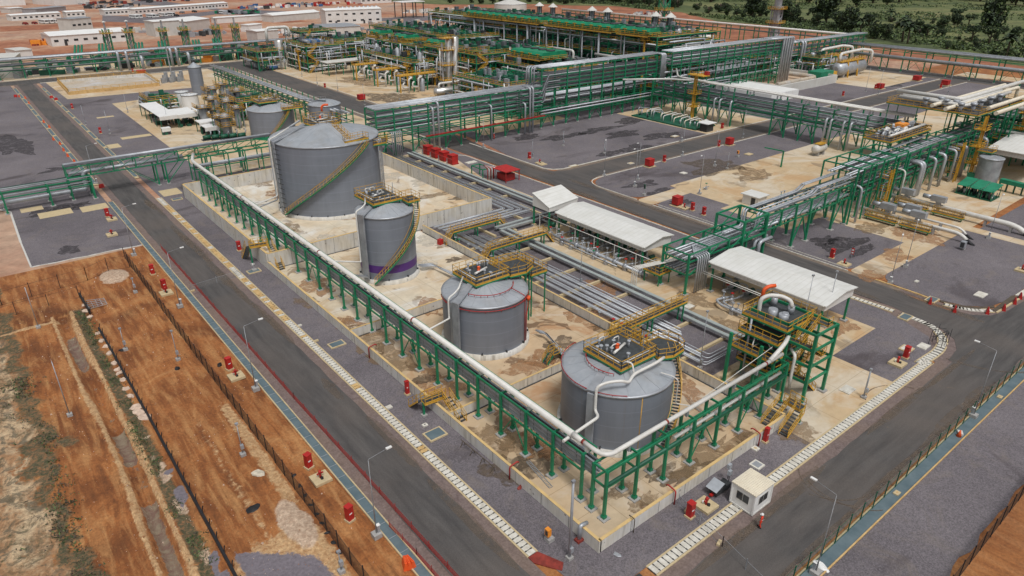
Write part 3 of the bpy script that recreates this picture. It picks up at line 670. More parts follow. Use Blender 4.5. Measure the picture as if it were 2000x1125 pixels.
# damp and rusty patches
g = MB()
def patch(px, py, rx, ry, m, z=.1, seed=0):
    x, y = at(px, py); n = 36; q = []
    for k in range(n):
        a = 2*math.pi*k/n; f = 1+.75*noise.noise(Vector((math.cos(a)*1.3+px, math.sin(a)*1.3+py, 0)))+.35*noise.noise(Vector((math.cos(a)*4+px, math.sin(a)*4+py, 5)))
        q.append((x+rx*f*math.cos(a), y+ry*f*math.sin(a), z+(px % 7)*.0006))
    g.add(q, [tuple(range(n))], m)
BF = [(720, 662, 2.5, 4.5, 'damp'), (765, 700, 2.2, 4, 'damp'), (690, 640, 2, 3, 'rustfilm'), (830, 740, 1.6, 1, 'dampdark'), (855, 755, 2.5, 4, 'rustfilm'), (965, 860, 2, 3, 'damp'), (1010, 872, 2, 3.4, 'damp'), (1045, 910, 2.6, 2, 'dampdark'), (985, 915, 2, 2.4, 'dampdark'), (1060, 870, 2, 3, 'rustfilm'),
  (1375, 900, 6, 1.5, 'damp'), (1345, 925, 3.4, 1.1, 'dampdark'), (1255, 982, 2, .9, 'damp'), (1215, 960, 2, 1, 'damp'), (1290, 925, 2.4, .8, 'dampdark'), (1110, 588, 3.4, 2.6, 'dampdark'), (1150, 618, 3.6, 3, 'rustfilm'), (1185, 638, 3, 1.7, 'damp'), (1095, 672, 2.6, 1.6, 'dampdark'), (1065, 702, 2.4, 2.2, 'rustfilm'), (1040, 715, 3, 2, 'rustfilm'),
  (1440, 768, 2.6, 1.8, 'dampdark'), (1465, 790, 2, 1.4, 'damp'), (1080, 850, 3, 4, 'rustfilm'), (1150, 700, 2, 2, 'rustfilm'), (1330, 760, 2, 3, 'rustfilm'), (780, 395, 4, 1.8, 'damp'), (850, 382, 4.5, 1.2, 'damp'), (905, 386, 3, 1.2, 'dampdark'), (760, 345, 3, 2.5, 'palefilm'), (830, 355, 4, 3, 'palefilm'), (870, 478, 2.4, 1.4, 'damp'), (885, 508, 1.6, 1, 'dampdark'), (830, 520, 2, 2, 'palefilm'), (845, 470, 3, 3, 'palefilm'),
  (640, 475, 3, 4, 'palefilm'), (560, 445, 2, 3, 'damp'), (620, 560, 2, 4, 'rustfilm'), (600, 590, 1.6, 2.5, 'damp'), (900, 560, 2.4, 2, 'damp'), (840, 600, 2, 3, 'rustfilm'), (540, 380, 2.5, 3, 'rustfilm'), (510, 360, 2.5, 3, 'damp')]
for q in BF: patch(*q, z=.094)
for q in ((1400, 325, 8, 6, 'dampdark'), (1470, 340, 6, 4, 'damp'), (1700, 446, 4, 2.5, 'damp'), (1580, 700, 2, 1.2, 'rustfilm'), (1660, 560, 1, 1, 'rustfilm'), (1560, 845, 2, 2, 'damp'), (1640, 640, 3, 2, 'rustfilm'), (1350, 590, 3, 3, 'damp'), (1290, 480, 1.5, 4, 'damp'), (1180, 560, 2, 3, 'rustfilm'), (1430, 640, 2, 4, 'damp'), (1700, 540, 2.5, 2, 'rustfilm'), (1750, 500, 3, 2.5, 'rustfilm'), (1795, 460, 4, 4, 'rustfilm'), (400, 300, 5, 6, 'damp'), (330, 240, 4, 5, 'rustfilm'), (760, 190, 8, 10, 'dampdark'), (700, 160, 6, 12, 'damp')): patch(*q, z=.083)
for q in ((1235, 236, 7, 3.5, 'dampgravel'), (1170, 254, 9, 2.5, 'dampgravel'), (1100, 268, 8, 2.5, 'dampgravel'), (1215, 262, 6, 3, 'dampgravel'), (1290, 266, 7, 3, 'dampgravel'), (1240, 290, 6, 3, 'dampgravel'), (1190, 300, 4, 2, 'dampgravel'), (1030, 268, 5, 3, 'dampgravel'), (1645, 478, 6, 2.8, 'dampgravel'), (1685, 490, 4, 1.2, 'dampgravel'), (1610, 472, 3, 1.8, 'dampgravel'),
  (25, 285, 5, 12, 'dampgravel'), (120, 330, 4, 2.5, 'dampgravel'), (133, 488, 2.2, 2, 'dampgravel'), (110, 412, 6, 3, 'dampgravel'), (140, 402, 4, 2, 'dampgravel'), (1255, 360, 4, 2, 'dampgravel'), (1330, 395, 3, 2, 'dampgravel'), (1290, 375, 4, 2, 'dampgravel'), (1740, 165, 9, 4, 'dampgravel')): patch(*q, z=.066)
rs = random.Random(5)
for k in range(46):
    if k % 3 == 0: x, y, a, b = -6.9+rs.uniform(-.5, .3), rs.uniform(0, 130), rs.uniform(.3, .8), rs.uniform(3, 8)
    elif k % 3 == 1: x, y, a, b = rs.uniform(0, 60), rs.choice((-6.8, -11.6))+rs.uniform(-.3, .3), rs.uniform(3, 8), rs.uniform(.3, .8)
    else: x, y, a, b = rs.choice((70.2, 75.6))+rs.uniform(-.4, .4), rs.uniform(0, 120), rs.uniform(.3, .9), rs.uniform(4, 9)
    n = 24; g.add([(x+a*(1+.5*noise.noise(Vector((math.cos(q*.26)*2+k, math.sin(q*.26)*2, 3))))*math.cos(q*2*math.pi/n), y+b*math.sin(q*2*math.pi/n), .0935+k*.0001) for q in range(n)], [tuple(range(n))], 'dust')
for (px, py, r, a0, a1) in ((1640, 935, 4, 120, 230), (1665, 930, 5, 150, 240), (1600, 900, 6, 200, 260), (1780, 800, 5, 20, 120), (1900, 660, 9, 180, 260), (1905, 650, 10.6, 185, 255)):
    x, y = at(px, py); q = [(x+r*math.cos(R(a0+(a1-a0)*k/12)), y+r*math.sin(R(a0+(a1-a0)*k/12)), .091) for k in range(13)]
    for u, v in zip(q, q[1:]): g.bar(u, v, .14, .006, 'dust')
struct('damp_patch', g)
# white geotextile edge of the left yard
g = MB()
e = left[:15]+[(-31.6, 120), (-31.2, 141), (-36, 150), (-70, 158)]
for p, q in zip(e, e[1:]): g.bar((p[0], p[1]-.1, .05), (q[0], q[1]-.1, .05), .14+random.random()*.25, .08, 'offwhite')
tag(g.build('geotextile_sheet'), 'torn white geotextile edge along the left gravel yard', 'ground sheet')
# vegetation field far right and beyond
def pxpoly(pts): return [at(*p) for p in pts]
g = MB()
edge = [(1055, 8), (1120, 11), (1200, 12), (1290, 22), (1330, 24), (1400, 42), (1500, 50), (1560, 62), (1620, 68), (1680, 82), (1740, 92), (1800, 103), (1900, 117), (2000, 130), (2120, 150)]
poly = pxpoly(edge); poly += [(5000, -500), (5000, 4000), (1200, 4000)]+[at(760, 3)]+[at(860, 9), at(960, 9)]
g.prism(poly, -.2, .12, 'grass'); struct('grass_field', g)
g = MB()
poly = pxpoly([(1040, 30), (1340, 78), (1500, 88), (1600, 94), (1700, 100), (1760, 112), (1850, 128), (2060, 150), (2060, 128), (1900, 112), (1740, 86), (1560, 56), (1400, 36), (1290, 16), (1040, 2), (880, 8), (900, 24)])
g.prism(poly, -.2, .08, 'redsoil')
for q in ([(0, 110), (300, 103), (560, 84), (560, 70), (260, 92), (60, 100), (0, 92)], [(420, 22), (560, 45), (600, 42), (470, 14)], [(0, 62), (200, 52), (420, 42), (420, 34), (0, 52)], [(740, 50), (900, 42), (900, 34), (740, 40)]):
    g.prism(pxpoly(q), -.2, .085, 'redsoil')
struct('cleared_soil', g)
g = MB()
for q in ([(200, 30), (300, 34), (450, 18), (610, 24), (640, 30), (560, 30), (420, 28), (300, 46), (200, 42)], [(270, 0), (330, 4), (520, 30), (520, 36), (380, 14), (250, 8)], [(740, 36), (860, 30), (860, 38), (740, 48)]):
    g.prism(pxpoly(q), -.1, .095, 'gravel')
struct('service_track', g)

# ================================================================ bund walls
def wall(label, pts, h, th=.3, parts=True, cat='wall'):
    t = T('bund_wall', label, cat, (pts[0][0], pts[0][1], 0), 'concrete bund walls around the storage tanks')
    mb = MB(); cp = MB(); jn = MB()
    for a, b in zip(pts, pts[1:]):
        A = Vector(a); B = Vector(b); d = (B-A).normalized(); L = (B-A).length; e = d*(th/2)
        mb.bar((A.x-e.x, A.y-e.y, h/2), (B.x+e.x, B.y+e.y, h/2), th, h, 'concwall')
        cp.bar((A.x-e.x, A.y-e.y, h+.02), (B.x+e.x, B.y+e.y, h+.02), th+.015, .045, 'walltop')
        k = 3.9
        while k < L-1: c = A+d*k; jn.bar((c.x, c.y, .05), (c.x, c.y, h-.02), .05, th+.012, 'dark') if abs(d.x) < .5 else jn.bar((c.x, c.y, .05), (c.x, c.y, h-.02), th+.012, .05, 'dark'); k += 3.95
    t.part('wall_panel', mb); t.part('coping', cp); t.part('joint', jn)
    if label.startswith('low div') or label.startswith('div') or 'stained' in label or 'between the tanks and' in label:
        s = MB(); (a, b) = pts[:2]; s.bar((*a, .11), (*b, .11), th+.35, .06, 'dark'); t.part('base_shade_strip', s)  # dark strip painting in the gap shadow along the wall foot
    return t
wall('long low concrete bund wall with yellow top beside the left gravel strip', [(.15, 79), (.15, .15)], 1.45)
wall('short low bund wall with yellow top running from the near corner towards the stair tower', [(.3, .15), (29.9, .15)], 1.45)
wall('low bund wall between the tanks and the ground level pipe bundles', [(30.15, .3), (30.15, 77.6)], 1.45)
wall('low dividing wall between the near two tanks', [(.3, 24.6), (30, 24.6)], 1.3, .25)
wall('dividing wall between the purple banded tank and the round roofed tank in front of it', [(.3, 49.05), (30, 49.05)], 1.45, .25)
wall('tall bund wall round the largest tank, left and far sides', [(.15, 79.3), (.15, 128.4), (47.3, 128.4)], 3.0, .35)
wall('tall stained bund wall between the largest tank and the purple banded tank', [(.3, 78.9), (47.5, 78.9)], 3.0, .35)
wall('tall pale bund wall along the right of the largest tank', [(47.4, 79.1), (47.4, 128.2)], 3.0, .35)

# ================================================================ storage tanks
def helix(t, cx, cy, r, a0, a1, z0, z1, w=.85):
    st = MB(); rl = MB(); n = int((z1-z0)/.24); pr = []; po = []
    for k in range(n+1):
        a = a0+(a1-a0)*k/n; z = z0+(z1-z0)*k/n
        ca, sa = math.cos(a), math.sin(a); ri, ro = r+.15, r+.15+w
        st.bar((cx+ri*ca, cy+ri*sa, z), (cx+ro*ca, cy+ro*sa, z), .27, .05, 'grate'); pr.append((cx+ri*ca, cy+ri*sa, z)); po.append((cx+ro*ca, cy+ro*sa, z))
    for p, q in zip(pr[::2], pr[2::2]): st.bar(p, q, .06, .22, 'green')
    for p, q in zip(po[::2], po[2::2]):
        st.bar(p, q, .06, .25, 'green')
        for h in (.15, .6, 1.1): rl.bar((p[0], p[1], p[2]+h), (q[0], q[1], q[2]+h), .055, .055, 'yellow')
        rl.bar(p, (p[0], p[1], p[2]+1.1), .05, .05, 'yellow')
    for p, q in zip(pr[::2], pr[2::2]): rl.bar((p[0], p[1], p[2]+1.1), (q[0], q[1], q[2]+1.1), .05, .05, 'yellow')
    s = t.part('spiral_stair', st); t.sub('handrail', rl, s)
    return po
def deck(t, poly, z, name='roof_platform', legs=None, rl=True, m='grate', mr='yellow', step=1.1, gap=()):
    mb = MB(); mb.prism(poly, z-.06, z, m)
    n = len(poly)
    for i in range(n):
        a, b = poly[i], poly[(i+1) % n]; mb.bar((*a, z-.1), (*b, z-.1), .1, .13, 'yellow'); mb.bar((*a, z-.27), (*b, z-.27), .12, .2, 'green')
    if legs:
        for x, y, z0 in legs: mb.bar((x, y, z0), (x, y, z-.2), .16, .16, 'green')
    d = t.part(name, mb)
    if rl:
        r = MB()
        for i in range(n):
            if i in gap: continue
            rail(r, [(*poly[i], z), (*poly[(i+1) % n], z)], 1.1, mr, step, .05)
        t.sub('railing', r, d)
    return d
def rect(x0, y0, x1, y1): return [(x0, y0), (x1, y0), (x1, y1), (x0, y1)]
def tank(label, cx, cy, r, h, apex, plinth=.8, band=None, seg=64, group=None, cat='storage tank', shell='shell', roofm='tankroof', cone=True):
    t = T('storage_tank', label, cat, (cx, cy, 0), group)
    if plinth:
        p = MB(); p.lathe(cx, cy, [(r+.35, 0), (r+.35, plinth-.02), (r-.2, plinth)], 'concwall', seg); po = t.part('plinth', p)
        b = MB()
        for k in range(int(r*2)):
            a = 2*math.pi*k/int(r*2); b.cbox(cx+(r+.12)*math.cos(a), cy+(r+.12)*math.sin(a), plinth, .28, .18, .28, 'dark', a)
        t.parts('anchor_bolt', b)
    s = MB(); s.lathe(cx, cy, [(r, plinth-.02), (r, h)], shell, seg); t.part('shell', s)
    if band: b = MB(); b.lathe(cx, cy, [(r+.012, band[0]), (r+.012, band[1])], 'purple', seg); t.part('paint_band', b)
    prof = []
    for k in range(9):
        u = k/8; rr = r*(1-u)+.02
        z = h+(apex*u if cone else apex*(1-(1-u)**2))
        prof.append((rr, z))
    f = MB(); f.lathe(cx, cy, prof, roofm, seg); ro = t.part('roof', f)
    b = MB(); b.lathe(cx, cy, [(r-.02, h-.22), (r+.12, h-.2), (r+.13, h+.03), (r-.15, h+.05)], 'steel', seg); t.part('rim', b)
    sm_ = MB(); nn = 20
    for k in range(nn):
        a = 2*math.pi*k/nn; pts = [(cx+q[0]*math.cos(a), cy+q[0]*math.sin(a), q[1]+.012) for q in prof[:8]]
        for p, q in zip(pts, pts[1:]): sm_.bar(p, q, .05, .03, 'steel')
    t.sub('roof_seam', sm_, ro)
    l = MB()
    return t
def roofz(t, cx, cy, r, h, apex, x, y): return h+apex*(1-math.hypot(x-cx, y-cy)/r)
def roofgear(t, x0, y0, x1, y1, z, seed, red=True):
    rn = random.Random(seed); g = MB()
    cx, cy = (x0+x1)/2, (y0+y1)/2
    g.tube([(cx-1.2, cy-.3, z+.35), (cx+1.3, cy+.4, z+.35)], .16, 'pipewh', 8)
    for k in range(9):
        x = rn.uniform(x0+.7, x1-.7); y = rn.uniform(y0+.7, y1-.7); q = rn.uniform(.5, 1.0)
        g.cyl(x, y, z, z+q, .11, 'steel', n=8); g.cyl(x, y, z+q, z+q+.12, .22, 'pipe', n=8)
        if k % 3 == 0: g.tube(rnd([(x, y, z+q), (x, y, z+q+.35), (x+.8, y, z+q+.35), (x+.8, y, z+.1)], .2, 3), .07, 'pipewh', 6)
    g.tube([(x0+.4, y0+.7, z+.5), (x0+.4, y1-.5, z+.5)], .07, 'pipewh', 6); g.tube([(x0+.7, y0+.4, z+.45), (x1-.5, y0+.4, z+.45)], .07, 'pipewh', 6)
    g.bar((x1-1, y0+1, z), (x1-1, y0+1, z+2.6), .07, .07, 'steel')
    t.part('nozzle_cluster', g)
    if red:
        v = MB(); v.cyl(cx-.3, cy+.1, z+.2, z+.95, .22, 'orange', n=10); v.cyl(cx-.3, cy+.1, z+.95, z+1.1, .3, 'orange', .08, 10); t.part('relief_valve', v)

TG = 'grey storage tanks inside the concrete bund'
# near right tank
t4 = tank('nearest grey storage tank with square railed deck and stair on its right', 15.32, 12.83, 6.19, 7.72, 1.35, group=TG)
deck(t4, rect(13.1, 10.4, 18.6, 16.1), 9.1, legs=[(x, y, 8.0) for x in (13.4, 15.9, 18.3) for y in (10.7, 13.2, 15.8)])
roofgear(t4, 13.1, 10.4, 18.6, 16.1, 9.1, 3)
deck(t4, [(18.9, 10.2), (20.6, 9.4), (22.6, 9.6), (23.3, 11.0), (22.4, 13.2), (19.6, 13.4)], 8.5, 'side_platform', legs=[(20.6, 9.8, 7.2), (20.4, 13, 7.2), (22.3, 9.9, 6.9)])
helix(t4, 15.32, 12.83, 6.19, R(274), R(346), .3, 8.4)
g = MB()
g.tube(rnd([(2.9, 8.2, 6.2), (8.6, 9.0, 6.0), (9.05, 10.0, 6.0), (9.05, 10.0, 9.0), (10.4, 9.6, 9.2), (11.6, 8.9, 9.2), (12.4, 8.6, 8.8), (13.7, 9.2, 9.0), (17.2, 9.0, 9.2), (18.6, 9.2, 9.2)], .7, 4), .17, 'pipewh', 8)
g.tube(rnd([(13.8, 9.2, 9.0), (14.2, 9.9, 9.9), (13.7, 10.6, 9.9)], .4, 3), .1, 'pipewh', 6)
g.tube(rnd([(17.0, 8.2, 8.4), (17.6, 7.0, 8.3), (17.8, 6.4, 8.0), (17.8, 6.4, 5.0), (19.4, 5.2, 4.6), (20.4, 4.6, 3.6)], .3, 3), .06, 'pipewh', 5)
g.tube([(13.0, 7.1, .9), (13.0, 7.1, 7.5)], .05, 'yellow', 6)
t4.part('pipework', g)
g = MB(); g.cbox(9.0, 10.6, .9, .9, .25, 6.9, 'steel', R(-70)); g.bar((9.2, 10.9, 7.9), (12.9, 12.4, 8.6), .95, .2, 'steel'); g.bar((8.9, 10.3, 1.0), (5.0, 8.8, 3.9), .8, .25, 'steel')
t4.part('cable_duct', g)
def ring(t, cx, cy, rr, z, a0, a1, m='redpipe', r=.05, name='spray_ring'):
    g = MB(); n = 30; pts = [(cx+rr*math.cos(a0+(a1-a0)*k/n), cy+rr*math.sin(a0+(a1-a0)*k/n), z) for k in range(n+1)]
    g.tube(pts, r, m, 6)
    for p in pts[::3]: g.bar(p, (p[0]*.98+cx*.02, p[1]*.98+cy*.02, z-.35), .05, .05, m)
    t.part(name, g)
ring(t4, 15.32, 12.83, 6.32, 7.95, R(95), R(232)); ring(t4, 15.32, 12.83, 3.6, 8.8, R(120), R(215))
# second tank
t3 = tank('grey storage tank with red spray ring, second nearest the camera', 15.19, 37.45, 5.81, 7.8, 1.3, group=TG)
deck(t3, rect(13.1, 36.5, 18.7, 42.0), 9.25, legs=[(x, y, 8.0) for x in (13.4, 15.9, 18.4) for y in (36.8, 39.3)], mr='yellow')
roofgear(t3, 13.1, 36.5, 18.7, 42.0, 9.25, 5)
deck(t3, [(19.0, 36.6), (21.5, 36.2), (23.6, 37.2), (23.4, 40.5), (19.0, 41.2)], 8.9, 'side_platform', legs=[(20.8, 36.6, 7), (23.2, 37.6, 0), (23.0, 40.1, 0)])
helix(t3, 15.19, 37.45, 5.81, R(60), R(5), .6, 8.7)
ring(t3, 15.19, 37.45, 5.95, 7.35, R(150), R(360), r=.06); ring(t3, 15.19, 37.45, 3.9, 8.65, R(200), R(330), r=.055)
g = MB(); a = R(-62); px_, py_ = 15.19+5.95*math.cos(a), 37.45+5.95*math.sin(a)
g.tube(rnd([(15.19+3.9*math.cos(a), 37.45+3.9*math.sin(a), 8.65), (px_, py_, 7.9), (px_, py_, 0)], .3, 3), .055, 'redpipe', 6)
a2 = R(-58); qx, qy = 15.19+5.98*math.cos(a2), 37.45+5.98*math.sin(a2); a3 = R(-51); rx_, ry_ = 15.19+6.05*math.cos(a3), 37.45+6.05*math.sin(a3)
g.tube(rnd([(qx, qy, 0), (qx, qy, 4.8), (rx_, ry_, 5.8), (rx_, ry_, 7.0)], .3, 3), .07, 'redpipe', 6); g.cyl(rx_, ry_, 6.7, 7.25, .24, 'orange', .3, 10)
t3.part('fire_riser', g)
def leftduct(t, cx, cy, r, h, aim, zb):
    g = MB(); a = R(197); x, y = cx+(r+.55)*math.cos(a), cy+(r+.55)*math.sin(a)
    g.cbox(x, y, .9, .3, 1.0, h-.4, 'tray', a); g.cbox(x+.1, y+1.0, .9, .1, .6, h-.8, 'steel', a)
    g.bar((x, y, h+.3), (cx-r*.35, cy+.4, h+1.05), .95, .22, 'steel')
    g.bar((x, y, 1.3), (aim, y-.8, 3.8), .7, .25, 'steel')
    t.part('cable_duct', g)
    p = MB(); b = R(188); x, y = cx+(r+.8)*math.cos(b), cy+(r+.8)*math.sin(b)
    p.tube(rnd([(4.2, y-1.5, 6.1), (x-.2, y-.4, zb), (x, y, zb), (x, y, h+.9), (x+1.3, y+.3, h+1.2), (x+1.8, y+.2, h+1.7), (cx-2.5, cy+1.5, h+1.9)], .45, 4), .13, 'pipewh', 7)
    t.part('pipework', p)
leftduct(t3, 15.19, 37.45, 5.81, 7.8, 5.2, 6.0)
# purple banded tank
t2 = tank('tall grey storage tank with a purple band round its foot', 15.55, 65.06, 4.67, 11.51, 1.45, band=(2.0, 3.35), group=TG)
deck(t2, rect(13.1, 64.0, 18.3, 70.4), 13.0, legs=[(13.4, 64.3, 11.8), (15.7, 64.2, 12.2), (18, 64.3, 11.8), (18, 67, 11.8)])
roofgear(t2, 13.1, 64.0, 18.3, 70.4, 13.0, 8, False)
deck(t2, rect(18.7, 62.7, 20.9, 65.4), 12.6, 'side_platform', legs=[(19, 63, 11.3), (20.6, 63, 11)])
helix(t2, 15.55, 65.06, 4.67, R(216), R(336), .5, 12.3)
leftduct(t2, 15.55, 65.06, 4.67, 11.51, 5.2, 4.0)
# largest tank
t1 = tank('largest dome roofed grey storage tank with diagonal stair across its front', 23.91, 104.38, 10.83, 14.92, 2.5, group=TG, seg=80)
n = 10; poly = [(25.0+4.0*math.cos(R(215+k*22)), 107.8+4.2*math.sin(R(215+k*22))) for k in range(8)]+[(26.5, 111.6), (22.6, 111.6), (21.3, 108)]
deck(t1, poly, 17.0, legs=[(x, y, 15.6) for x, y in poly[:6]])
roofgear(t1, 22.4, 104.6, 28, 111.0, 17.0, 11)
po = helix(t1, 23.91, 104.38, 10.83, R(192), R(293), .6, 14.9)
deck(t1, [(23.6, 94.4), (29.0, 94.9), (28.6, 96.6), (23.8, 95.7)], 15.3, 'stair_head_platform')
g = MB(); stairs(g, (25.2, 95.8, 15.4), (25.4, 102.6, 17.0), .8, t=.06); t1.part('roof_stair', g)
deck(t1, [(30.2, 95.4), (33.2, 95.6), (35.2, 98.5), (34.0, 99.2), (31.4, 97.0)], 13.6, 'side_platform')
g = MB(); 
for k in range(3): g.tube(rnd([(31.4+k*.6, 95.6+k*.5, 0), (31.4+k*.6, 95.6+k*.5, 14.2), (30.8+k*.6, 97+k*.5, 14.4)], .4, 3), .12, 'pipe', 6)
for z in range(1, 14): g.bar((31.3, 95.5, z), (32.7, 96.7, z), .08, .05, 'steel')
for k in range(2):
    b = R(176+k*3); x, y = 23.91+11.6*math.cos(b), 104.38+11.6*math.sin(b)
    g.tube(rnd([(6, y-3, 3+k), (x, y, 3+k), (x, y, 15.6), (x+1.5, y+.5, 15.9), (20.5, 108+k*.5, 17.6)], .5, 4), .14, 'pipewh' if k else 'pipe', 7)
t1.parts('riser_pipe', g)
g = MB()
for k in range(4):
    b = R(183+k*1.3); x, y = 23.91+11.4*math.cos(b), 104.38+11.4*math.sin(b); g.bar((x, y, .8), (x, y, 15.2), .12, .12, 'steel'); g.bar((x, y, 15.3), (20.6, 106+k*.35, 17.2), .16, .12, 'steel')
for z in range(1, 15, 1): g.bar((12.5, 103.4, z), (12.8, 101.6, z), .06, .1, 'dark')
t1.part('cable_ladder', g)
g = MB(); a = at(628, 212, 17.5); g.tube(rnd([(a[0], a[1], 16.9), (a[0], a[1], 17.9), (a[0]+.5, a[1]-.3, 18.3), (a[0]+1.3, a[1]-.8, 18.3)], .4, 3), .24, 'orange', 8); t1.part('vent_outlet', g)
# two tanks behind
t0 = tank('grey storage tank behind the largest tank, stair on its right', 37.3, 171.58, 6.38, 8.09, 1.5, 0, cone=False)
a = [(33.5, 169.5), (38.5, 169.5), (40.5, 172), (40.5, 175.5), (33.5, 175.5)]; deck(t0, a, 10.2, legs=[(34, 170, 9), (38, 170, 9)]); roofgear(t0, 33.5, 169.5, 40.5, 175.5, 10.2, 21, False)
deck(t0, rect(38.6, 164.6, 44.4, 166.6), 8.6, 'stair_head_platform'); helix(t0, 37.3, 171.58, 6.38, R(240), R(300), .5, 8.2)
g = MB(); g.lathe(37.3, 171.58, [(6.42, 0), (6.42, 1.0)], 'bgreen', 48); t0.part('paint_band', g)
t0b = tank('grey storage tank half hidden at the right behind the largest tank', 50.5, 163.5, 4.6, 9.0, 1.2, 0, cone=False)
g = MB(); g.bar((44.5, 168, 10.2), (50, 161, 10.2), .5, .1, 'grate'); rail(g, [(44.5, 168, 10.2), (50, 161, 10.2)], 1.1, 'steel', 1.5, .05); t0b.part('walkway', g)

# ================================================================ bund access stairs (yellow)
def stepover(label, outlow, A, B, inlow, z, w=1.0):
    t = T('bund_access_stair', label, 'access stair', (A[0], A[1], 0), 'yellow stairs over the bund wall')
    A = Vector(A); B = Vector(B); d = (B-A).normalized(); s = Vector((-d.y, d.x))*w/2
    poly = [tuple(A-s), tuple(B-s), tuple(B+s), tuple(A+s)]
    g = MB(); g.prism(poly, z-.08, z, 'grate')
    for i in range(4): g.bar((*poly[i], z-.15), (*poly[(i+1) % 4], z-.15), .08, .2, 'yellow')
    for p in (A, ): g.bar((p.x, p.y, 0), (p.x, p.y, z-.1), .22, .22, 'green')
    g.cbox(A.x, A.y, 0, .6, .6, .25, 'block')
    t.part('platform', g)
    r = MB(); rail(r, [(*poly[0], z), (*poly[1], z)], 1.1, t=.055, step=.8); rail(r, [(*poly[2], z), (*poly[3], z)], 1.1, t=.055, step=.8); t.part('railing', r)
    for lo, hi in ((outlow, A), (inlow, B)):
        h = Vector(lo)-hi; h = h.normalized()*(w*.5)
        g = MB(); stairs(g, (lo[0], lo[1], .1), (hi.x+h.x, hi.y+h.y, z-.05), w, t=.055); t.part('flight', g)
stepover('yellow access stair over the low left bund wall by the nearest divider', (-1.3, 30.0), (-1.3, 27.4), (1.4, 27.2), (1.5, 23.4), 2.0)
stepover('yellow access stair where the tall and low bund walls meet', (-1.4, 86.6), (-1.4, 82.8), (1.6, 82.2), (1.7, 77.4), 3.5)
stepover('yellow access stair over the end of the short bund wall by the stair tower', (28.2, -1.0), (31.7, -.9), (31.9, 1.2), (28.2, 1.3), 2.2, 1.1)
# long yellow crossovers above the ground pipes
def crossover(label, x0, x1, y, z, w=1.0, dz=0, steps=(1, 1)):
    t = T('pipe_crossover_bridge', label, 'footbridge', (x0, y, 0), 'yellow footbridges over the ground level pipes')
    g = MB(); g.box(x0, y-w/2, z-.08, x1, y+w/2, z, 'grate')
    for s in (-1, 1): g.box(x0, y+s*w/2-.05, z-.35, x1, y+s*w/2+.05, z-.02, 'green'); g.box(x0, y+s*(w/2+.07)-.02, z-.08, x1, y+s*(w/2+.07)+.02, z+.08, 'yellow')
    t.part('deck', g)
    r = MB()
    for s in (-1, 1): rail(r, [(x0, y+s*w/2, z), (x1, y+s*w/2, z)], 1.1, t=.055, step=1.2)
    t.part('railing', r)
    for x in (x0+.6, (x0+x1)/2, x1-.6):
        l = MB(); l.bar((x, y-.4, 0), (x, y-.4, z-.3), .18, .18, 'green'); l.bar((x, y+.4, 0), (x, y+.4, z-.3), .18, .18, 'green'); t.part('leg', l)
    for f, xe, dx in ((steps[0], x0, -1), (steps[1], x1, 1)):
        if f: l = MB(); stairs(l, (xe+dx*z*.8, y, 0), (xe, y, z), w*.95, t=.055); t.part('flight', l)
crossover('yellow footbridge over the ground pipes beside the tall bund corner', 31.5, 42.6, 69.7, 2.2)
crossover('yellow footbridge over the ground pipes in front of the first pump shelter', 31.6, 44.6, 58.4, 2.4)
crossover('yellow footbridge from the nearest tank deck across the ground pipes', 26.4, 41.2, 23.6, 3.2, steps=(1, 0))
for (label, x, y, ex) in (('small yellow crossover stair between the two nearest tanks', 18.2, 27.0, 2.6), ('small yellow crossover stair beyond the spray ring tank', 20.2, 46.8, 2.4)):
    t = T('pipe_stile', label, 'step stile', (x, y, 0), 'small yellow stiles inside the bund')
    g = MB(); g.box(x, y-.5, 1.15, x+1.1, y+.5, 1.22, 'grate'); stairs(g, (x-1.1, y, 0), (x, y, 1.2), .95, ms='green'); stairs(g, (x+2.2, y, 0), (x+1.1, y, 1.2), .95, ms='green'); t.part('steps', g)
    r = MB(); rail(r, [(x, y-.5, 1.2), (x+1.1, y-.5, 1.2)], 1.1, t=.055); rail(r, [(x, y+.5, 1.2), (x+1.1, y+.5, 1.2)], 1.1, t=.055); t.part('railing', r)
# walkways on the tank side near nearest tank
t = T('stair_platform', 'yellow railed stair platforms between the nearest tank and the footbridge', 'platform', (24, 19, 0))
for nm, poly, z in (('platform', rect(21.0, 17.0, 24.0, 19.4), 6.2), ('platform', rect(24.2, 19.5, 27.0, 22.5), 4.6)):
    deck(t, poly, z, nm, legs=[(poly[0][0]+.2, poly[0][1]+.2, 0), (poly[2][0]-.2, poly[2][1]-.2, 0), (poly[1][0]-.2, poly[1][1]+.2, 0)])
g = MB(); stairs(g, (25, 19.5, 4.6), (22.4, 17.3, 6.2), .9); stairs(g, (22.5, 17.2, 6.2), (20.8, 14.0, 8.6), .9); t.part('flight', g)
t = T('stair_platform', 'yellow railed stair platforms behind the spray ring tank', 'platform', (25, 44, 0))
for nm, poly, z in (('platform', rect(24, 38, 27, 43), 7.0), ('platform', rect(26.0, 45, 29.2, 50.0), 4.0), ('platform', rect(29.4, 48, 33, 51), 2.6)):
    deck(t, poly, z, nm, legs=[(poly[0][0]+.2, poly[0][1]+.2, 0), (poly[2][0]-.2, poly[2][1]-.2, 0), (poly[1][0]-.2, poly[1][1]+.2, 0)])
g = MB(); stairs(g, (27.4, 46, 4), (25.4, 42, 7), .9); stairs(g, (31, 50, 2.6), (28.4, 48, 4), .9); stairs(g, (33.5, 53.5, 0), (31, 50.6, 2.6), .9); t.part('flight', g)

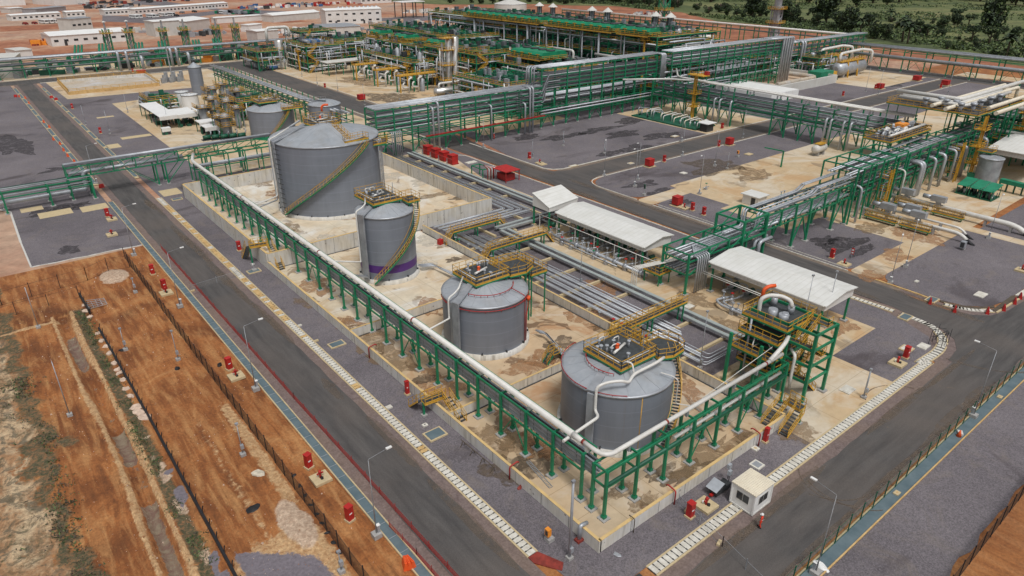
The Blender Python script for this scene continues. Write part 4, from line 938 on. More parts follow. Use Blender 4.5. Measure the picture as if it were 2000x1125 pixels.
# ================================================================ pipe racks
def rack(name, label, axis, u0, u1, vs_, step, levels, H, pipes=(), postw=.28, foot=0, vert='green', truss=0, cross=None, longs=None, cat='pipe rack', onepost=False, skip=(), portal=True, pm=6, z0=0, maxpipe=100):
    """axis 'x' or 'y': frames every step from u0 to u1, posts at each v; pipes are (v, z, r, material[, ua, ub])"""
    def w(u, v, z): return (u, v, z) if axis == 'x' else (v, u, z)
    t = T(name, label, cat, (*w(u0, vs_[0], 0)[:2], 0))
    us = []; u = u0; sg = 1 if u1 > u0 else -1
    while (u-u1)*sg <= 1e-6:
        if not any(a < u < b for a, b in skip): us.append(u)
        u += step*sg
    posts = [(u, v) for u in us for v in vs_]; one = MB()
    for u, v in posts:
        g = MB() if not onepost else one
        g.bar(w(u, v, z0), w(u, v, H), postw, postw, vert)
        if foot == 1 or onepost: g.cbox(*w(u, v, 0)[:2], 0, postw*2.2, postw*2.2, .3, 'block')
        if not onepost:
            o = t.part('post', g)
            if foot == 2:
                f = MB(); f.cbox(*w(u, v, 0)[:2], 0, .95, .95, .22, 'block'); f.cbox(*w(u, v, 0)[:2], .22, .45, .45, .3, vert); t.sub('footing', f, o)
    if onepost: t.part('post', one)
    g = MB()
    for z in (cross or levels):
        for u in us: g.bar(w(u, vs_[0], z), w(u, vs_[-1], z), .14, .22, vert)
    for z in (longs if longs is not None else levels):
        for v in ((vs_[0], vs_[-1])):
            g.bar(w(u0, v, z), w(u1, v, z), .14, .24, vert)
    t.part('beam', g)
    if truss:
        g = MB()
        for k in range(0, len(us)-1, truss):
            for v in (vs_[0], vs_[-1]):
                lo = levels[0] if len(levels) > 1 else H-1.5
                mid = (us[k]+us[k+1])/2; g.bar(w(us[k], v, .3), w(mid, v, lo), .12, .12, vert); g.bar(w(us[k+1], v, .3), w(mid, v, lo), .12, .12, vert)
        t.parts('brace', g)
    for p in pipes[:maxpipe]:
        v, z, r, m = p[:4]; ua, ub = (p[4], p[5]) if len(p) > 4 else (u0, u1)
        g = MB(); g.tube([w(ua, v, z), w(ub, v, z)], r, m, pm); t.part('pipe', g)
    return t, w, us

# long left rack carrying cable trays, and the white pipeline above it
lt, w_, us = rack('pipe_rack', 'green rack of paired posts carrying grey cable trays along the left of the tanks', 'y', 6.0, 126.5, (3.5, 5.2), 4.3, (3.7, 5.7), 5.75, postw=.26, foot=2, cross=(3.7, 5.7), truss=0)
g = MB()
for k in (2, 7, 14, 19, 24):
    for v in (3.5, 5.2): g.bar((v, us[k], .4), (v, (us[k]+us[k+1])/2, 3.7), .1, .1, 'green'); g.bar((v, us[k+1], .4), (v, (us[k]+us[k+1])/2, 3.7), .1, .1, 'green')
lt.parts('brace', g)
for k, (z, dx) in enumerate(((4.05, 0), (4.6, 0), (5.15, 0), (3.95, .45), (4.6, .45), (5.2, .45))):
    g = MB(); x = 3.78+dx; g.box(x, 4.4+k*.15, z-.2, x+.16, 127, z+.2, 'tray'); g.box(x-.03, 4.4, z+.2, x+.19, 127, z+.24, 'steel'); g.box(x-.03, 4.4, z-.24, x+.19, 127, z-.2, 'steel')
    y = 5
    while y < 126: g.box(x-.02, y, z-.2, x, y+.05, z+.2, 'dark'); y += 2.15
    lt.part('cable_tray', g)
t = T('pipeline', 'long white pipeline turning the near corner above the green rack', 'pipeline', (3.9, 3.7, 0))
g = MB(); g.tube(rnd([(6.0, 138.5, 6.6), (4.0, 132.5, 6.6), (4.0, 8.0, 6.6)], 2, 4), .36, 'pipewh', 12)
g.tube([(4.0, 8.0, 6.6), (4.0, 6.6, 6.6)], [.36, .24], 'pipewh', 12)
g.tube(rnd([(4.0, 6.6, 6.6), (4.0, 3.6, 6.6), (33.5, 3.6, 6.6)], 1.3, 6), .24, 'pipewh', 10)
g.tube(rnd([(30.9, 3.6, 6.7), (33.0, 3.7, 7.4), (34.2, 3.8, 7.9), (36.2, 4.6, 8.0), (36.2, 9.0, 8.4), (36.2, 9.0, 10.9), (36.9, 8.4, 11.4), (37.9, 7.2, 11.4), (38.3, 6.2, 11.0), (38.3, 6.0, 10.2)], .7, 4), .26, 'pipewh', 10)
t.part('pipe', g)
g = MB()
for y in (6.4, 37.6, 65.7, 100.0): g.tube([(4.0, y, 6.6), (4.0, y+.28, 6.6)], .375 if y > 8 else .26, 'rustred', 12)
for x in (12.6, 30.0): g.tube([(x, 3.6, 6.6), (x+.25, 3.6, 6.6)], .255, 'rustred', 10)
t.parts('joint_band', g)
g = MB()
for y in [6.0+4.3*k for k in range(0, 29, 2)]: g.box(3.85, y-.2, 5.8, 4.15, y+.2, 6.4, 'pipewh')
for x in (7.2, 16, 24.2, 28.4): g.box(x-.15, 3.45, 5.8, x+.15, 3.75, 6.45, 'steel')
t.parts('pipe_support', g)
rt, w_, us = rack('pipe_rack', 'green open rack along the short front bund wall below the white pipeline', 'x', 3.4, 33.6, (2.7, 4.4), 4.3, (3.9, 5.75), 5.8, postw=.28, foot=2,
    pipes=[(2.72, 4.15, .2, 'dgreen'), (3.4, 4.1, .2, 'pipewh', 14, 33.6), (4.3, 5.9, .1, 'green')])
g = MB()
for k in (3, 5): 
    for v in (2.7, 4.4): g.bar((us[k], v, .4), (us[k]+2.1, v, 3.8), .1, .1, 'green'); g.bar((us[k+1], v, .4), (us[k]+2.1, v, 3.8), .1, .1, 'green')
rt.parts('brace', g)
g = MB(); g.tube([(16, 4.6, 5.2), (33.6, 5.0, 6.9)], .04, 'pipewh', 5); rt.part('conduit', g)

# bridge over the left road and the low rack to its left
def rand_pipes(vs_, z, n, rs, ms, rn, u=None):
    out = []
    for k in range(n):
        v = vs_[0]+(vs_[1]-vs_[0])*(k+.5)/n; r = rn.choice(rs); out.append((v, z+r+.1, r, rn.choice(ms)) + (u or ()))
    return out
rn = random.Random(5)
br, w_, us = rack('pipe_bridge', 'green truss pipe bridge crossing the left road', 'x', -19.5, 26, (141.0, 144.0), 4.55, (5.0, 7.2), 7.3, postw=.2, z0=5.0,
    pipes=rand_pipes((141.2, 143.8), 7.2, 4, (.2, .14), ('pipe', 'pipedk'), rn)+[(142.4, 5.6, .42, 'pipe', -19, 4.5)])
g = MB()
for a, b in zip(us, us[1:]):
    for v in (141.0, 144.0): g.bar((a, v, 5.0), (b, v, 7.2), .1, .1, 'green')
br.parts('brace', g)
for x in (-19.5, -15.5, -2, 0, 9, 18, 26):
    g = MB()
    for v in (141.0, 144.0): g.bar((x, v, 0), (x, v, 5), .3, .3, 'green'); g.cbox(x, v, 0, .8, .8, .25, 'block')
    br.part('leg', g)
g = MB()
for v in (141.0, 144.0): g.bar((-2, v, .4), (-8, v, 5), .12, .12, 'green'); g.bar((0, v, .4), (4.5, v, 5), .14, .14, 'green')
for v in (141.0, 144.0): g.bar((-19.5, v, 2.6), (-15.5, v, 2.6), .14, .14, 'green')
br.parts('strut', g)
rl = rack('pipe_rack', 'low green rack with a fat grey pipe on the left gravel yard', 'x', -56, -15.5, (139.5, 143.5), 8.1, (3.4, 4.6), 4.7, postw=.3, foot=2,
    pipes=[(140.2, 4.9, .1, 'pipe'), (141.4, 4.9, .12, 'pipe'), (142.6, 4.9, .12, 'pipedk'), (140.4, 3.75, .14, 'pipe'), (142.5, 3.75, .14, 'pipedk')])[0]
g = MB(); g.tube(rnd([(-60, 141.4, 1.9), (-17.5, 141.8, 1.9), (-16.4, 141.8, 1.9), (-16.4, 142.3, 5.6), (-12, 142.4, 5.6)], 1.0, 5), .45, 'pipe', 12); rl.part('fat_pipe', g)
rack('pipe_rack', 'low green rack on the gravel behind the left bund wall end', 'x', 5, 29, (136.0, 139.5), 4, (3.6, 6.2), 6.3, postw=.22, foot=1, pipes=rand_pipes((136.2, 139.3), 3.6, 4, (.16, .22), ('pipe', 'pipedk'), rn))

# ground level pipe bundle on concrete sleepers
t = T('sleeper_pipe_bundle', 'bundle of pale steel pipes on low concrete sleepers beside the bund', 'pipe bundle', (36, 12, 0))
for k in range(13):
    o = k*.3+(k//3)*.42; r = (.07, .11, .06, .09)[k % 4]; x = 32.3+o; xu = 49.2+o*.95; yl = 79.2-4.6+o*.9-3.6
    if k < 7: pts = [(x+.2, 13.5+o*.8, .75), (x+.2, 74+o*0, .75)] if k % 2 else [(38.6, 13.0+o*.5, .75), (x+.2, 13.0+o*.5, .75), (x+.2, 72.5, .75)]
    else: pts = [(x+.2, 16+o, .75), (x+.2, 68.8-(k-7)*.3, .75)]
    g = MB(); g.tube(rnd(pts, .6, 4), r, 'pipebr', 6); t.part('pipe', g)
    g = MB(); g.tube(rnd([(32+o*.2, 77.2-o*.95, .8), (xu, 77.2-o*.95, .8), (xu, 127.5, .8)], .7, 4), r, 'pipe' if k % 3 else 'tray', 6); t.part('pipe', g)
g = MB()
for y in range(10, 70, 6): g.box(31.8, y, .09, 43.2, y+.4, .5, 'slab')
for y in range(84, 127, 6): g.box(48.9, y, .09, 58.6, y+.5, .5, 'slab')
for x in range(34, 58, 5): g.box(x, 64.5+2, .09, x+.5, 77.8, .5, 'slab')
t.parts('sleeper', g)
tag((lambda g: (g.box(31.9, 11.5, .0, 43.1, 66.5, .082, 'gravel'), g.box(48.6, 79.5, .0, 58.8, 128, .084, 'gravel'), g.box(31.9, 66.6, 0, 58.8, 79.4, .083, 'gravel'), g.build('gravel_strip'))[-1])(MB()), kind='structure')
for lab, o, x2 in (('grey cable trough nearer the bund on the sleepers', 0, 0), ('grey cable trough nearer the pump shelters on the sleepers', 1.5, 1)):
    t = T('cable_trough', lab, 'cable trough', (40.9+o, 14, 0), 'cable troughs beside the ground pipes')
    pts = [(40.9+o, 13.5, .95), (40.9+o, 66.2, .95), (40.9+o, 66.2+.2, .95)]
    g = MB()
    for a, b, m in (((40.9+o, 13.5), (40.9+o, 66.8), 0), ((40.6+o, 67.2-o*.0+(1.5-o)), (56.4+o, 67.2+(1.5-o)), 1), ((56.3+o, 66.9), (56.3+o, 127), 0)):
        if m: continue
        g.bar((*a, .9), (*b, .9), .72, .36, 'tray'); g.bar((*a, 1.1), (*b, 1.1), .6, .05, 'trough')
    yy = 68.9-o
    g.bar((41, yy, .92), (56.8+o, yy, .92), .7, .36, 'tray'); g.bar((41, yy, 1.12), (56.8+o, yy, 1.12), .58, .05, 'trough')
    t.part('trough', g)
    g = MB()
    for y in range(16, 66, 6): g.box(40.5+o, y, .5, 41.3+o, y+.3, .7, 'block')
    t.parts('support', g)
# short pipe runs between tanks
for lab, p, r in (('pale pipes from the spray ring tank to the small stile', [[(21.0, 33.4-.4*k, 1.0), (21.6, 32.4-.4*k, 1.0), (20.0-k*.3, 26.0, 1.0), (20.2-k*.3, 17.6, 1.0)] for k in range(3)], .14),
    ('pale pipes from the nearest tank across the bund wall', [[(16.8+.5*k, 19.0, 1.2), (17+.5*k, 21.4, 1.7), (30.4, 22.4+.35*k, 1.7), (33, 22.4+.35*k, .9)] for k in range(4)], .09),
    ('pale pipes from the purple banded tank across the floor', [[(20.0, 63.0-.5*k, 1.0), (22, 62-.5*k, 1.0), (22.4+.5*k, 53, 1.0), (22.4+.5*k, 46, 1.0)] for k in range(3)], .13)):
    t = T('floor_pipe_run', lab, 'pipes', (p[0][0][0], p[0][0][1], 0), 'short pipe runs on the bund floor')
    for q in p: g = MB(); g.tube(rnd(q, .5, 3), r, 'pipe', 6); t.part('pipe', g)

# ================================================================ pump shelters and pumps
def shelter(label, x0, x1, y0, y1, ze, rise, fasc, postxy, gable=True, ridge=.7, post='green', roof='roofwhite', fm='wallwhite', foot=True, ridge_axis='y'):
    t = T('pump_shelter', label, 'shelter', (x0, y0, 0), 'white roofed open shelters')
    g = MB(); X = x0+(x1-x0)*ridge; e = .35
    if gable: prof = [(x0-e, ze), (X, ze+rise), (x1+e, ze+rise*.55)]
    else: prof = [(x0-e, ze), (x1+e, ze+rise)]
    for (a, za), (b, zb) in zip(prof, prof[1:]):
        g.add([(a, y0-e, za), (b, y0-e, zb), (b, y1+e, zb), (a, y1+e, za), (a, y0-e, za-.12), (b, y0-e, zb-.12), (b, y1+e, zb-.12), (a, y1+e, za-.12)], [(0, 1, 2, 3), (7, 6, 5, 4), (0, 4, 5, 1), (3, 2, 6, 7), (0, 3, 7, 4), (1, 5, 6, 2)], roof)
    t.part('roof', g)
    g = MB(); zl = ze-fasc
    def side(P_): g.add(P_, [tuple(range(len(P_)))], fm)
    for y in (y0, y1):
        q = [(x0, y, zl)]+[(x1, y, zl)]+[(p[0] if abs(p[0]-X) < .01 else (x1 if p[0] > X else x0), y, p[1]-.13) for p in reversed(prof)]
        side(q)
    side([(x0, y0, zl), (x0, y1, zl), (x0, y1, prof[0][1]-.13), (x0, y0, prof[0][1]-.13)]); side([(x1, y0, zl), (x1, y1, zl), (x1, y1, prof[-1][1]-.13), (x1, y0, prof[-1][1]-.13)])
    if fm == 'wallwhite':
        y = y0+.3
        while y < y1: g.box(x0-.03, y, zl, x0, y+.06, ze-.14, 'offwhite'); y += .6
    t.part('fascia', g)
    g = MB(); y = y0+.2
    g.bar((x0-.42, y0, ze-.1), (x0-.42, y1, ze-.1), .14, .14, 'offwhite'); t.part('gutter', g)
    for x, y in postxy:
        g = MB(); g.bar((x, y, 0), (x, y, zl+.3), .26, .26, post); o = t.part('column', g)
        if foot: f = MB(); f.cbox(x, y, 0, .9, .9, .3, 'block'); t.sub('footing', f, o)
    g = MB(); g.bar((x0+.1, y0+.1, zl+.1), (x0+.1, y1-.1, zl+.1), .15, .2, post); g.bar((x1-.1, y0+.1, zl+.1), (x1-.1, y1-.1, zl+.1), .15, .2, post); t.part('beam', g)
    return t
t = T('pump_shelter', 'small white sloping square roof at the corner of the trough and the road', 'shelter', (49, 62.2, 0), 'white roofed open shelters')
c4 = [(48.9, 62.2, 5.1), (56.5, 62.2, 5.6), (56.5, 67.3, 7.0), (48.9, 67.3, 6.8)]
g = MB(); g.add(c4+[(x, y, z-.12) for x, y, z in c4], [(0, 1, 2, 3), (7, 6, 5, 4), (0, 4, 5, 1), (3, 2, 6, 7), (0, 3, 7, 4), (1, 5, 6, 2)], 'roofwhite'); t.part('roof', g)
g = MB(); c5 = [(x+(.1 if x < 50 else -.1), y+(.1 if y < 63 else -.1), z-.13) for x, y, z in c4]
for i in range(4): p, q = c5[i], c5[(i+1) % 4]; g.add([p, q, (q[0], q[1], 4.2), (p[0], p[1], 4.2)], [(0, 1, 2, 3)], 'wallwhite')
t.part('fascia', g)
for x, y in ((49.2, 62.5), (56.2, 62.5), (56.2, 67), (49.2, 67)): g = MB(); g.bar((x, y, 0), (x, y, 4.6), .28, .28, 'green'); o = t.part('column', g); f = MB(); f.cbox(x, y, 0, .9, .9, .3, 'block'); t.sub('footing', f, o)
shelter('long white roof over the middle row of pumps', 49.5, 56.4, 38.8, 60.6, 4.6, .85, .95, [(x, y) for x in (49.7, 56.1) for y in (39.2, 44.6, 49.8, 55, 60.2)], ridge=.62)
shelter('long white roof behind the stair tower beside the dark road', 52.0, 59.9, 8.2, 27.2, 5.2, .75, 1.0, [(x, y) for x in (52.2, 59.6) for y in (8.5, 17.6, 26.8)], ridge=.62)
def pump(x, y, label=None, a=0, proto=[None]):
    if proto[0] is None:
        t = T('pump_set', label, 'pump', (0, 0, 0), 'pump sets under the shelters')
        g = MB(); g.box(-.6, -1.4, 0, .6, 1.4, .35, 'block'); t.part('base', g)
        g = MB(); g.tube([(0, -1.2, .95), (0, 0, .95)], .38, 'dgreen', 10); g.box(-.25, -1.1, .35, .25, -.1, .7, 'dgreen'); t.part('motor', g)
        g = MB(); g.tube([(0, .2, .9), (0, .9, .9)], .34, 'steel', 10); g.tube(rnd([(0, .6, 1.1), (0, .6, 2.2), (1.3, .6, 2.2), (1.3, .6, .4)], .3, 3), .13, 'pipe', 6); g.tube([(0, .9, .85), (0, 2.8, .85)], .17, 'pipe', 6); t.part('pump_casing', g)
        g = MB(); g.tube([(-.1, 1.7, .85), (-.1, 1.7, 1.6)], .06, 'steel', 5); g.tube([(-.1, 1.7, 1.6), (-.1, 1.7, 1.66)], .28, 'red', 8); t.part('valve', g)
        proto[0] = t.o; o = t.o
    else: o = copy_tree(proto[0])
    o.location = (x, y, 0); o.rotation_euler = (0, 0, a)
    if label: o['label'] = label
    return o
for k in range(9): pump(53.2+.5*(k % 2), 40.6+k*2.25, 'pump under the middle white roof, %s to the camera' % NTH[k] , R(90))
for k in range(6): pump(55.3, 10.3+k*2.9, 'pump under the roof behind the stair tower, %s to the camera' % NTH[k], R(90))
for k in range(2): pump(51.2+k*3, 64.2, 'pump under the small square white roof, %s side' % ('left' if k == 0 else 'right'))
def valverun(label, pts, r, seed, m='pipe', valves=5, cat='valve line', group=None):
    t = T('valve_line', label, cat, (pts[0][0], pts[0][1], 0), group); g = MB(); q = rnd(pts, r*3, 3); g.tube(q, r, m, 8); t.part('pipe', g)
    rn = random.Random(seed); A = [Vector(p) for p in pts]; L = [(b-a).length for a, b in zip(A, A[1:])]; tot = sum(L)
    for k in range(valves):
        s = tot*(k+.5+rn.uniform(-.25, .25))/valves; i = 0
        while s > L[i] and i < len(L)-1: s -= L[i]; i += 1
        p = A[i].lerp(A[i+1], s/L[i]); d = (A[i+1]-A[i]).normalized(); g = MB()
        if abs(d.z) > .5: continue
        g.tube([p-d*.3, p+d*.3], r*1.7, 'steel', 8); g.tube([p, p+Vector((0, 0, r*2+.7))], r*.45, 'steel', 6); g.tube([p+Vector((0, 0, r*2+.7)), p+Vector((0, 0, r*2+.8))], .26, rn.choice(['red', 'steel', 'green', 'steel']), 8)
        t.part('valve', g)
        g = MB(); g.box(p.x-.3, p.y-.3, 0, p.x+.3, p.y+.3, max(.2, p.z-r-.05), 'block'); t.part('pier', g)
    return t
valverun('pale header pipe with valves on piers in front of the middle shelter', [(47.4, 61, .9), (47.4, 36, .9)], .3, 1, valves=8)
valverun('thin header pipe beside the valve header in front of the middle shelter', [(46.6, 59, .7), (46.6, 42, .7)], .12, 2, valves=4)
valverun('looping pale pipe in front of the shelter behind the stair tower', [(52, 22.5, .9), (49, 23.5, .9), (48.2, 22, .9), (48.2, 9.0, .9), (42, 8.6, .9)], .2, 3, valves=5)
valverun('second looping pale pipe beside the stair tower', [(52.5, 21.7, .9), (49.3, 22.5, .9), (48.8, 21, .9), (48.8, 9.8, .9)], .14, 4, valves=4)
for k in range(7):
    y = 40.4+k*3
    valverun('branch pipe from the middle shelter to the header, %s to the camera' % NTH[k], [(52.5, y, 1.0), (49.5, y, 1.0), (48.6, y+.6, .9), (47.5, y+.6, .9)], .11, 20+k, valves=2, group='branch pipes in front of the middle shelter')
valverun('manifold of small valves against the bund wall near the nearest tank', [(31.2, 16, .6), (31.2, 34, .6)], .12, 9, valves=8)
valverun('manifold of small valves beside the purple banded tank wall', [(31.2, 52, .6), (31.2, 72, .6)], .14, 10, valves=9)
t = T('valve_platform', 'small yellow railed platform on green legs at the end of the middle shelter', 'platform', (45.8, 34, 0))
deck(t, rect(46.8, 33.0, 49.8, 36.4), 2.3, 'platform', legs=[(47, 33.2, 0), (49.6, 33.2, 0), (47, 36.2, 0), (49.6, 36.2, 0)], step=.8)
t = T('pipe_rail_line', 'thin white guard pipe on white stands along the middle shelter', 'pipe', (48.6, 62, 0))
g = MB(); g.tube([(49.0, 66, 3.0), (49.0, 35, 3.0)], .07, 'pipewh', 6); g.tube([(51.2, 29.0, 3.5), (51.2, 16.5, 3.5)], .07, 'pipewh', 6); g.tube([(51.0, 29.0, 3.3), (51.0, 16.5, 3.3)], .05, 'pipewh', 6); t.parts('pipe', g)
g = MB()
for y in range(35, 66, 5): g.bar((49.0, y, 0), (49.0, y, 3), .12, .12, 'pipewh')
t.parts('stand', g)

# ================================================================ bridge rack over the cross road (B3)
t, w_, us = rack('pipe_bridge', 'green two level pipe bridge crossing the road beside the middle shelter', 'x', 69.0, 98.6, (29.0, 33.0), 4.93, (5.6, 8.3), 8.5, postw=.3, z0=5.4,
   pipes=rand_pipes((29.2, 32.8), 8.3, 4, (.16, .2, .13), ('pipe', 'pipe', 'pipedk'), rn)+rand_pipes((29.2, 32.8), 5.7, 5, (.2, .26), ('pipe', 'pipedk', 'tray'), rn))
g = MB()
for a, b in zip(us, us[1:]):
    for v in (29.0, 33.0): g.bar((a, v, 5.6), (b, v, 8.3), .09, .09, 'green')
t.parts('brace', g)
for x, b in ((69, 0), (79, 1), (84, 1), (93, 1), (98.4, 1)):
    for v in (29.0, 33.0):
        g = MB(); g.bar((x, v, 0), (x, v, 5.5), .38, .38, 'green'); o = t.part('leg', g)
        f = MB(); f.cbox(x, v, 0, 1.1, 1.1, .25, 'block'); t.sub('footing', f, o)
g = MB()
for v in (29.0, 33.0):
    for x in (79, 93): g.bar((x, v, .5), (x+2.6, v, 5.4), .2, .2, 'green'); g.bar((x+5, v, .5), (x+2.6, v, 5.4), .2, .2, 'green')
t.parts('strut', g)
g = MB()
for k, v in enumerate((29.4, 29.9, 32.2, 32.7)): g.tube(rnd([(62, v, 5.9), (67.5, v, 5.9), (67.5, v, 9.0), (84, v, 9.0), (86, v, 9.9), (86, v, 9.9), (98, v, 9.9)], .8, 4), .17, 'pipe', 7)
t.parts('top_pipe', g)
t, w_, us = rack('pipe_rack', 'green rack with dropping pipes beside the middle shelter, between the pump shelters', 'x', 48.0, 68.4, (28.6, 33.6), 5.1, (3.4, 5.6), 6.9, postw=.32, foot=2, cross=(3.4, 5.6, 6.9), longs=(3.4, 5.6, 6.9),
   pipes=rand_pipes((29, 33.2), 5.6, 7, (.15, .2), ('pipe', 'pipedk'), rn)+rand_pipes((29, 33.2), 3.4, 6, (.18, .24), ('pipe', 'pipedk'), rn))
g = MB()
for k in range(6): g.tube(rnd([(51, 28.9+k*.12, 6.2+.0*k), (49.2-k*.0+k*.32, 28.1, 6.2), (49.2+k*.32, 28.1, .3)], .5, 4) if 0 else rnd([(60, 29.0+k*.5, 6.25), (49.6+k*.55, 29.0+k*.5, 6.25), (49.6+k*.55, 28.0, 6.25), (49.6+k*.55, 28.0, .2)], .45, 4), .14, 'pipe', 6)
for k in range(4): g.tube(rnd([(43.2, 34.6+k*.35, .6), (43.2, 34.6+k*.35, 3.8), (50, 32.6+k*.25, 4.1), (56, 32.6+k*.25, 4.1)], .4, 3), .08, 'pipewh', 5)
for k in range(2): g.tube(rnd([(70, 28.0+k*.9, 4.6), (66.5, 28.0+k*.9, 4.6), (66.5, 28.0+k*.9, .2)], .9, 4), .32, 'pipe', 8)
t.parts('drop_pipe', g)
t = T('portal_frame', 'tall green double portal where the bridge pipes drop between the shelters', 'frame', (62, 31, 0))
for x in (61.6, 68.3):
    for v in (28.3, 33.8): g = MB(); g.bar((x, v, 0), (x, v, 9.3), .36, .36, 'green'); t.part('post', g)
g = MB()
for x in (61.6, 68.3):
    for z in (5.8, 9.2): g.bar((x, 28.3, z), (x, 33.8, z), .26, .3, 'green')
for v in (28.3, 33.8):
    for z in (5.8, 9.2): g.bar((61.6, v, z), (68.3, v, z), .24, .3, 'green')
t.part('beam', g); g = MB()
for v in (28.3, 33.8): g.bar((61.6, v, 5.8), (68.3, v, 9.2), .14, .14, 'green'); g.bar((55, v, 3.5), (61.6, v, 6.9), .14, .14, 'green'); g.bar((48.2, v, 3.5), (55, v, 6.9), .14, .14, 'green')
t.parts('brace', g)
# taller continuation to the right
t, w_, us = rack('pipe_rack', 'tall green pipe rack running to the right edge behind the pigging lines', 'x', 103.5, 205, (29.5, 34.5), 5.0, (4.5, 5.6, 6.8, 9.0, 10.2), 10.4, postw=.34, foot=1,
   pipes=rand_pipes((29.7, 34.3), 9.0, 6, (.16, .22, .26), ('pipe', 'pipedk', 'pipedk'), rn)+rand_pipes((29.7, 34.3), 6.8, 6, (.14, .2), ('pipe', 'pipedk', 'dgreen'), rn)+rand_pipes((29.7, 34.3), 4.5, 5, (.16, .22), ('pipe', 'dgreen', 'pipedk'), rn))
g = MB()
for k in range(0, len(us)-1):
    for v in (29.5, 34.5): g.bar((us[k], v, .3), (us[k]+2.5, v, 4.4), .14, .14, 'green'); g.bar((us[k]+5, v, .3), (us[k]+2.5, v, 4.4), .14, .14, 'green')
t.parts('brace', g)
g = MB()
for k, v in enumerate((29.8, 30.5, 33.6, 34.2)): g.tube([(98, v, 9.9), (140, v, 10.6)], .17, 'pipe', 6)
for x, m, r in ((100.4, 'pipe', .22), (112, 'pipe', .2), (119, 'pipewh', .18), (127, 'pipe', .4), (128.2, 'pipe', .4), (134, 'pipe', .3), (139, 'pipe', .36), (145, 'pipe', .3), (147, 'pipe', .3), (151, 'pipe', .45), (163, 'pipe', .45)):
    g.tube(rnd([(x, 31, 7.6), (x, 27.8, 7.6), (x, 27.8, .3)], 1.0, 4), r, m, 7)
t.parts('drop_pipe', g)
for x in (110.5, 146.0): 
    s = MB(); 
    for z in (2.2, 5.0, 7.6): s.box(x-1, 27.0, z-.08, x+1, 29, z, 'grate'); rail(s, [(x-1, 29, z), (x-1, 27, z), (x+1, 27, z), (x+1, 29, z)], 1.1, step=.9, t=.06)
    s.bar((x-.6, 27, 0), (x-.6, 27, 9.5), .3, .12, 'yellow'); s.bar((x+.6, 27, 0), (x+.6, 27, 9.5), .3, .12, 'yellow'); t.part('ladder_tower', s)
for k in range(5):
    g = MB(); x = 98.5+k*5.2
    for v in (28.4, 35.6): g.bar((x, v, 0), (x, v, 11.6), .26, .26, 'green')
    g.bar((x, 28.4, 11.6), (x, 35.6, 11.6), .24, .24, 'green'); t.part('portal_frame', g)
g = MB(); g.bar((98.5, 28.4, 11.6), (119.3, 28.4, 11.6), .2, .2, 'green'); g.bar((98.5, 35.6, 11.6), (119.3, 35.6, 11.6), .2, .2, 'green'); t.parts('portal_beam', g)

# crossing rack along the yard (B2) and its white pipelines
t, w_, us = rack('pipe_rack', 'long green trussed pipe rack descending to the right between the gravel yards', 'y', 127, 40, (153.0, 160.0), 4.6, (5.0, 6.2, 7.2, 9.0), 10.4, postw=.34, foot=0, skip=((82.5, 91.5),),
   pipes=rand_pipes((153.3, 159.7), 9.0, 7, (.15, .2, .13), ('pipe', 'pipedk', 'pipedk'), rn)+rand_pipes((153.3, 159.7), 7.2, 7, (.15, .2), ('pipe', 'pipedk', 'pipedk'), rn)+rand_pipes((153.3, 159.7), 5.0, 6, (.15, .22), ('pipe', 'pipedk', 'dgreen'), rn))
g = MB()
for u in us[::2]:
    for v in (153.0, 160.0): g.bar((v, u, .3), (v, u-2.3, 5), .2, .2, 'green'); g.bar((v, u-4.6, .3), (v, u-2.3, 5), .2, .2, 'green')
t.parts('brace', g)
g = MB()
for y, v in ((101, 152.2), (99, 152.2), (95, 152.2), (64, 152.2), (62.6, 152.2), (59, 152.2), (57, 152.2)): g.tube(rnd([(155, y, 7.8), (v, y, 7.8), (v, y, .3)], .8, 4), .3, 'pipe', 6)
t.parts('drop_pipe', g)
t = T('pipeline', 'pair of long white pipelines above the trussed rack right of centre', 'pipeline', (153, 120, 0))
g = MB(); g.tube(rnd([(140, 129, 11.2), (150.5, 122, 11.2), (152.2, 119, 11.4), (153, 110, 12), (152.6, 42, 12)], 3, 4), .3, 'pipewh', 8); g.tube(rnd([(166, 128, 12.4), (154.6, 118, 12), (154.4, 42, 12)], 3, 4), .3, 'pipewh', 8); t.part('pipe', g)
g = MB()
for y in range(44, 118, 9): g.bar((152, y, 10.4), (155, y, 10.4), .2, .3, 'green'); g.box(152.4, y-.15, 10.4, 152.8, y+.15, 11.6, 'steel'); g.box(154.2, y-.15, 10.4, 154.6, y+.15, 11.6, 'steel')
t.parts('pipe_support', g)

# big stacked rack (B1)
def bigrack(label, x0, x1, y0, y1, H, layers, rn, top=6, low=True, step=5.2):
    pipes = []
    for z in layers: 
        for k in range(5): pipes.append((y0+.25+k*(y1-y0-.5)/4, z+.2, rn.choice((.1, .13, .18)), rn.choice(('pipedk', 'pipedk', 'pipedk', 'tray', 'pipe'))))
        pipes.append((y0+.35, z+.75, .13, 'pipedk'))
    for k in range(top): pipes.append((y0+.3+k*(y1-y0-.6)/(top-1), H+.3, rn.choice((.2, .26, .16)), 'pipe'))
    t, w_, us = rack('pipe_rack', label, 'x', x0, x1, (y0, y1), step, list(layers)+[H], H, postw=.32, foot=1, pipes=pipes, cross=list(layers)+[H, 3.2], longs=tuple(layers)+(layers[0]-.8, H-.1, 4.0, 6.0))
    g = MB()
    for k in range(0, len(us)-1, 2):
        g.bar((us[k], y0, .3), (us[k]+step/2, y0, 3.8), .16, .16, 'green'); g.bar((us[k+1], y0, .3), (us[k]+step/2, y0, 3.8), .16, .16, 'green')
    t.parts('brace', g)
    return t
rn = random.Random(9)
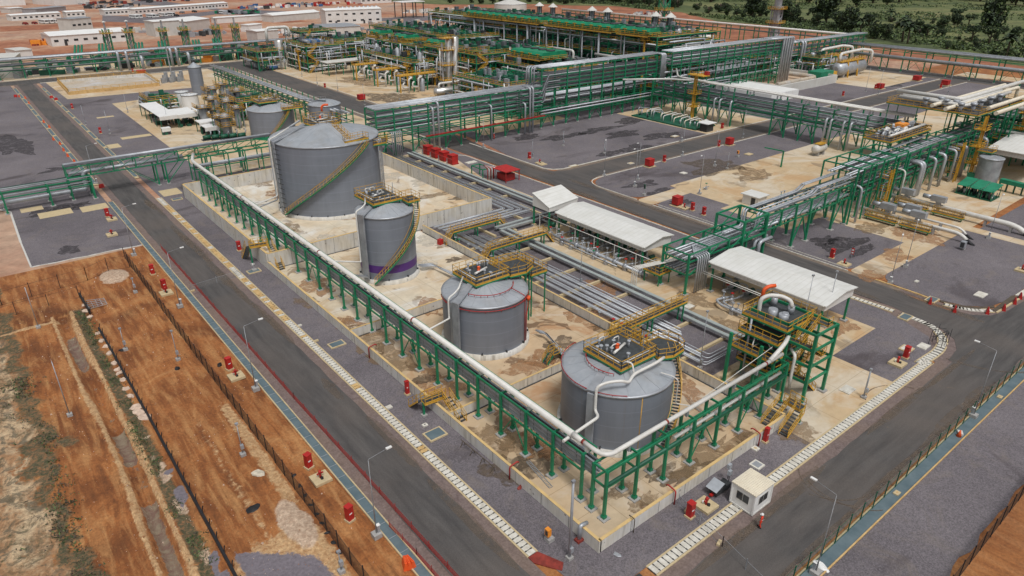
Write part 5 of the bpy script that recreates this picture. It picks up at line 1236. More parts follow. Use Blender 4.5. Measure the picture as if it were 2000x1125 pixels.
bt = bigrack('tall green rack of stacked pipes behind the largest tank, left part', 48, 104, 127.6, 133.2, 12.8, (7.4, 8.6, 9.8, 11.2), rn, 5)
g = MB()
for x, r, zt in ((64.5, .3, 11.8), (66.2, .3, 13.0), (96.5, .28, 9.0), (98.3, .3, 13.3), (99.4, .3, 13.3), (84, .24, 10)): g.tube(rnd([(x, 130, zt), (x, 126.7, zt), (x, 126.7, .3)], .8, 4), r, 'pipe', 8)
for x in range(54, 60): g.tube(rnd([(x*.55+22, 129, 7.0), (x*.55+22, 126.5, 7.0), (x*.55+22, 126.5, .4)], .5, 3), .14, 'pipe', 6)
for k in range(10): g.tube(rnd([(93.5+k*.0, 127.2, 7+k*.62), (94.4, 127.2, 7+k*.62), (95.8, 127.2, 6.4+k*.62)], .3, 2), .11, 'pipedk', 5)
bt.parts('drop_pipe', g)
g = MB(); g.bar((62, 126.6, 4.6), (104, 126.6, 4.6), .5, .3, 'redpipe'); g.bar((62, 126.0, 4.2), (104, 126.0, 4.2), .15, .3, 'green'); bt.part('red_pipe_tray', g)
bt2 = bigrack('tallest green rack of stacked pipes, middle part beyond the wet gravel yard', 105, 160, 129.4, 134.6, 17.6, (11.6, 12.8, 14.0, 15.4), rn, 7)
g = MB()
for k in range(8): g.tube(rnd([(112, 128.9, 12.0+k*.62), (106.2-k*.0+k*.18, 128.9, 12.0+k*.62), (105.8-k*.25, 128.9, 8.2+k*.3), (101, 128.9, 7.2+k*.62)], .8, 4), .15, 'pipe' if k % 3 == 0 else 'pipedk', 5)
for k in range(4): g.tube(rnd([(104, 130+k, 18.3), (102.5-k*.3, 130+k*.8, 18.3), (102.5-k*.3, 130+k*.8, 13.2)], .8, 4), .22, 'pipe', 6)
for k in range(5): g.tube(rnd([(157, 129.4+k*.6, 18.0), (157.5+k*.5, 127.8, 18.0), (157.5+k*.5, 127.8, 9.0)], .8, 4), .24, 'pipe', 6)
bt2.parts('drop_pipe', g)
g = MB(); 
for z, y in ((5.4, 129), (8.0, 133), (4.6, 128.6)): g.tube([(104, y, z), (200, y, z)], .2, 'pipe', 7)
g.box(104, 128.8, 3.4, 160, 129.4, 3.5, 'green'); bt2.parts('low_pipe', g)
bt3 = bigrack('tall green rack of stacked pipes, right part ending in a cascade of drop pipes', 165, 240, 129.4, 134.6, 17.6, (13.4, 14.6, 15.8), rn, 6)
g = MB()
for k in range(5): g.tube(rnd([(225, 129.8+k*.8, 18), (233+k*1.7, 128.6, 18), (233+k*1.7, 128.6, 17), (233+k*1.7, 128.6, 1)], 1.2, 4), .42, 'pipe', 7)
for z in (6, 9, 11): g.tube([(160, 131, z), (236, 131, z)], .3, 'pipe', 6)
bt3.parts('drop_pipe', g)
bt4 = bigrack('green rack of pipes beyond the white walled basin', 246, 322, 138, 143, 13.5, (9, 11), rn, 5)
g = MB(); 
for k in range(2): g.tube(rnd([(262+k*2, 140, 14), (262+k*2, 136.6, 14), (262+k*2, 136.6, .5)], 1.2, 4), .5, 'pipe', 7)
bt4.parts('drop_pipe', g)
rack('pipe_rack', 'low green rack behind the stacked pipes beside the middle gravel', 'x', 106, 240, (139, 145), 6, (4.2, 6.5), 6.7, postw=.3, foot=0, pipes=rand_pipes((139.3, 144.7), 6.5, 6, (.3, .2), ('pipe', 'pipedk'), rn)+rand_pipes((139.3, 144.7), 4.2, 5, (.3, .2), ('pipedk', 'pipe'), rn), truss=2)
# rack along the far left of the middle road
rack('pipe_rack', 'long green pipe rack beside the middle road behind the two rear tanks', 'y', 156, 268, (50.6, 55.6), 4.4, (4.4, 6.4), 7.8, postw=.26, foot=0,
   pipes=[(50.2, 8.0, .3, 'pipe'), (51.4, 8.0, .26, 'pipe'), (53.6, 6.9, .25, 'pipedk'), (52.4, 6.9, .2, 'pipedk'), (54.6, 6.9, .2, 'pipe'), (51.5, 4.8, .3, 'pipedk'), (53.5, 4.8, .3, 'tray')])
# far rack across the top left
rack('pipe_rack', 'far green pipe rack crossing behind the left road', 'x', -70, 150, (334, 341), 9, (3.6, 5.4, 7.2), 7.9, postw=.4, foot=0, onepost=True,
   pipes=[(333.8, 8.2, .5, 'pipe'), (335.5, 8.2, .5, 'pipe'), (337, 8.2, .5, 'pipedk'), (334, 5.8, .3, 'pipedk'), (334, 4.0, .3, 'pipedk'), (337, 5.8, .4, 'tray')], truss=2)
t = T('drop_pipe_group', 'fat grey drop pipes on the front of the far left rack', 'pipes', (20, 333, 0))
for x, h, r in ((29.5, 8.2, .8), (33, 8.2, .8), (39, 5.4, .9), (84.8, 8.2, .8), (87.4, 8.2, .8), (92.5, 5.4, .9)):
    if x > 80: x -= 33; 
    g = MB(); g.tube(rnd([(x, 336, h), (x, 332.6, h), (x, 332.6, .3)], 1.4, 4), r*.75, 'pipe', 8); t.part('pipe', g)
# outer rack on the far right
rack('pipe_rack', 'outer green pipe rack beyond the far right road', 'y', 150, -40, (306, 313), 9.5, (5.5, 8.6), 9.6, postw=.4, foot=0, onepost=True,
   pipes=[(306, 6.3, .7, 'pipe'), (306.5, 10, .4, 'pipe'), (308, 10, .4, 'pipedk'), (309.5, 10, .4, 'pipe'), (311, 10, .4, 'pipedk'), (312.5, 10, .4, 'pipe')], truss=2)
rack('pipe_rack', 'far green pipe rack in front of the red cleared ground', 'y', 390, 160, (352, 357), 10, (6.5, 8.5), 9, postw=.4, foot=0, onepost=True, pipes=[(352, 9.4, .6, 'pipewh'), (354, 9.4, .4, 'pipe'), (352.2, 6.8, .4, 'pipedk')])

# ================================================================ stair tower with drums
def hpx(px, py, py2):
    x, y = at(px, py); lo, hi = 0, 90
    for _ in range(40):
        m = (lo+hi)/2; v = Vector((x-CX, y-CY, m-CH)); q = 562.5-FPX*v.dot(Uv)/v.dot(Fv)
        if q > py2: lo = m
        else: hi = m
    return lo
t = T('stair_tower', 'green steel tower of stairs and yellow railed decks at the right bund end', 'tower', (35.5, 1, 0))
for x, y in ((35.5, 1.0), (40.0, .9), (35.5, 4.3), (40, 4.3), (35.5, 9.6), (40, 9.6), (31.9, 9.6), (31.9, 5.4)):
    h = 9.6 if x > 32 else 7.4
    g = MB(); g.bar((x, y, 0), (x, y, h), .34, .34, 'green'); o = t.part('post', g); f = MB(); f.cbox(x, y, 0, .9, .9, .3, 'block'); t.sub('footing', f, o)
g = MB()
for z in (3.0, 5.2, 7.4, 9.5):
    for a, b in (((35.5, 1), (40, .9)), ((35.5, 4.3), (40, 4.3)), ((35.5, 9.6), (40, 9.6)), ((35.5, 1), (35.5, 9.6)), ((40, .9), (40, 9.6))): g.bar((*a, z), (*b, z), .2, .3, 'green')
t.part('beam', g)
for z, ps in ((3.0, [rect(34.2, 4.4, 40, 9.8)]), (5.2, [rect(33.0, 4.4, 40, 10)]), (7.4, [rect(33.6, 4.4, 40, 9.8)]), (9.3, [rect(34.2, 3.9, 40.4, 10)])):
    for p in ps: deck(t, p, z, 'deck', step=1.0)
for z0, z1, s in ((0, 3.0, 1), (3.0, 5.2, -1), (5.2, 7.4, 1), (7.4, 9.3, -1)):
    g = MB(); a = (38.9 if s > 0 else 36.6); x0, x1 = (39.4, 36.2) if s > 0 else (36.2, 39.4); y = 2.0 if s > 0 else 3.3
    stairs(g, (x0, y, z0), (x1, y, z1), .9, t=.06); g.box(min(x1, x1)-.5, 1.5, z1-.06, x1+.5, 4.3, z1, 'grate'); rail(g, [(x1-.5, 4.3, z1), (x1-.5, 1.5, z1), (x1+.5, 1.5, z1)], t=.05); t.part('flight', g)
rn = random.Random(4)
for k in range(5):
    x, y = 35.4+rn.uniform(0, 4), 5.2+rn.uniform(0, 4.2); g = MB(); g.cyl(x, y, 9.3, 10.1+rn.random()*.5, .35+rn.random()*.25, 'steel', n=12); t.part('filter_drum', g)
g = MB()
for k in range(26):
    x, y, z = rn.uniform(34, 39.6), rn.uniform(4.8, 9.6), rn.choice((3.0, 5.2, 7.4)); 
    if k % 2: g.cyl(x, y, z, z+rn.uniform(.8, 1.9), .12, 'steel', n=6); g.cyl(x, y, z+1, z+1.15, .25, 'pipewh', n=8)
    else: g.tube(rnd([(x, y, z+.5), (x+rn.uniform(-1.5, 1.5), y, z+.5), (x+rn.uniform(-1.5, 1.5), y, z+2.0)], .2, 3), .09, 'pipewh', 6)
t.part('small_pipework', g)
g = MB(); g.tube(rnd([(37.4, 9.5, 10.2), (37.4, 9.5, 11.6), (37.9, 9.2, 12.0), (38.7, 8.8, 12.0)], .5, 4), .24, 'orange', 8); t.part('vent_outlet', g)
g = MB(); g.tube([(34.2, 8.6, 0), (34.2, 8.6, 9)], .16, 'steel', 6); g.tube(rnd([(36.5, 4.6, 6.2), (35.3, 2.9, 6.1), (35.3, 2.9, 2.5), (36.5, 3.4, .8)], .5, 4), .2, 'pipewh', 7); t.part('riser', g)

# ================================================================ process modules
def module(label, x0, x1, y0, y1, lv, nx, ny, seed, pipes=26, rails=True, stair=True, top=None, dk='dgreen', vess=4, name='process_module', pr=(.12, .3), wl=True, yp=0):
    rn = random.Random(seed); t = T(name, label, 'process module', (x0, y0, 0)); H = lv[-1]
    for i in range(nx+1):
        for j in range(ny+1):
            x = x0+(x1-x0)*i/nx; y = y0+(y1-y0)*j/ny; g = MB(); g.bar((x, y, 0), (x, y, H), .35, .35, 'green'); t.part('post', g)
    g = MB()
    for z in lv:
        for j in range(ny+1): y = y0+(y1-y0)*j/ny; g.bar((x0, y, z-.2), (x1, y, z-.2), .25, .35, 'green')
        for i in range(nx+1): x = x0+(x1-x0)*i/nx; g.bar((x, y0, z-.2), (x, y1, z-.2), .25, .35, 'green')
    for k in range(nx): 
        xa, xb = x0+(x1-x0)*k/nx, x0+(x1-x0)*(k+1)/nx
        if rn.random() < .6: g.bar((xa, y0, 0), (xb, y0, lv[0]), .18, .18, 'green')
    t.part('beam', g)
    for z in lv:
        g = MB(); wd = min(2.2, (x1-x0)*.2); m = 'dark' if rn.random() < .6 else 'grate'
        g.box(x0, y0, z-.1, x0+wd, y1, z, m); g.box(x0+wd, y0, z-.1, x1, y0+wd, z, m); g.box(x0+wd, (y0+y1)/2, z-.1, x1, (y0+y1)/2+wd, z, m); d = t.part('deck', g)
        lp = MB()
        for k in range(int((x1-x0)/2.2)): x = x0+1.2+k*2.2+rn.uniform(-.4, .4); r = rn.uniform(*pr); lp.tube([(x, y0+.3, z-.5-r), (x, y1-.3, z-.5-r)], r, rn.choice(('pipedk', 'dgreen', 'dgreen', 'pipe', 'tray')), 5)
        for k in range(int((y1-y0)/3)): y = y0+1+k*3+rn.uniform(-.5, .5); r = rn.uniform(*pr)*.8; lp.tube([(x0+.3, y, z-1.1-r), (x1-.3, y, z-1.1-r)], r, rn.choice(('pipedk', 'dgreen', 'dgreen', 'tray')), 5)
        for k in range(int((x1-x0)*(y1-y0)/26)): x, y = rn.uniform(x0+1, x1-1), rn.uniform(y0+1, y1-1); lp.cbox(x, y, z, rn.uniform(.5, 2), rn.uniform(.5, 2), rn.uniform(.6, 2.2), rn.choice(('dark', 'dgreen', 'steel', 'dgreen', 'pipedk')))
        t.parts('pipe_layer', lp, 40)
        if rails:
            r = MB(); rail(r, [(x0, y1, z), (x0, y0, z), (x1, y0, z)], 1.2, step=2.2, t=.1); 
            for a, b in (((x0-.05, y0-.05), (x1, y0-.05)), ((x0-.05, y0), (x0-.05, y1))): r.bar((*a, z), (*b, z), .12, .3, 'yellow')
            t.sub('railing', r, d)
    lp = MB()
    for k in range(min(90, int((x1-x0)*(y1-y0)/7))): x, y = rn.uniform(x0+.5, x1-.5), rn.uniform(y0+.3, y1-.5); za = rn.choice((0,)+tuple(lv[:-1])); lp.bar((x, y, za), (x, y, min(H, za+rn.uniform(3, 9))), .22, .22, rn.choice(('green', 'green', 'dgreen', 'pipedk', 'pipe', 'dgreen')))
    for k in range(min(30, int((x1-x0)/1.5))): x = rn.uniform(x0, x1-3); z = rn.uniform(0, H-3); lp.bar((x, y0, z), (x+3, y0, z+3), .14, .14, 'green')
    t.parts('inner_column', lp, 60)
    for k in range(pipes):
        g = MB(); m = rn.choice(('pipe', 'pipe', 'pipedk', 'steel', 'pipewh', 'tray')); r = rn.uniform(*pr); c = rn.random()
        x = rn.uniform(x0, x1); y = rn.uniform(y0, y1); z = rn.uniform(1, H)
        if c < .4:
            f = rn.random() < .5; xx = (x0-.5 if f else x); yy = (y if f else y0-.5); za = rn.uniform(0, H*.5); zb = rn.uniform(za+2, H+1); g.tube([(xx, yy, za), (xx, yy, zb)], r, m, 6)
        elif c < .7: L = rn.uniform(3, (x1-x0)*.8); a = rn.uniform(x0, x1-L*.8); g.tube(rnd([(a, y0-.4, z), (a+L, y0-.4, z), (a+L, y0-.4, max(.3, z-rn.uniform(1, 4)))], .5, 3), r, m, 6)
        else: L = rn.uniform(3, (y1-y0)*.8); a = rn.uniform(y0, y1-L*.8); g.tube(rnd([(x0-.4, a, z), (x0-.4, a+L, z), (x0-.4, a+L, max(.3, z-rn.uniform(1, 4)))], .5, 3), r, m, 6)
        t.part('pipe', g)
    for k in range(vess):
        g = MB(); x = rn.uniform(x0+1, x1-1); y = rn.uniform(y0+1, min(y1-1, y0+(y1-y0)*.7)); zb = rn.choice([0]+list(lv[:-1])); rr = rn.uniform(.6, 1.3)
        if rn.random() < .6: g.lathe(x, y, [(rr, zb), (rr, zb+3.4), (rr*.6, zb+3.9), (.02, zb+4.0)], rn.choice(('steel', 'silver', 'tray')), 12)
        else: g.tube([(x-2, y, zb+1.3), (x-1.8, y, zb+1.3), (x+1.8, y, zb+1.3), (x+2, y, zb+1.3)], [.3, .9, .9, .3], rn.choice(('steel', 'pipewh', 'blue', 'silver')), 12)
        t.part('vessel', g)
    if stair:
        g = MB(); z0 = 0; s = 1
        for z in lv: stairs(g, (x0+(0 if s > 0 else 4.5), y0-.9, z0), (x0+(4.5 if s > 0 else 0), y0-.9, z), .9, t=.08, step=.5); z0 = z; s = -s
        t.part('stair', g)
    for k in range(yp):
        g = MB(); x, y, z = x0-1.1, rn.uniform(y0+1, y1-2), rn.uniform(3, H-1); g.box(x-1, y-1.3, z-.1, x+1, y+1.3, z, 'yellow'); rail(g, [(x+1, y-1.3, z), (x-1, y-1.3, z), (x-1, y+1.3, z), (x+1, y+1.3, z)], 1.2, step=1.3, t=.1); g.bar((x, y, 0), (x, y, z), .5, .5, 'yellow'); t.part('ladder_platform', g)
    return t
def cooler(t, x0, x1, y0, y1, z, n=1, fan='bgreen', axis='y'):
    """green air cooler hoods with yellow walkway edge"""
    g = MB(); cc = .7
    if axis == 'y':
        prof = [(x0, z), (x0-.25, z+1.1), (x0+cc, z+2.1), (x1-cc, z+2.1), (x1+.2, z+1.1), (x1, z)]
        k = len(prof); g.add([(a, y0, b) for a, b in prof]+[(a, y1, b) for a, b in prof], [(i, (i+1) % k, k+(i+1) % k, k+i) for i in range(k)]+[tuple(range(k)), tuple(k+i for i in reversed(range(k)))], fan)
    o = t.part('cooler_hood', g)
    r = MB(); m = int((y1-y0)/4.4)
    for i in range(m):
        y = y0+(y1-y0)*(i+.5)/m; r.box(x0-.3, y-.12, z+.2, x0-.18, y+.12, z+1.5, 'yellow'); f_ = MB(); f_.cyl((x0+x1)/2, y, z+2.1, z+2.5, 1.7, 'dark', n=14); t.sub('fan_ring', f_, o); r.box(x0-.32, y-1, z+1.2, x0-.2, y+1, z+1.45, 'yellow')
    t.sub('fan_support', r, o)
    r = MB(); r.box(x0-1.6, y0-.5, z-.5, x0, y1+.5, z-.4, 'grate'); rail(r, [(x0-1.6, y1+.5, z-.4), (x0-1.6, y0-.5, z-.4), (x1, y0-.5, z-.4)], 1.2, step=2.2, t=.11); r.bar((x0-1.6, y0-.5, z-.5), (x0-1.6, y1+.5, z-.5), .15, .45, 'yellow'); t.part('walkway', r)
u = module('multi storey green process module with yellow railed floors and blue drums, left of centre', 94, 112, 275, 300, (4.2, 7.6, 11.2), 5, 5, 31, 50, vess=9, yp=1)
g = MB()
for k in range(5): g.tube([(98+k*1.6, 281, 12.4), (98+k*1.6, 287, 12.4)], .8, 'blue' if k % 2 else 'steel', 10)
u.part('top_drum', g)
module('smaller green module with yellow railings behind the multi storey one', 104, 122, 303, 322, (5, 9, 14.5), 2, 2, 32, 20)
module('green frame with yellow rails left of the shiny column', 78, 90, 292, 312, (4.5, 8.5), 2, 2, 33, 16, stair=False)
t = T('process_column', 'short shiny silver column with an arched white pipe above', 'column', (92.7, 302, 0))
g = MB(); g.lathe(92.0, 301, [(2.0, .0), (2.0, 11.5), (1.4, 12.1), (.02, 12.3)], 'silver', 20); t.part('shell', g)
g = MB(); g.tube(rnd([(90, 310, 10), (90, 310, 16.5), (101, 310, 16.5), (101, 310, 12)], 2, 5), .7, 'pipewh', 8); t.part('overhead_pipe', g)
g = MB(); g.box(89, 299, 0, 97, 303, 3.2, 'concwall'); t.part('plinth', g)
shelter('flat grey canopy in front of the process modules, left of centre', 97, 119, 261, 268, 5.6, .2, .5, [(x, y) for x in (97.2, 104, 111, 118.8) for y in (261.2, 267.8)], gable=False, foot=False, roof='offwhite', fm='offwhite')
for k, (y, lb) in enumerate(((244, 'farthest'), (226, 'middle'), (208, 'nearest'))):
    t = T('pipe_gantry', 'yellow topped gantry with white bent pipes, %s of the row of three' % lb, 'gantry', (101, y, 0), 'yellow topped gantries beside the middle road')
    g = MB(); g.box(100.5, y-1.5, 6.2, 118, y+1.5, 6.5, 'yellow'); rail(g, [(118, y-1.5, 6.5), (100.5, y-1.5, 6.5), (100.5, y+1.5, 6.5)], 1.3, step=2, t=.12); t.part('deck', g)
    for x in (101, 107, 113): g = MB(); g.bar((x, y-1.3, 0), (x, y-1.3, 6.3), .4, .4, 'yellow' if x < 103 else 'green'); g.bar((x, y+1.3, 0), (x, y+1.3, 6.3), .4, .4, 'green'); t.part('post', g)
    for q in range(2): g = MB(); x = 103.5+q*4.2; g.tube(rnd([(x, y-3.5, .5), (x, y-3.5, 5.4), (x+1.6, y-3.5, 5.8), (x+1.6, y-1, 5.8)], .7, 4), .35, 'pipewh', 8); g.tube(rnd([(x-1.8, y-3.5, 4.2), (x-2.6, y-3.5, 3.8), (x-2.6, y-3.5, 2.4), (x, y-3.5, 2.2)], .5, 3), .3, 'pipewh', 8); t.part('bent_pipe', g)
    g = MB(); g.lathe(110, y-2.5, [(1.0, 0), (1.0, 4.5), (.02, 5.2)], 'tray', 12); t.part('vessel', g)
    u = module('green process module with a green cooler on top, %s of three' % lb, 122, 138, y+17, y+31, (5, 9, 13.5), 2, 2, 41+k, 26, stair=False, yp=2, vess=3)
    cooler(u, 127, 134, (268, 245, 219)[k], (277, 254, 228)[k], 14.2)
    t = T('process_column', 'pair of tall blue grey columns before the cooler modules, %s of three' % lb, 'column', (119, y+12, 0), 'blue grey columns before the cooler modules')
    g = MB()
    for q in range(2): g = MB(); g.lathe(118.5+q*2.7, y+12+q*2, [(1.05, 0), (1.05, 12-q*2), (.02, 12.8-q*2)], 'tray', 14); t.part('column_shell', g)
module('dense green pipe module behind the row of gantries', 122, 160, 186, 222, (4.5, 8, 11.5, 14.5), 6, 7, 51, 70, yp=5, vess=10)
module('long dark green module filling the middle distance', 139, 162, 224, 300, (5, 9.5, 13, 16), 4, 14, 52, 80, yp=6, vess=10, stair=False)
module('low green frame with pipes behind the multi storey module', 113, 138, 284, 312, (4.5, 8, 11), 4, 4, 53, 40, yp=2, vess=5, stair=False)
module('green frame squeezed between the gantries and the cooler modules', 112, 121, 214, 262, (3.5, 6.5, 9.5), 2, 9, 54, 50, yp=2, vess=5, stair=False)
module('green frame behind the shiny twin column', 123, 131, 190, 214, (4, 8, 12, 15.5), 2, 5, 55, 40, yp=1, vess=3, stair=False)
t = T('process_column', 'tall shiny twin column with yellow platforms in front of the green modules', 'column', (118.8, 199, 0))
for x, y, r, h, m in ((118.6, 199.4, 1.1, 19.2, 'silver'), (121.4, 199.0, 1.5, 19.6, 'silver'), (115.8, 199.4, .4, 17.5, 'pipe')): g = MB(); g.lathe(x, y, [(r, 0), (r, h), (r*.6, h+.5), (.02, h+.7)], m, 16); t.part('column_shell', g)
for z in (4.5, 10, 15.5, 19.8): 
    g = MB(); g.box(114.8, 196.9, z-.12, 120, 201, z, 'yellow'); rail(g, [(114.8, 201, z), (114.8, 196.9, z), (120, 196.9, z)], 1.2, step=1.4, t=.1); t.part('platform', g)
t = T('horizontal_vessel', 'shiny horizontal vessel on a yellow railed skid below the twin column', 'vessel', (108, 190, 0))
g = MB(); g.tube([(103, 186, 3), (103.6, 186, 3), (116, 186, 3), (116.6, 186, 3)], [.5, 1.6, 1.6, .5], 'silver', 16); t.part('shell', g)
deck(t, rect(100, 181, 119, 184), 1.6, 'skid'); g = MB(); g.tube(rnd([(105, 186, 4.2), (105, 186, 6), (114, 186, 6), (118, 186, 8)], .8, 4), .4, 'pipewh', 8); t.part('pipe', g)
# cooler bank
u = module('huge green multi storey cooler structure with grey drop pipes in the background', 164, 200, 136, 284, (5.2, 10, 15, 19.5, 22.3), 4, 19, 61, 99, stair=False, yp=7, vess=10, pr=(.14, .34), dk='dark')
for a, b in ((139, 153), (156.5, 193), (197.5, 220.5), (222, 250)): cooler(u, 163.2, 168.6, a, b, 22.7)
g = MB()
for k, (y, z0, z1, r) in enumerate(((150, 8, 19, .5), (163, 2, 19.5, .9), (172, 3, 19.5, .6), (186, 3, 19, .55), (193, 5, 19, .5), (205, 1, 19.5, 1.0), (212, 5, 19, .7), (221, 2, 19, .6), (236, 2, 19, .7), (243, 1, 19.5, 1.0))): g = MB(); g.tube([(162.6, y, z0), (162.6, y, z1+2.8)], r*.5, 'pipe', 8); u.part('pipe', g)
for k in range(34): y = 139+k*4.3; g = MB(); z1 = rn.uniform(9, 22); g.tube(rnd([(163, y, z1-rn.uniform(5, 9)), (162.8, y, z1), (168, y, z1)], .8, 3), rn.uniform(.15, .3), rn.choice(('pipe', 'pipe', 'pipedk', 'pipewh')), 6); u.part('pipe', g)
for y in (148, 176, 214): g = MB(); g.tube(rnd([(162, y+16, 14), (162, y, 14), (162, y, 9.5), (162, y+10, 9.5)], 1.2, 4), .5, 'pipewh', 8); u.part('pipe', g)
for y in (155, 190, 228, 250): g = MB(); g.box(157, y-6, 8.8, 163, y+6, 9.2, 'yellow'); rail(g, [(157, y+6, 9.2), (157, y-6, 9.2), (163, y-6, 9.2)], 1.2, step=2, t=.12); g.bar((157.4, y-5, 0), (157.4, y-5, 9), .5, .5, 'yellow'); g.bar((157.4, y+5, 0), (157.4, y+5, 9), .5, .5, 'yellow'); u.part('side_platform', g)
u = module('green module with a glossy green cooler and yellow decks before the tall structure', 131, 160, 156, 186, (4, 7.8, 11.5), 6, 6, 71, 60, yp=2, vess=5)
cooler(u, 137, 149, 166, 184, 14.0); g = MB(); g.box(131, 152, 11, 152, 158, 11.3, 'grate'); rail(g, [(131, 158, 11.3), (131, 152, 11.3), (152, 152, 11.3)], 1.2, step=2, t=.1)
for k in range(3): g.tube(rnd([(142+k*2.2, 154, 11.3), (142+k*2.2, 154, 13.6), (144+k*2.2, 156, 13.6), (144+k*2.2, 156, 11.4)], .8, 4), .5, 'pipewh', 8)
u.part('front_deck', g)
module('low green process frame between the stacked rack and the cooler module', 106, 130, 148, 178, (4, 7, 10), 5, 6, 72, 50, yp=1, vess=6, stair=False)
module('green process frame right of the cooler bank', 205, 236, 150, 190, (5, 9), 3, 3, 73, 26, vess=5, stair=False)
module('green equipment frame behind the far basin', 238, 262, 138.5, 168, (4.5, 8.5), 3, 3, 74, 24, vess=4, stair=False)
module('yellow and green valve frame near the horizontal vessels', 262, 276, 128, 144, (5, 8), 2, 2, 75, 18, vess=3, stair=False)
for k, (px, py) in enumerate(((1054, 7), (1081, 1), (1158, 15), (1188, 11), (1283, 27), (1311, 21))):
    x, y = 207, (249, 239, 212, 202, 174, 166)[k]; t = T('exhaust_stack', 'grey exhaust stack with a conical rain cap, %s from the left' % ['first', 'second', 'third', 'fourth', 'fifth', 'sixth'][k], 'stack', (x, y, 0), 'exhaust stacks behind the cooler bank')
    g = MB(); g.lathe(x, y, [(1.5, 0), (1.5, 21.5)], 'offwhite', 16); t.part('flue', g)
    g = MB()
    for a in range(6): g.bar((x+1.3*math.cos(a), y+1.3*math.sin(a), 21.5), (x+1.3*math.cos(a), y+1.3*math.sin(a), 25), .2, .2, 'dark')
    g.lathe(x, y, [(.9, 21.5), (.9, 24.4)], 'steel', 12); t.part('cap_frame', g)
    g = MB(); g.lathe(x, y, [(2.4, 24.8), (.05, 26.6)], 'offwhite', 16); g.lathe(x, y, [(.05, 24.9), (2.3, 24.75)], 'offwhite', 16); t.part('rain_cap', g)
x, y = at(997, 42); tk = tank('big pale tank with a conical roof behind the cooler bank', x, y, 12.5, 13.0, 3.6, 0, seg=40, shell='offwhite', roofm='offwhite')
def mast(name, label, x, y, h, wd, m, plats, cat='tower', tip=None):
    t = T(name, label, cat, (x, y, 0)); 
    for sx, sy in ((-1, -1), (1, -1), (1, 1), (-1, 1)): g = MB(); g.bar((x+sx*wd/2, y+sy*wd/2, 0), (x+sx*wd/2, y+sy*wd/2, h), wd*.12, wd*.12, m); t.part('leg', g)
    g = MB(); z = 0
    while z < h-1:
        for a, b in (((-1, -1), (1, -1)), ((-1, -1), (-1, 1)), ((1, -1), (1, 1))): g.bar((x+a[0]*wd/2, y+a[1]*wd/2, z), (x+b[0]*wd/2, y+b[1]*wd/2, min(h, z+wd)), wd*.09, wd*.09, m)
        z += wd
    t.part('lattice', g)
    for z in plats: g = MB(); w2 = wd*.9; g.box(x-w2, y-w2, z-.15, x+w2, y+w2, z, 'yellow'); rail(g, [(x-w2, y+w2, z), (x-w2, y-w2, z), (x+w2, y-w2, z)], 1.4, step=1.5, t=.14); t.part('platform', g)
    g = MB(); g.lathe(x, y, [(wd*.22, 0), (wd*.22, h+.5)], 'steel', 8); t.part('flue', g)
    if tip: g = MB(); g.lathe(x, y, [(wd*.15, h), (wd*.15, h+tip)], 'steel', 8); g.lathe(x, y, [(wd*.35, h+tip), (.05, h+tip+.6)], 'pipewh', 8); t.part('tip', g)
    return t
OR = ['first', 'second', 'third', 'fourth', 'fifth', 'sixth']
for k, px in enumerate((216, 259, 325, 366, 428, 464)):
    x, y = at(px, 101-k*2.6); h = hpx(px, 101-k*2.6, 57-k*2.2) if 1 else 12
    mast('vent_tower', 'slim green lattice vent tower behind the far rack, %s from the left' % OR[k], x, y, h, 3.0, 'green', (h-2.5,), tip=3.5)['group'] if 0 else None
    t = mast('vent_tower', 'slim green lattice vent tower behind the far rack, %s from the left' % OR[k], x, y, h, 3.0, 'green', (h-2.0,), tip=3.5); t.o['group'] = 'vent towers behind the far rack'
    g = MB(); x2, y2 = x-22, y-32
    for q in range(3): g.tube([(x2+q*1.5, y2, 1.0), (x2+q*1.5+4, y2+16, 5.8)], .55, 'greencase', 6)
    for q in range(3): g.bar((x2+q*2, y2+q*4, 0), (x2+q*2, y2+q*4, 1+q*1.3), .4, .4, 'green')
    tag(g.build('sloping_pipe_set'), 'sloping green pipes in front of the vent towers, %s set from the left' % OR[k], 'pipes', 'sloping green pipes in front of the vent towers')
mast('lattice_mast', 'tall green mast with a yellow platform at the top edge', *at(1293, 62), 38, 5, 'bgreen', (26, 14))
t = mast('lattice_mast', 'tall grey tower with yellow platforms before the far woods', *at(1509, 78), hpx(1509, 78, 12), 4.5, 'steel', (10, 18, 26)); 
g = MB(); x, y = at(1509, 78); g.lathe(x, y, [(2.2, 0), (2.2, 26)], 'steel', 12); t.part('column_shell', g)
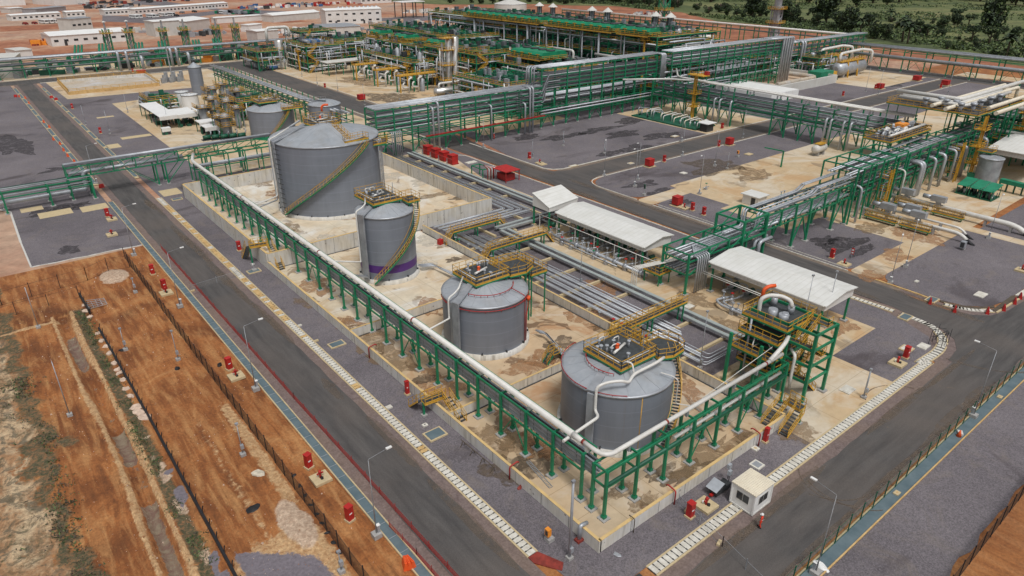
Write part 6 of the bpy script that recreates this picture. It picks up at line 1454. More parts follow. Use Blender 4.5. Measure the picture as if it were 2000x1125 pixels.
# horizontal vessels, basin, skid
for k, (y, lb) in enumerate(((122, 'nearer'), (134, 'farther'))):
    t = T('horizontal_vessel', 'fat grey horizontal vessel with a yellow railed top, %s of two at right' % lb, 'vessel', (268, y, 0), 'fat grey vessels at the right')
    x0 = 266+k*6; g = MB(); g.tube([(x0, y, 3.6), (x0+1, y, 3.6), (x0+22, y, 3.6), (x0+23, y, 3.6)], [1.2, 2.8, 2.8, 1.2], 'offwhite' if 0 else 'steel', 18); t.part('shell', g)
    g = MB(); g.box(x0+1, y-1.6, 6.5, x0+22, y+1.6, 6.7, 'yellow'); rail(g, [(x0+1, y+1.6, 6.7), (x0+1, y-1.6, 6.7), (x0+22, y-1.6, 6.7), (x0+22, y+1.6, 6.7)], 1.2, step=2.2, t=.12); t.part('top_platform', g)
    g = MB(); g.box(x0+4, y-2, 0, x0+5, y+2, 2, 'block'); g.box(x0+17, y-2, 0, x0+18, y+2, 2, 'block')
    for q in (x0+6, x0+14): g.bar((q, y-3, 0), (q+.01, y-2, 6.6), .5, .5, 'yellow')
    t.part('saddle', g)
    g = MB(); g.tube(rnd([(x0+2, y, 6), (x0+2, y, 10), (x0+20, y, 10.5), (x0+24, y-3, 10), (x0+24, y-3, 5)], 1.5, 4), .6, 'pipewh', 8); t.part('pipe', g)
t = T('open_basin', 'white walled open concrete basin beyond the trussed rack', 'basin', (215, 116, 0))
g = MB()
for a, b in (((214, 116), (256, 116)), ((256, 116), (256, 142)), ((256, 142), (214, 142)), ((214, 142), (214, 116))): g.bar((*a, 1.6), (*b, 1.6), .9, 3.2, 'offwhite')
t.part('wall', g); g = MB(); g.box(214, 116, .1, 256, 142, .3, 'sand'); t.part('floor', g)
g = MB(); g.tube(rnd([(220, 121, 2.2), (250, 121, 2.2), (250, 136, 2.2), (220, 136, 2.2)], 4, 6), .9, 'concpale', 8); t.part('inner_channel', g)
g = MB(); g.box(196, 108, .1, 214, 132, 3.0, 'white'); t.part('annex', g)
t = T('pump_skid', 'green covered skid with a yellow end beside the white basin', 'skid', (250, 122, 0))
x, y = at(1600, 158); g = MB(); g.box(x-5, y-3, 1.2, x+5, y+3, 4.2, 'greencase'); t.part('casing', g); g = MB(); g.box(x+5, y-3, 1.2, x+8, y+3, 3.6, 'yellow'); t.part('end_unit', g); g = MB(); g.box(x-5.5, y-3.5, 0, x+8.5, y+3.5, 1.1, 'dgreen'); t.part('base', g)
# bare right hand processing deck
t = T('valve_deck', 'yellow edged valve deck crowded with grey pipes above the right rack', 'platform', (122, 34, 0))
deck(t, rect(122, 33.5, 142, 39.5), 12, 'deck', legs=[(x, y, 0) for x in (122.4, 132, 141.6) for y in (33.8, 39.2)], step=1.4)
g = MB(); rn = random.Random(12)
for k in range(34):
    x, y = rn.uniform(123, 138), rn.uniform(34.4, 38.8); r = rn.uniform(.15, .3); h = rn.uniform(.6, 1.6)
    if k % 2: g.tube(rnd([(x, y, 12), (x, y, 12+h), (x+rn.uniform(-2, 3), y, 12+h), (x+rn.uniform(-2, 3), y, 12.2)], .4, 3), r, rn.choice(('pipewh', 'steel', 'pipe')), 6)
    else: g.cyl(x, y, 12, 12+h, r, 'steel', n=7); g.cyl(x, y, 12+h, 12+h+.2, .45, 'steel', n=8)
t.part('pipework', g)
g = MB(); g.tube([(123, 34.5, 13), (141, 34.8, 13)], .3, 'pipewh', 8); t.part('pipe', g); g = MB(); g.box(134, 36.5, 12, 137, 38.5, 13.6, 'orangebox'); t.part('cabinet', g)
t = T('valve_deck', 'high L shaped yellow edged deck carrying fat white pipes near the right edge', 'platform', (154, 28, 0))
deck(t, rect(150.5, 27.5, 157, 48.5), 15, 'deck', legs=[(x, y, 0) for x in (151, 156.6) for y in (28, 34, 41, 48)], step=1.6); deck(t, rect(157.1, 27.5, 180, 33), 15, 'deck', legs=[(x, y, 0) for x in (166, 179.5) for y in (28, 32.6)], step=1.6)
g = MB()
g.tube(rnd([(157.3, 49.5, 16.9), (157.3, 34.2, 16.9), (260, 34.2, 16.9)], 1.2, 4), .5, 'pipewh', 8); t.part('pipe', g)
for dx, dy, z, r in ((-1.8, 0, 16.2, .5), (-3.6, -2, 16.2, .45)):
    g = MB(); g.tube(rnd([(157.3+dx, 47, z), (157.3+dx, 33.6+dy, z), (182, 33.6+dy, z)], 1.2, 4), r, 'pipewh', 8); t.part('pipe', g)
for k in range(9):
    g = MB(); x, y = (154+rn.uniform(-2.4, 2.4), 30+k*2) if k < 6 else (160+(k-6)*6, 30.5); g.cyl(x, y, 15, 16.6, .5, 'steel', n=8); g.cyl(x, y, 16.6, 17.1, .8, 'steel', n=8); t.part('valve', g)
for x, y in ((151.5, 25.8), (180, 26)):
    g = MB()
    for z in (4, 8, 12): g.box(x-1.5, y-1, z-.1, x+1.5, y+1.5, z, 'yellow'); rail(g, [(x-1.5, y+1.5, z), (x-1.5, y-1, z), (x+1.5, y-1, z), (x+1.5, y+1.5, z)], 1.2, step=1.3, t=.1)
    g.bar((x-.7, y, 0), (x-.7, y, 15), .35, .15, 'yellow'); g.bar((x+.7, y, 0), (x+.7, y, 15), .35, .15, 'yellow'); t.part('ladder_tower', g)
for k, (y, lb, xa, xb) in enumerate(((37.2, 'topmost', 149, 196), (33.4, 'second from the top', 147, 194), (27.5, 'third from the top', 156, 260), (24.2, 'fourth from the top', 151, 260), (20.5, 'lowest', 160, 260))):
    t = T('pipeline', 'fat cream pipe running off the right edge, %s' % lb, 'pipeline', (165, y, 0), 'fat cream pipes at the right edge')
    x0 = xa; g = MB(); g.tube(rnd([(x0, y, 16), (xb, y, 16), (xb, y, 9)], 1.2, 4), .48, 'cream', 8); t.part('pipe', g)
    [t.part('post', (lambda q: (q.bar((x, y, 0), (x, y, 15.4), .3, .3, 'green'), q)[1])(MB())) for x in range(int(x0)+14, xb, 12)]
rack('pipe_rack', 'green cross rack at the far right edge below the cream pipes', 'y', 40, -8, (175, 183), 6, (4, 7, 9.6), 13.2, postw=.35, pipes=[(175.5, 13.6, .45, 'pipewh'), (178, 13.4, .5, 'pipewh'), (175.5, 7.5, .5, 'pipewh'), (178, 7.4, .4, 'dgreen'), (180, 10, .4, 'dgreen'), (176, 4.5, .4, 'pipe'), (180, 4.4, .4, 'dgreen')])
t = T('valve_deck', 'yellow edged deck on the cross rack at the right edge', 'platform', (178, 12, 0)); deck(t, rect(172.5, 10, 184, 30), 6.2, 'deck', step=1.8)
# pigging lines
def pigline(label, x, y0, y1, r, ytip, boxes, wk):
    t = T('pigging_line', label, 'pipeline', (x, y0, 0), 'pigging lines diving into the gravel')
    g = MB(); g.tube(rnd([(x, y0, 1.6), (x, y1, 1.6), (x, (y1+ytip)/2+.6, 1.3), (x, ytip+1.3, .6)], 1.5, 5), r, 'pipewh', 10); t.part('pipe', g)
    g = MB(); g.tube([(x, ytip+1.5, .72), (x, ytip, -.1)], r*1.02, 'black', 10); t.part('coated_end', g)
    for y in boxes: g = MB(); g.box(x-.5, y-.4, 1.6, x+.5, y+.4, 2.6, 'steel'); g.box(x-.6, y-1.3, 2.6, x+.6, y+1.5, 3.8, 'steel'); g.tube([(x, y+1.5, 3.2), (x, y+3.2, 3.2)], .45, 'steel', 10); t.part('actuator', g)
    for a, b in wk:
        d = deck(t, rect(x-2.0, a, x-1.0, b), 1.0, 'walkway', legs=[(x-1.5, a+.3, 0), (x-1.5, b-.3, 0)], step=1.0)
    y = y0-2
    while y > ytip+3: g = MB(); g.box(x-.4, y-.2, 0, x+.4, y+.2, 1.6-r, 'block'); t.part('pier', g); y -= 4.5
    return t
pigline('nearest white pigging line with grey actuators and yellow walkway', 106.5, 31, 11.5, .32, 8.1, (24.5, 18.6), ((15.5, 21), (21.8, 28)))
pigline('thin white pigging line between the two larger ones', 109.6, 31, 12.5, .22, 9.4, (21,), ())
pigline('fattest white pigging line farthest from the camera', 119.5, 31, 7, .5, 2.6, (26.5, 20.2), ((14.5, 20.4), (21.4, 28)))
tk = tank('tall grey tank with a yellow top platform at the right edge', 147.1, 21.1, 2.4, 7.1, .3, 0, seg=32, shell='tray')
deck(tk, rect(147.6, 21.6, 150.6, 24.6), 8.0, 'roof_platform', legs=[(150.3, 24.3, 0)], step=.9)
shelter('white roofed shelter behind the tall grey tank at the right edge', 155, 172, 14.5, 24.5, 7.4, 1.2, 1.3, [(x, y) for x in (155.3, 163, 171.7) for y in (15, 24)], foot=False)
for k in range(3):
    x, y = at(1884+k*24, 376+k*6); t = T('compressor_skid', 'small machine under a sloping green roof, %s from the left of three' % OR[k], 'skid', (x, y, 0), 'small machines under sloping green roofs')
    g = MB(); g.add([(x-2.6, y-1.2, 2.2), (x+2.6, y-1.2, 3.0), (x+2.6, y+1.2, 3.0), (x-2.6, y+1.2, 2.2), (x-2.6, y-1.2, 2.1), (x+2.6, y-1.2, 2.9), (x+2.6, y+1.2, 2.9), (x-2.6, y+1.2, 2.1)], [(0, 1, 2, 3), (7, 6, 5, 4), (0, 4, 5, 1), (3, 2, 6, 7), (0, 3, 7, 4), (1, 5, 6, 2)], 'greencase'); t.part('roof', g)
    g = MB(); g.box(x-2.5, y-1.2, 0, x+2.5, y+1.2, .3, 'dgreen'); t.part('base', g)
    g = MB()
    for q in range(16): a, b = rn.uniform(-2.3, 2.3), rn.uniform(-1.6, 1.1); g.cyl(x+a, y+b, .3, rn.uniform(.8, 2), rn.uniform(.08, .3), rn.choice(('dark', 'steel', 'dgreen', 'pipedk')), n=6)
    t.part('machinery', g)
    for a, b in ((-2.4, -1), (2.4, -1), (-2.4, 1), (2.4, 1)): g = MB(); g.bar((x+a, y+b, 0), (x+a, y+b, 2.5), .12, .12, 'green'); t.part('post', g)
for lb, a, b in (('shorter green pipe cover left of the tall grey tank', (1892, 340), (1915, 346)), ('long green pipe cover right of the tall grey tank', (1955, 352), (2015, 366))):
    p = P3(*a, 2.4); q = P3(*b, 2.4); g = MB(); g.bar(p, q, 1.4, .9, 'greencase'); 
    t = T('pipe_cover', lb, 'cover', (p[0], p[1], 0)); t.part('casing', g); g = MB()
    for k in range(5): c = Vector(p).lerp(Vector(q), k/4); g.bar((c.x, c.y, 0), (c.x, c.y, 2), .3, .3, 'dgreen')
    t.part('support', g)
# skid with kiosk on the yellow apron under the crossing
t = T('metering_skid', 'green skid of white pipe loops on the concrete beyond the wet gravel yard', 'skid', (141, 100, 0))
g = MB(); g.box(140, 98, .1, 150, 124, .5, 'dgreen'); t.part('base', g)
for k in range(12):
    g = MB(); y = 99+k*2.1; x = 141+rn.uniform(0, 2); g.tube(rnd([(x, y, .5), (x, y, rn.uniform(1.8, 3.2)), (x+rn.uniform(3, 7), y, 2.4), (x+7, y, .6)], .6, 3), .17, rn.choice(('pipewh', 'cream', 'steel')), 6); t.part('pipe_loop', g)
g = MB()
for k in range(20): x, y = rn.uniform(141, 149), rn.uniform(99, 123); g.cyl(x, y, .5, rn.uniform(1, 2.4), .25, rn.choice(('dgreen', 'steel', 'dark')), n=6)
t.part('fittings', g)
t = T('control_kiosk', 'small white roofed kiosk on the concrete by the green skid', 'kiosk', (142, 95, 0)); g = MB(); g.box(140.8, 94.4, .1, 144, 97, 2.2, 'dark'); t.part('cabinet', g); g = MB(); g.box(140.2, 93.8, 2.5, 144.6, 97.6, 2.7, 'white'); t.part('roof', g)
t = T('ladder_tower', 'yellow ladder tower with three platforms at the crossing of the racks', 'ladder', (151.2, 108, 0))
g = MB(); g.bar((150.6, 108, 0), (150.6, 108, 14.6), .5, .5, 'yellow'); g.bar((151.6, 108, 0), (151.6, 108, 14.6), .3, .3, 'yellow'); t.part('ladder', g)
for z in (4.5, 8.5, 14.2): g = MB(); g.box(149.4, 106.6, z-.1, 152.6, 109.4, z, 'yellow'); rail(g, [(152.6, 106.6, z), (149.4, 106.6, z), (149.4, 109.4, z)], 1.2, step=1.2, t=.1); t.part('platform', g)
g = MB(); g.box(149, 104, 14.2, 152.4, 110, 14.5, 'yellow'); g.box(151, 104, 14.5, 152.3, 105.2, 15.6, 'redpipe'); t.part('top_walkway', g)
for k in range(3):
    x, y = at(1300+k*9+(k > 1)*60, 252-k*4)
# concrete area equipment inside the middle yard
t = T('horizontal_vessel', 'small white horizontal vessel with a yellow top on the middle concrete yard', 'vessel', (*at(1600, 300), 0)); x, y = at(1598, 303)
g = MB(); g.tube([(x-2.6, y, 1.9), (x-2.3, y, 1.9), (x+2.3, y, 1.9), (x+2.6, y, 1.9)], [.4, 1.05, 1.05, .4], 'offwhite', 14); t.part('shell', g)
g = MB(); g.box(x-1.4, y-.9, 3.1, x+1.6, y+.9, 3.25, 'yellow'); rail(g, [(x-1.4, y-.9, 3.2), (x+1.6, y-.9, 3.2), (x+1.6, y+.9, 3.2)], 1, step=1); t.part('top_platform', g)
g = MB(); g.box(x-1.6, y-.8, 0, x-1.1, y+.8, 1.2, 'block'); g.box(x+1.1, y-.8, 0, x+1.6, y+.8, 1.2, 'block'); t.parts('saddle', g)
t = T('portal_frame', 'lone green goalpost frame on the middle concrete yard', 'frame', (*at(1525, 327), 0)); x, y = at(1525, 327)
g = MB(); g.bar((x, y, 0), (x, y, 4.2), .3, .3, 'green'); t.part('post', g); g = MB(); g.bar((x-.1, y, 4.2), (x-.6, y+5, 4.2), .25, .25, 'green'); t.part('beam', g)
valverun('white pipe manifold on the middle concrete yard', [(96, 42, .9), (96, 36, .9), (104, 36, .9)], .28, 61, m='pipewh', valves=5)
valverun('second pipe manifold beside the bridge rack', [(104, 45, .9), (99.5, 45, .9), (99.5, 37, .9)], .22, 62, m='pipewh', valves=6)
t = T('drain_kiosk', 'small white flat roofed hut behind the pipe bridge', 'hut', (*at(1475, 395), 0)); x, y = at(1472, 398)
g = MB(); g.box(x-1.6, y-1.9, .1, x+1.6, y+1.9, 2.1, 'wallwhite'); g.box(x-1.62, y-1.2, .1, x-1.55, y-.2, 1.8, 'dark'); t.part('wall', g); g = MB(); g.box(x-2, y-2.3, 2.1, x+2, y+2.3, 2.28, 'roofwhite'); t.part('roof', g)
valverun('pair of thin upright dark vents on the middle yard', [(94, 60, .6), (96, 60, .6)], .1, 63, valves=1)

# ================================================================ left middle process area
tank('white tank beside the left canopies', 29.4, 225.3, 2.73, 5.1, .3, 0, seg=32, shell='white', roofm='white')
tank('second smaller white tank behind the first beside the left canopies', 29.0, 233, 2.3, 5.0, .2, 0, seg=32, shell='white', roofm='white')
tank('narrow grey tank with a pointed roof left of the rear tanks', 39.77, 251.9, 2.3, 10.2, 1.7, 0, seg=32)
def canopy(label, x0, x1, y0, y1, z, n=3):
    t = T('canopy', label, 'canopy', (x0, y0, 0), 'white canopies on the left concrete'); g = MB(); g.box(x0, y0, z, x1, y1, z+.15, 'white'); t.part('roof', g)
    g = MB(); g.box(x0, y0-.02, z-1.0, x1, y0+.05, z, 'wallwhite'); t.part('fascia', g)
    for x in (x0+.2, x1-.2):
        for k in range(n): g = MB(); y = y0+.3+(y1-y0-.6)*k/(n-1); g.bar((x, y, 0), (x, y, z), .22, .22, 'dgreen'); t.part('post', g)
    g = MB(); rn = random.Random(int(x0*10))
    for k in range(14): x, y = rn.uniform(x0+.5, x1-.5), rn.uniform(y0+.5, y1-.5); g.cbox(x, y, 0, rn.uniform(.5, 1.6), rn.uniform(.5, 1.6), rn.uniform(.6, 1.9), rn.choice(('dark', 'dgreen', 'steel', 'dark')))
    t.part('equipment', g)
canopy('largest white canopy roof on the left concrete', 13, 18.2, 198.5, 224, 4.0, 5)
canopy('short white canopy roof joined to the right of the largest one', 18.3, 24, 198.5, 209, 3.9)
canopy('small white canopy roof in front of the white tank', 25.5, 30, 205, 211, 3.2, 2)
canopy('small white canopy roof nearest the camera on the left concrete', 20.8, 26.4, 186, 190.5, 3.3, 2)
canopy('lower white canopy beside the nearest small one', 20.8, 26.4, 181, 185.5, 2.8, 2)
canopy('tiny white roofed stand left of the canopies', 11.5, 14, 191.5, 193, 2.0, 2)
rn = random.Random(77); k = 0
for px, py, r, h in ((402, 245, 1.3, 6), (420, 240, 1.0, 8), (432, 262, 1.3, 5.5), (446, 268, 1.2, 6.5), (425, 225, 1.0, 9), (450, 245, 1.0, 8), (468, 250, .9, 6.5), (470, 222, .9, 8), (438, 205, .9, 7.5), (415, 210, 1.0, 6.5)):
    x, y = at(px, py); t = T('process_column', 'grey vessel with a yellow railed top in the left vessel cluster, %s' % ['front left', 'second in the back row', 'front centre', 'front right', 'tallest', 'centre', 'right edge', 'rear right', 'rear', 'rear left'][k], 'vessel', (x, y, 0), 'vessels of the left cluster')
    g = MB(); g.lathe(x, y, [(r, .8), (r, h), (r*.5, h+.5), (.02, h+.6)], 'tray', 14); t.part('shell', g)
    for z in ((h-.5, h*.55) if k % 2 else (h-.3,)): g = MB(); g.box(x-r-1, y-r-1, z-.12, x+r+1, y+r+1, z, 'yellow' if 0 else 'grate'); rail(g, [(x-r-1, y+r+1, z), (x-r-1, y-r-1, z), (x+r+1, y-r-1, z), (x+r+1, y+r+1, z)], 1.2, step=1.3, t=.09); t.part('platform', g)
    g = MB()
    for q in range(6): a, b = rn.uniform(-r-1, r+1), rn.uniform(-r-2, r+1); g.bar((x+a, y+b, 0), (x+a, y+b, rn.uniform(1, h)), .15, .15, rn.choice(('green', 'steel', 'green')))
    t.part('frame', g); k += 1
t = module('green framed equipment block with bright green casings, left vessel cluster', 36, 47, 196, 214, (3.2, 6.0), 2, 2, 81, 22, vess=4, stair=False)
module('yellow railed green platform left of the white tank', 17, 26, 228, 240, (2.6, 4.0), 2, 2, 82, 12, vess=3, stair=False)
for k in range(5):
    x, y = at(405+k*17, 274-k*1.2); t = T('pump_set', 'dark green pump in the row before the left vessel cluster, %s from the left' % OR[k], 'pump', (x, y, 0), 'dark green pumps before the left vessel cluster')
    g = MB(); g.tube([(x-1, y, .9), (x+1, y, .9)], .6, 'dgreen', 8); t.part('motor', g); g = MB(); g.box(x-1.4, y-.9, 0, x+1.4, y+.9, .3, 'dark'); t.part('base', g); g = MB(); g.tube(rnd([(x+1, y, .8), (x+1.4, y, 2.2), (x+1.4, y+1.6, 2.2)], .3, 3), .18, 'steel', 6); t.part('pipe', g)
t = T('water_basin', 'long open concrete basin with yellow edge left of the narrow tank', 'basin', (1, 281, 0))
g = MB()
for a, b, m in (((1, 281), (33, 281), 'slabtan'), ((33, 281), (34.5, 311), 'concwall'), ((34.5, 311), (2, 314), 'concwall'), ((2, 314), (1, 281), 'slabtan')): g.bar((*a, .6), (*b, .6), .5, 1.2, m)
t.part('wall', g); g = MB(); g.prism([(1, 281), (33, 281), (34.5, 311), (2, 314)], .09, .16, 'concpale'); t.part('floor', g)
g = MB(); rail(g, [(34.5, 311, 1.2), (2, 314, 1.2), (1, 281, 1.2), (33, 281, 1.2), (34.5, 311, 1.2)], 1.0, step=3, t=.12); t.part('railing', g)
t = T('lattice_mast', 'grey antenna mast standing among skids beyond the basin', 'mast', (*at(340, 160), 0)); x, y = at(338, 160)
g = MB(); g.bar((x, y, 0), (x, y, 14), .4, .4, 'steel'); t.part('pole', g); g = MB()
for q in range(9): g.cbox(x-4+q, y-1+q % 3, 0, 1.2, 1.4, 2+q % 3, 'tray')
t.part('equipment', g)
ORD = [str(n)+('th' if 10 < n % 100 < 14 else {1: 'st', 2: 'nd', 3: 'rd'}.get(n % 10, 'th')) for n in range(1, 130)]

# ================================================================ far buildings, vehicles, trees
def bldg(name, label, px0, py0, px1, py1, dep, h, roof='white', wall='wallwhite', win=0, ww=1.4, wh=1.2, rise=.8, door=0, group=None, over=.4, cat='building', rows=1):
    """front wall stands on the ground between the two given picture points; aligned to x"""
    a = at(px0, py0); b = at(px1, py1); L = math.hypot(b[0]-a[0], b[1]-a[1]); an = math.atan2(b[1]-a[1], b[0]-a[0])
    t = thing(name, label, cat, (a[0], a[1], 0), an, group)
    def part(n, g): return g.build(n, t)
    g = MB(); g.box(0, 0, 0, L, dep, h, wall); part('wall', g)
    g = MB(); y2 = dep+over; r = h+rise
    g.add([(-over, -over, h), (L+over, -over, h), (L+over, dep/2, r), (-over, dep/2, r), (L+over, y2, h), (-over, y2, h)], [(0, 1, 2, 3), (3, 2, 4, 5), (0, 3, 5), (1, 4, 2)], roof)
    g.box(-over, -over, h-.12, L+over, y2, h-.01, roof); part('roof', g)
    for rr in range(rows):
        for k in range(win):
            g = MB(); x = L*(k+.5)/win; z = h*(.5 if rows == 1 else .25+.45*rr); g.box(x-ww/2, -.08, z-wh/2, x+ww/2, -.02, z+wh/2, 'glass'); part('window', g)
    for k in range(door): g = MB(); x = L*(k+.35)/door; g.box(x-.7, -.1, 0, x+.7, -.03, 2.4, 'dark'); part('door', g)
    return t
bldg('warehouse', 'long white hall with a bright metal roof behind the left road', 103, 91, 251, 80, 22, 5.6, win=8, ww=2.2, door=2, rise=1.5)
bldg('office_building', 'two storey white building with rows of windows, top centre', 638, 49, 746, 44, 14, 10, win=7, ww=2.4, rows=2, rise=1, door=2)
bldg('barrack', 'long white barrack with many small windows, top left of centre', 264, 29, 446, 15, 12, 4.5, win=26, ww=1.8, group='white barracks along the top left')
bldg('barrack', 'shorter white barrack left of the long one', 206, 31, 259, 28, 12, 4.5, win=7, ww=1.8, group='white barracks along the top left')
bldg('barrack', 'white barrack at the far left above the parked buses', 24, 41, 120, 35, 10, 4, win=9, ww=1.8, group='white barracks along the top left')
bldg('barrack', 'small white barrack beside the far left one', 131, 34, 168, 32, 10, 4, win=4, ww=1.8, group='white barracks along the top left')
bldg('hangar', 'huge pale hangar at the top left corner', -30, 13, 51, 10, 40, 13, win=0, door=0)
bldg('hangar', 'pale open hangar right of the corner one', 108, 11, 176, 7, 40, 13)
bldg('shed', 'grey blue flat shed above the far left barrack', 72, 26, 130, 20, 14, 3.5, roof='steel', wall='steel', rise=.3)
bldg('shed', 'white shed with dark front near the left edge', 20, 26, 47, 24, 12, 4, wall='offwhite', rise=.3)
bldg('substation', 'grey two storey block left of the vent towers', 143, 62, 183, 58, 14, 8, roof='steel', wall='offwhite', win=4, ww=2.2, rise=.4)
bldg('generator_house', 'white box building among pipework behind the vent towers', 305, 72, 355, 68, 14, 9, wall='offwhite', rise=.4, door=1)
bldg('generator_house', 'white gabled shed right of the box building', 366, 62, 412, 55, 26, 6.5, wall='offwhite', rise=1.2)
bldg('shed', 'long low white shed behind the right vent towers', 425, 46, 512, 40, 10, 4, rise=.3)
bldg('shed', 'long low white shed left of the two storey building', 535, 44, 625, 36, 14, 5, wall='offwhite', rise=1.5)
bldg('shed', 'white container office in front of the right vent towers', 487, 63, 513, 60, 8, 4.5, rise=.2, wall='white')
bldg('workshop', 'white hall at the left end of the process modules', 504, 82, 545, 78, 12, 6, wall='offwhite', rise=.6)
bldg('workshop', 'flat grey roofed hall between the process modules', 640, 70, 705, 66, 26, 5, roof='steel', wall='offwhite', rise=.4)
bldg('warehouse', 'white hall with a blue roof at the top edge', 705, 8, 765, 5, 30, 6, roof='steel', win=6, ww=3, rise=2)
bldg('warehouse', 'white roofed hall right of the cooler bank', 1300, 88, 1385, 90, 24, 5, rise=3, wall='offwhite')
bldg('site_wall_building', 'pale building behind the left end of the far rack', -20, 155, 30, 152, 30, 7, roof='offwhite', wall='offwhite', rise=.2)
bldg('shed', 'flat pale roof behind the far left rack', 36, 115, 66, 112, 14, 4, roof='offwhite', rise=.2)
t = T('steel_canopy', 'empty dark steel frame with a white top, top centre', 'canopy', (*at(792, 34), 0)); x, y = at(800, 34)
for a in (-10, 0, 10):
    for b in (-6, 6): g = MB(); g.bar((x+a, y+b, 0), (x+a, y+b, 12), .6, .6, 'dark'); t.part('post', g)
g = MB(); g.box(x-11, y-7, 12, x+11, y+7, 12.5, 'white'); t.part('roof', g)
for k in range(10):
    x, y = at(662+k*8.2, 27-k*.3); t = T('storage_silo', 'small grey silo behind the two storey building, %s from the left' % ORD[k], 'silo', (x, y, 0), 'small silos behind the two storey building')
    g = MB(); g.lathe(x, y, [(1.5, 0), (1.5, 5), (.05, 6)], 'pipe', 10); t.part('shell', g)
def bus(px, py, label, m='white', L=9, W=2.6, H=2.9, proto={}, a=0):
    x, y = at(px, py); key = (m, L)
    if key not in proto:
        t = thing('parked_bus' if L > 6 else 'parked_car', label, 'bus' if L > 6 else 'car', (0, 0, 0), 0, 'vehicles parked by the barracks')
        g = MB(); g.box(-W/2, -L/2, .4, W/2, L/2, H*(1 if L > 6 else .62), m)
        if L < 6: g.box(-W/2+.15, -L*.22, H*.62, W/2-.15, L*.32, H, m)
        g.build('body', t)
        g = MB(); g.box(-W/2-.02, -L/2+.4, H*.55, W/2+.02, L/2-.4, H*.8, 'glass'); g.box(-W/2+.2, -L/2-.02, H*.5, W/2-.2, -L/2+.05, H*.85, 'glass'); g.build('window', t)
        for sx in (-1, 1):
            for sy in (-1, 1): g = MB(); g.tube([(sx*W/2-.15, sy*L*.33, .45), (sx*W/2+.15, sy*L*.33, .45)], .45, 'black', 10); g.build('wheel', t)
        proto[key] = t; o = t
    else: o = copy_tree(proto[key])
    o.location = (x, y, 0); o.rotation_euler = (0, 0, a); o['label'] = label; return o
for k, (px, py) in enumerate(((86, 46), (97, 45.5), (107, 45), (123, 43), (262, 36), (270, 35.5), (295, 34.5), (302, 34), (319, 32), (334, 31), (437, 27))):
    bus(px, py, 'small white bus parked before the barracks, %s from the left' % ['first', 'second', 'third', 'fourth', 'fifth', 'sixth', 'seventh', 'eighth', 'ninth', 'tenth', 'eleventh'][k], a=R(20))
for k, (px, py, m) in enumerate(((50, 48, 'red'), (68, 47, 'red'), (345, 32, 'dark'), (560, 70, 'white'), (356, 26, 'steel'), (380, 24, 'dark'))):
    bus(px, py, '%s vehicle parked on the upper left ground, %s from the left' % ({'red': 'dark red', 'dark': 'dark', 'white': 'white', 'steel': 'grey'}[m], OR[k]), m, L=5, W=2, H=1.7, a=R(20))
def clutter(label, px, py, w, d, n, ms, seed, h=3, name='equipment_pile', cat='equipment'):
    x, y = at(px, py); t = T(name, label, cat, (x, y, 0)); rn = random.Random(seed)
    for m in ms:
        g = MB()
        for k in range(n): g.cbox(x+rn.uniform(-w, w), y+rn.uniform(-d, d), 0, rn.uniform(1, 6), rn.uniform(1, 3), rn.uniform(.6, h), m, rn.uniform(-.5, 1.5))
        t.parts('stack', g)
for i, q in enumerate((('dark scrap and machinery at the top left', 205, 8, 20, 22, 9, ('rustred', 'dark', 'steel')), ('rows of dark machinery left of the barrack', 225, 14, 26, 12, 10, ('dark', 'dark', 'steel')),
    ('containers and scrap at the top centre', 545, 14, 40, 16, 12, ('red', 'steel', 'blue', 'dark', 'white')), ('red containers at the top centre', 660, 8, 20, 20, 6, ('red', 'rustred', 'white')),
    ('pale stacks right of the top centre road', 870, 22, 40, 12, 14, ('offwhite', 'steel', 'white')), ('steel materials before the two storey building', 640, 62, 26, 5, 12, ('offwhite', 'steel', 'white')),
    ('white pipes and units behind the vent towers', 290, 60, 12, 12, 9, ('offwhite', 'steel', 'dark')), ('grey equipment between the white sheds', 400, 68, 14, 8, 8, ('tray', 'steel', 'dark')),
    ('dark storage lots at the top edge', 300, 3, 40, 20, 14, ('dark', 'steel', 'rustred')), ('stacked materials beside the long barrack', 470, 26, 18, 10, 9, ('dark', 'steel', 'green')),
    ('reddish rubble left of the white hall', 86, 86, 6, 6, 8, ('orangebox', 'rustred', 'dark')), ('materials on the ground right of the two storey building', 780, 48, 24, 12, 10, ('offwhite', 'steel', 'sand')),
    ('white tanks and units near the workshop', 580, 62, 16, 6, 8, ('white', 'steel', 'offwhite')), ('pale stacked pipes beyond the cooler bank', 1270, 30, 24, 6, 12, ('offwhite', 'steel', 'rustred')),
    ('equipment under the far left rack', 150, 140, 24, 4, 12, ('dgreen', 'steel', 'dark')), ('equipment under the far rack towards the right', 420, 118, 30, 4, 16, ('dgreen', 'steel', 'dark', 'orangebox')),
    ('dark green skids behind the far left rack', 215, 118, 30, 6, 14, ('dgreen', 'green', 'dark', 'steel')), ('dark green skids behind the far rack, right part', 400, 104, 30, 6, 14, ('dgreen', 'green', 'dark', 'steel')))):
    clutter(*q, i+100, h=3.2)
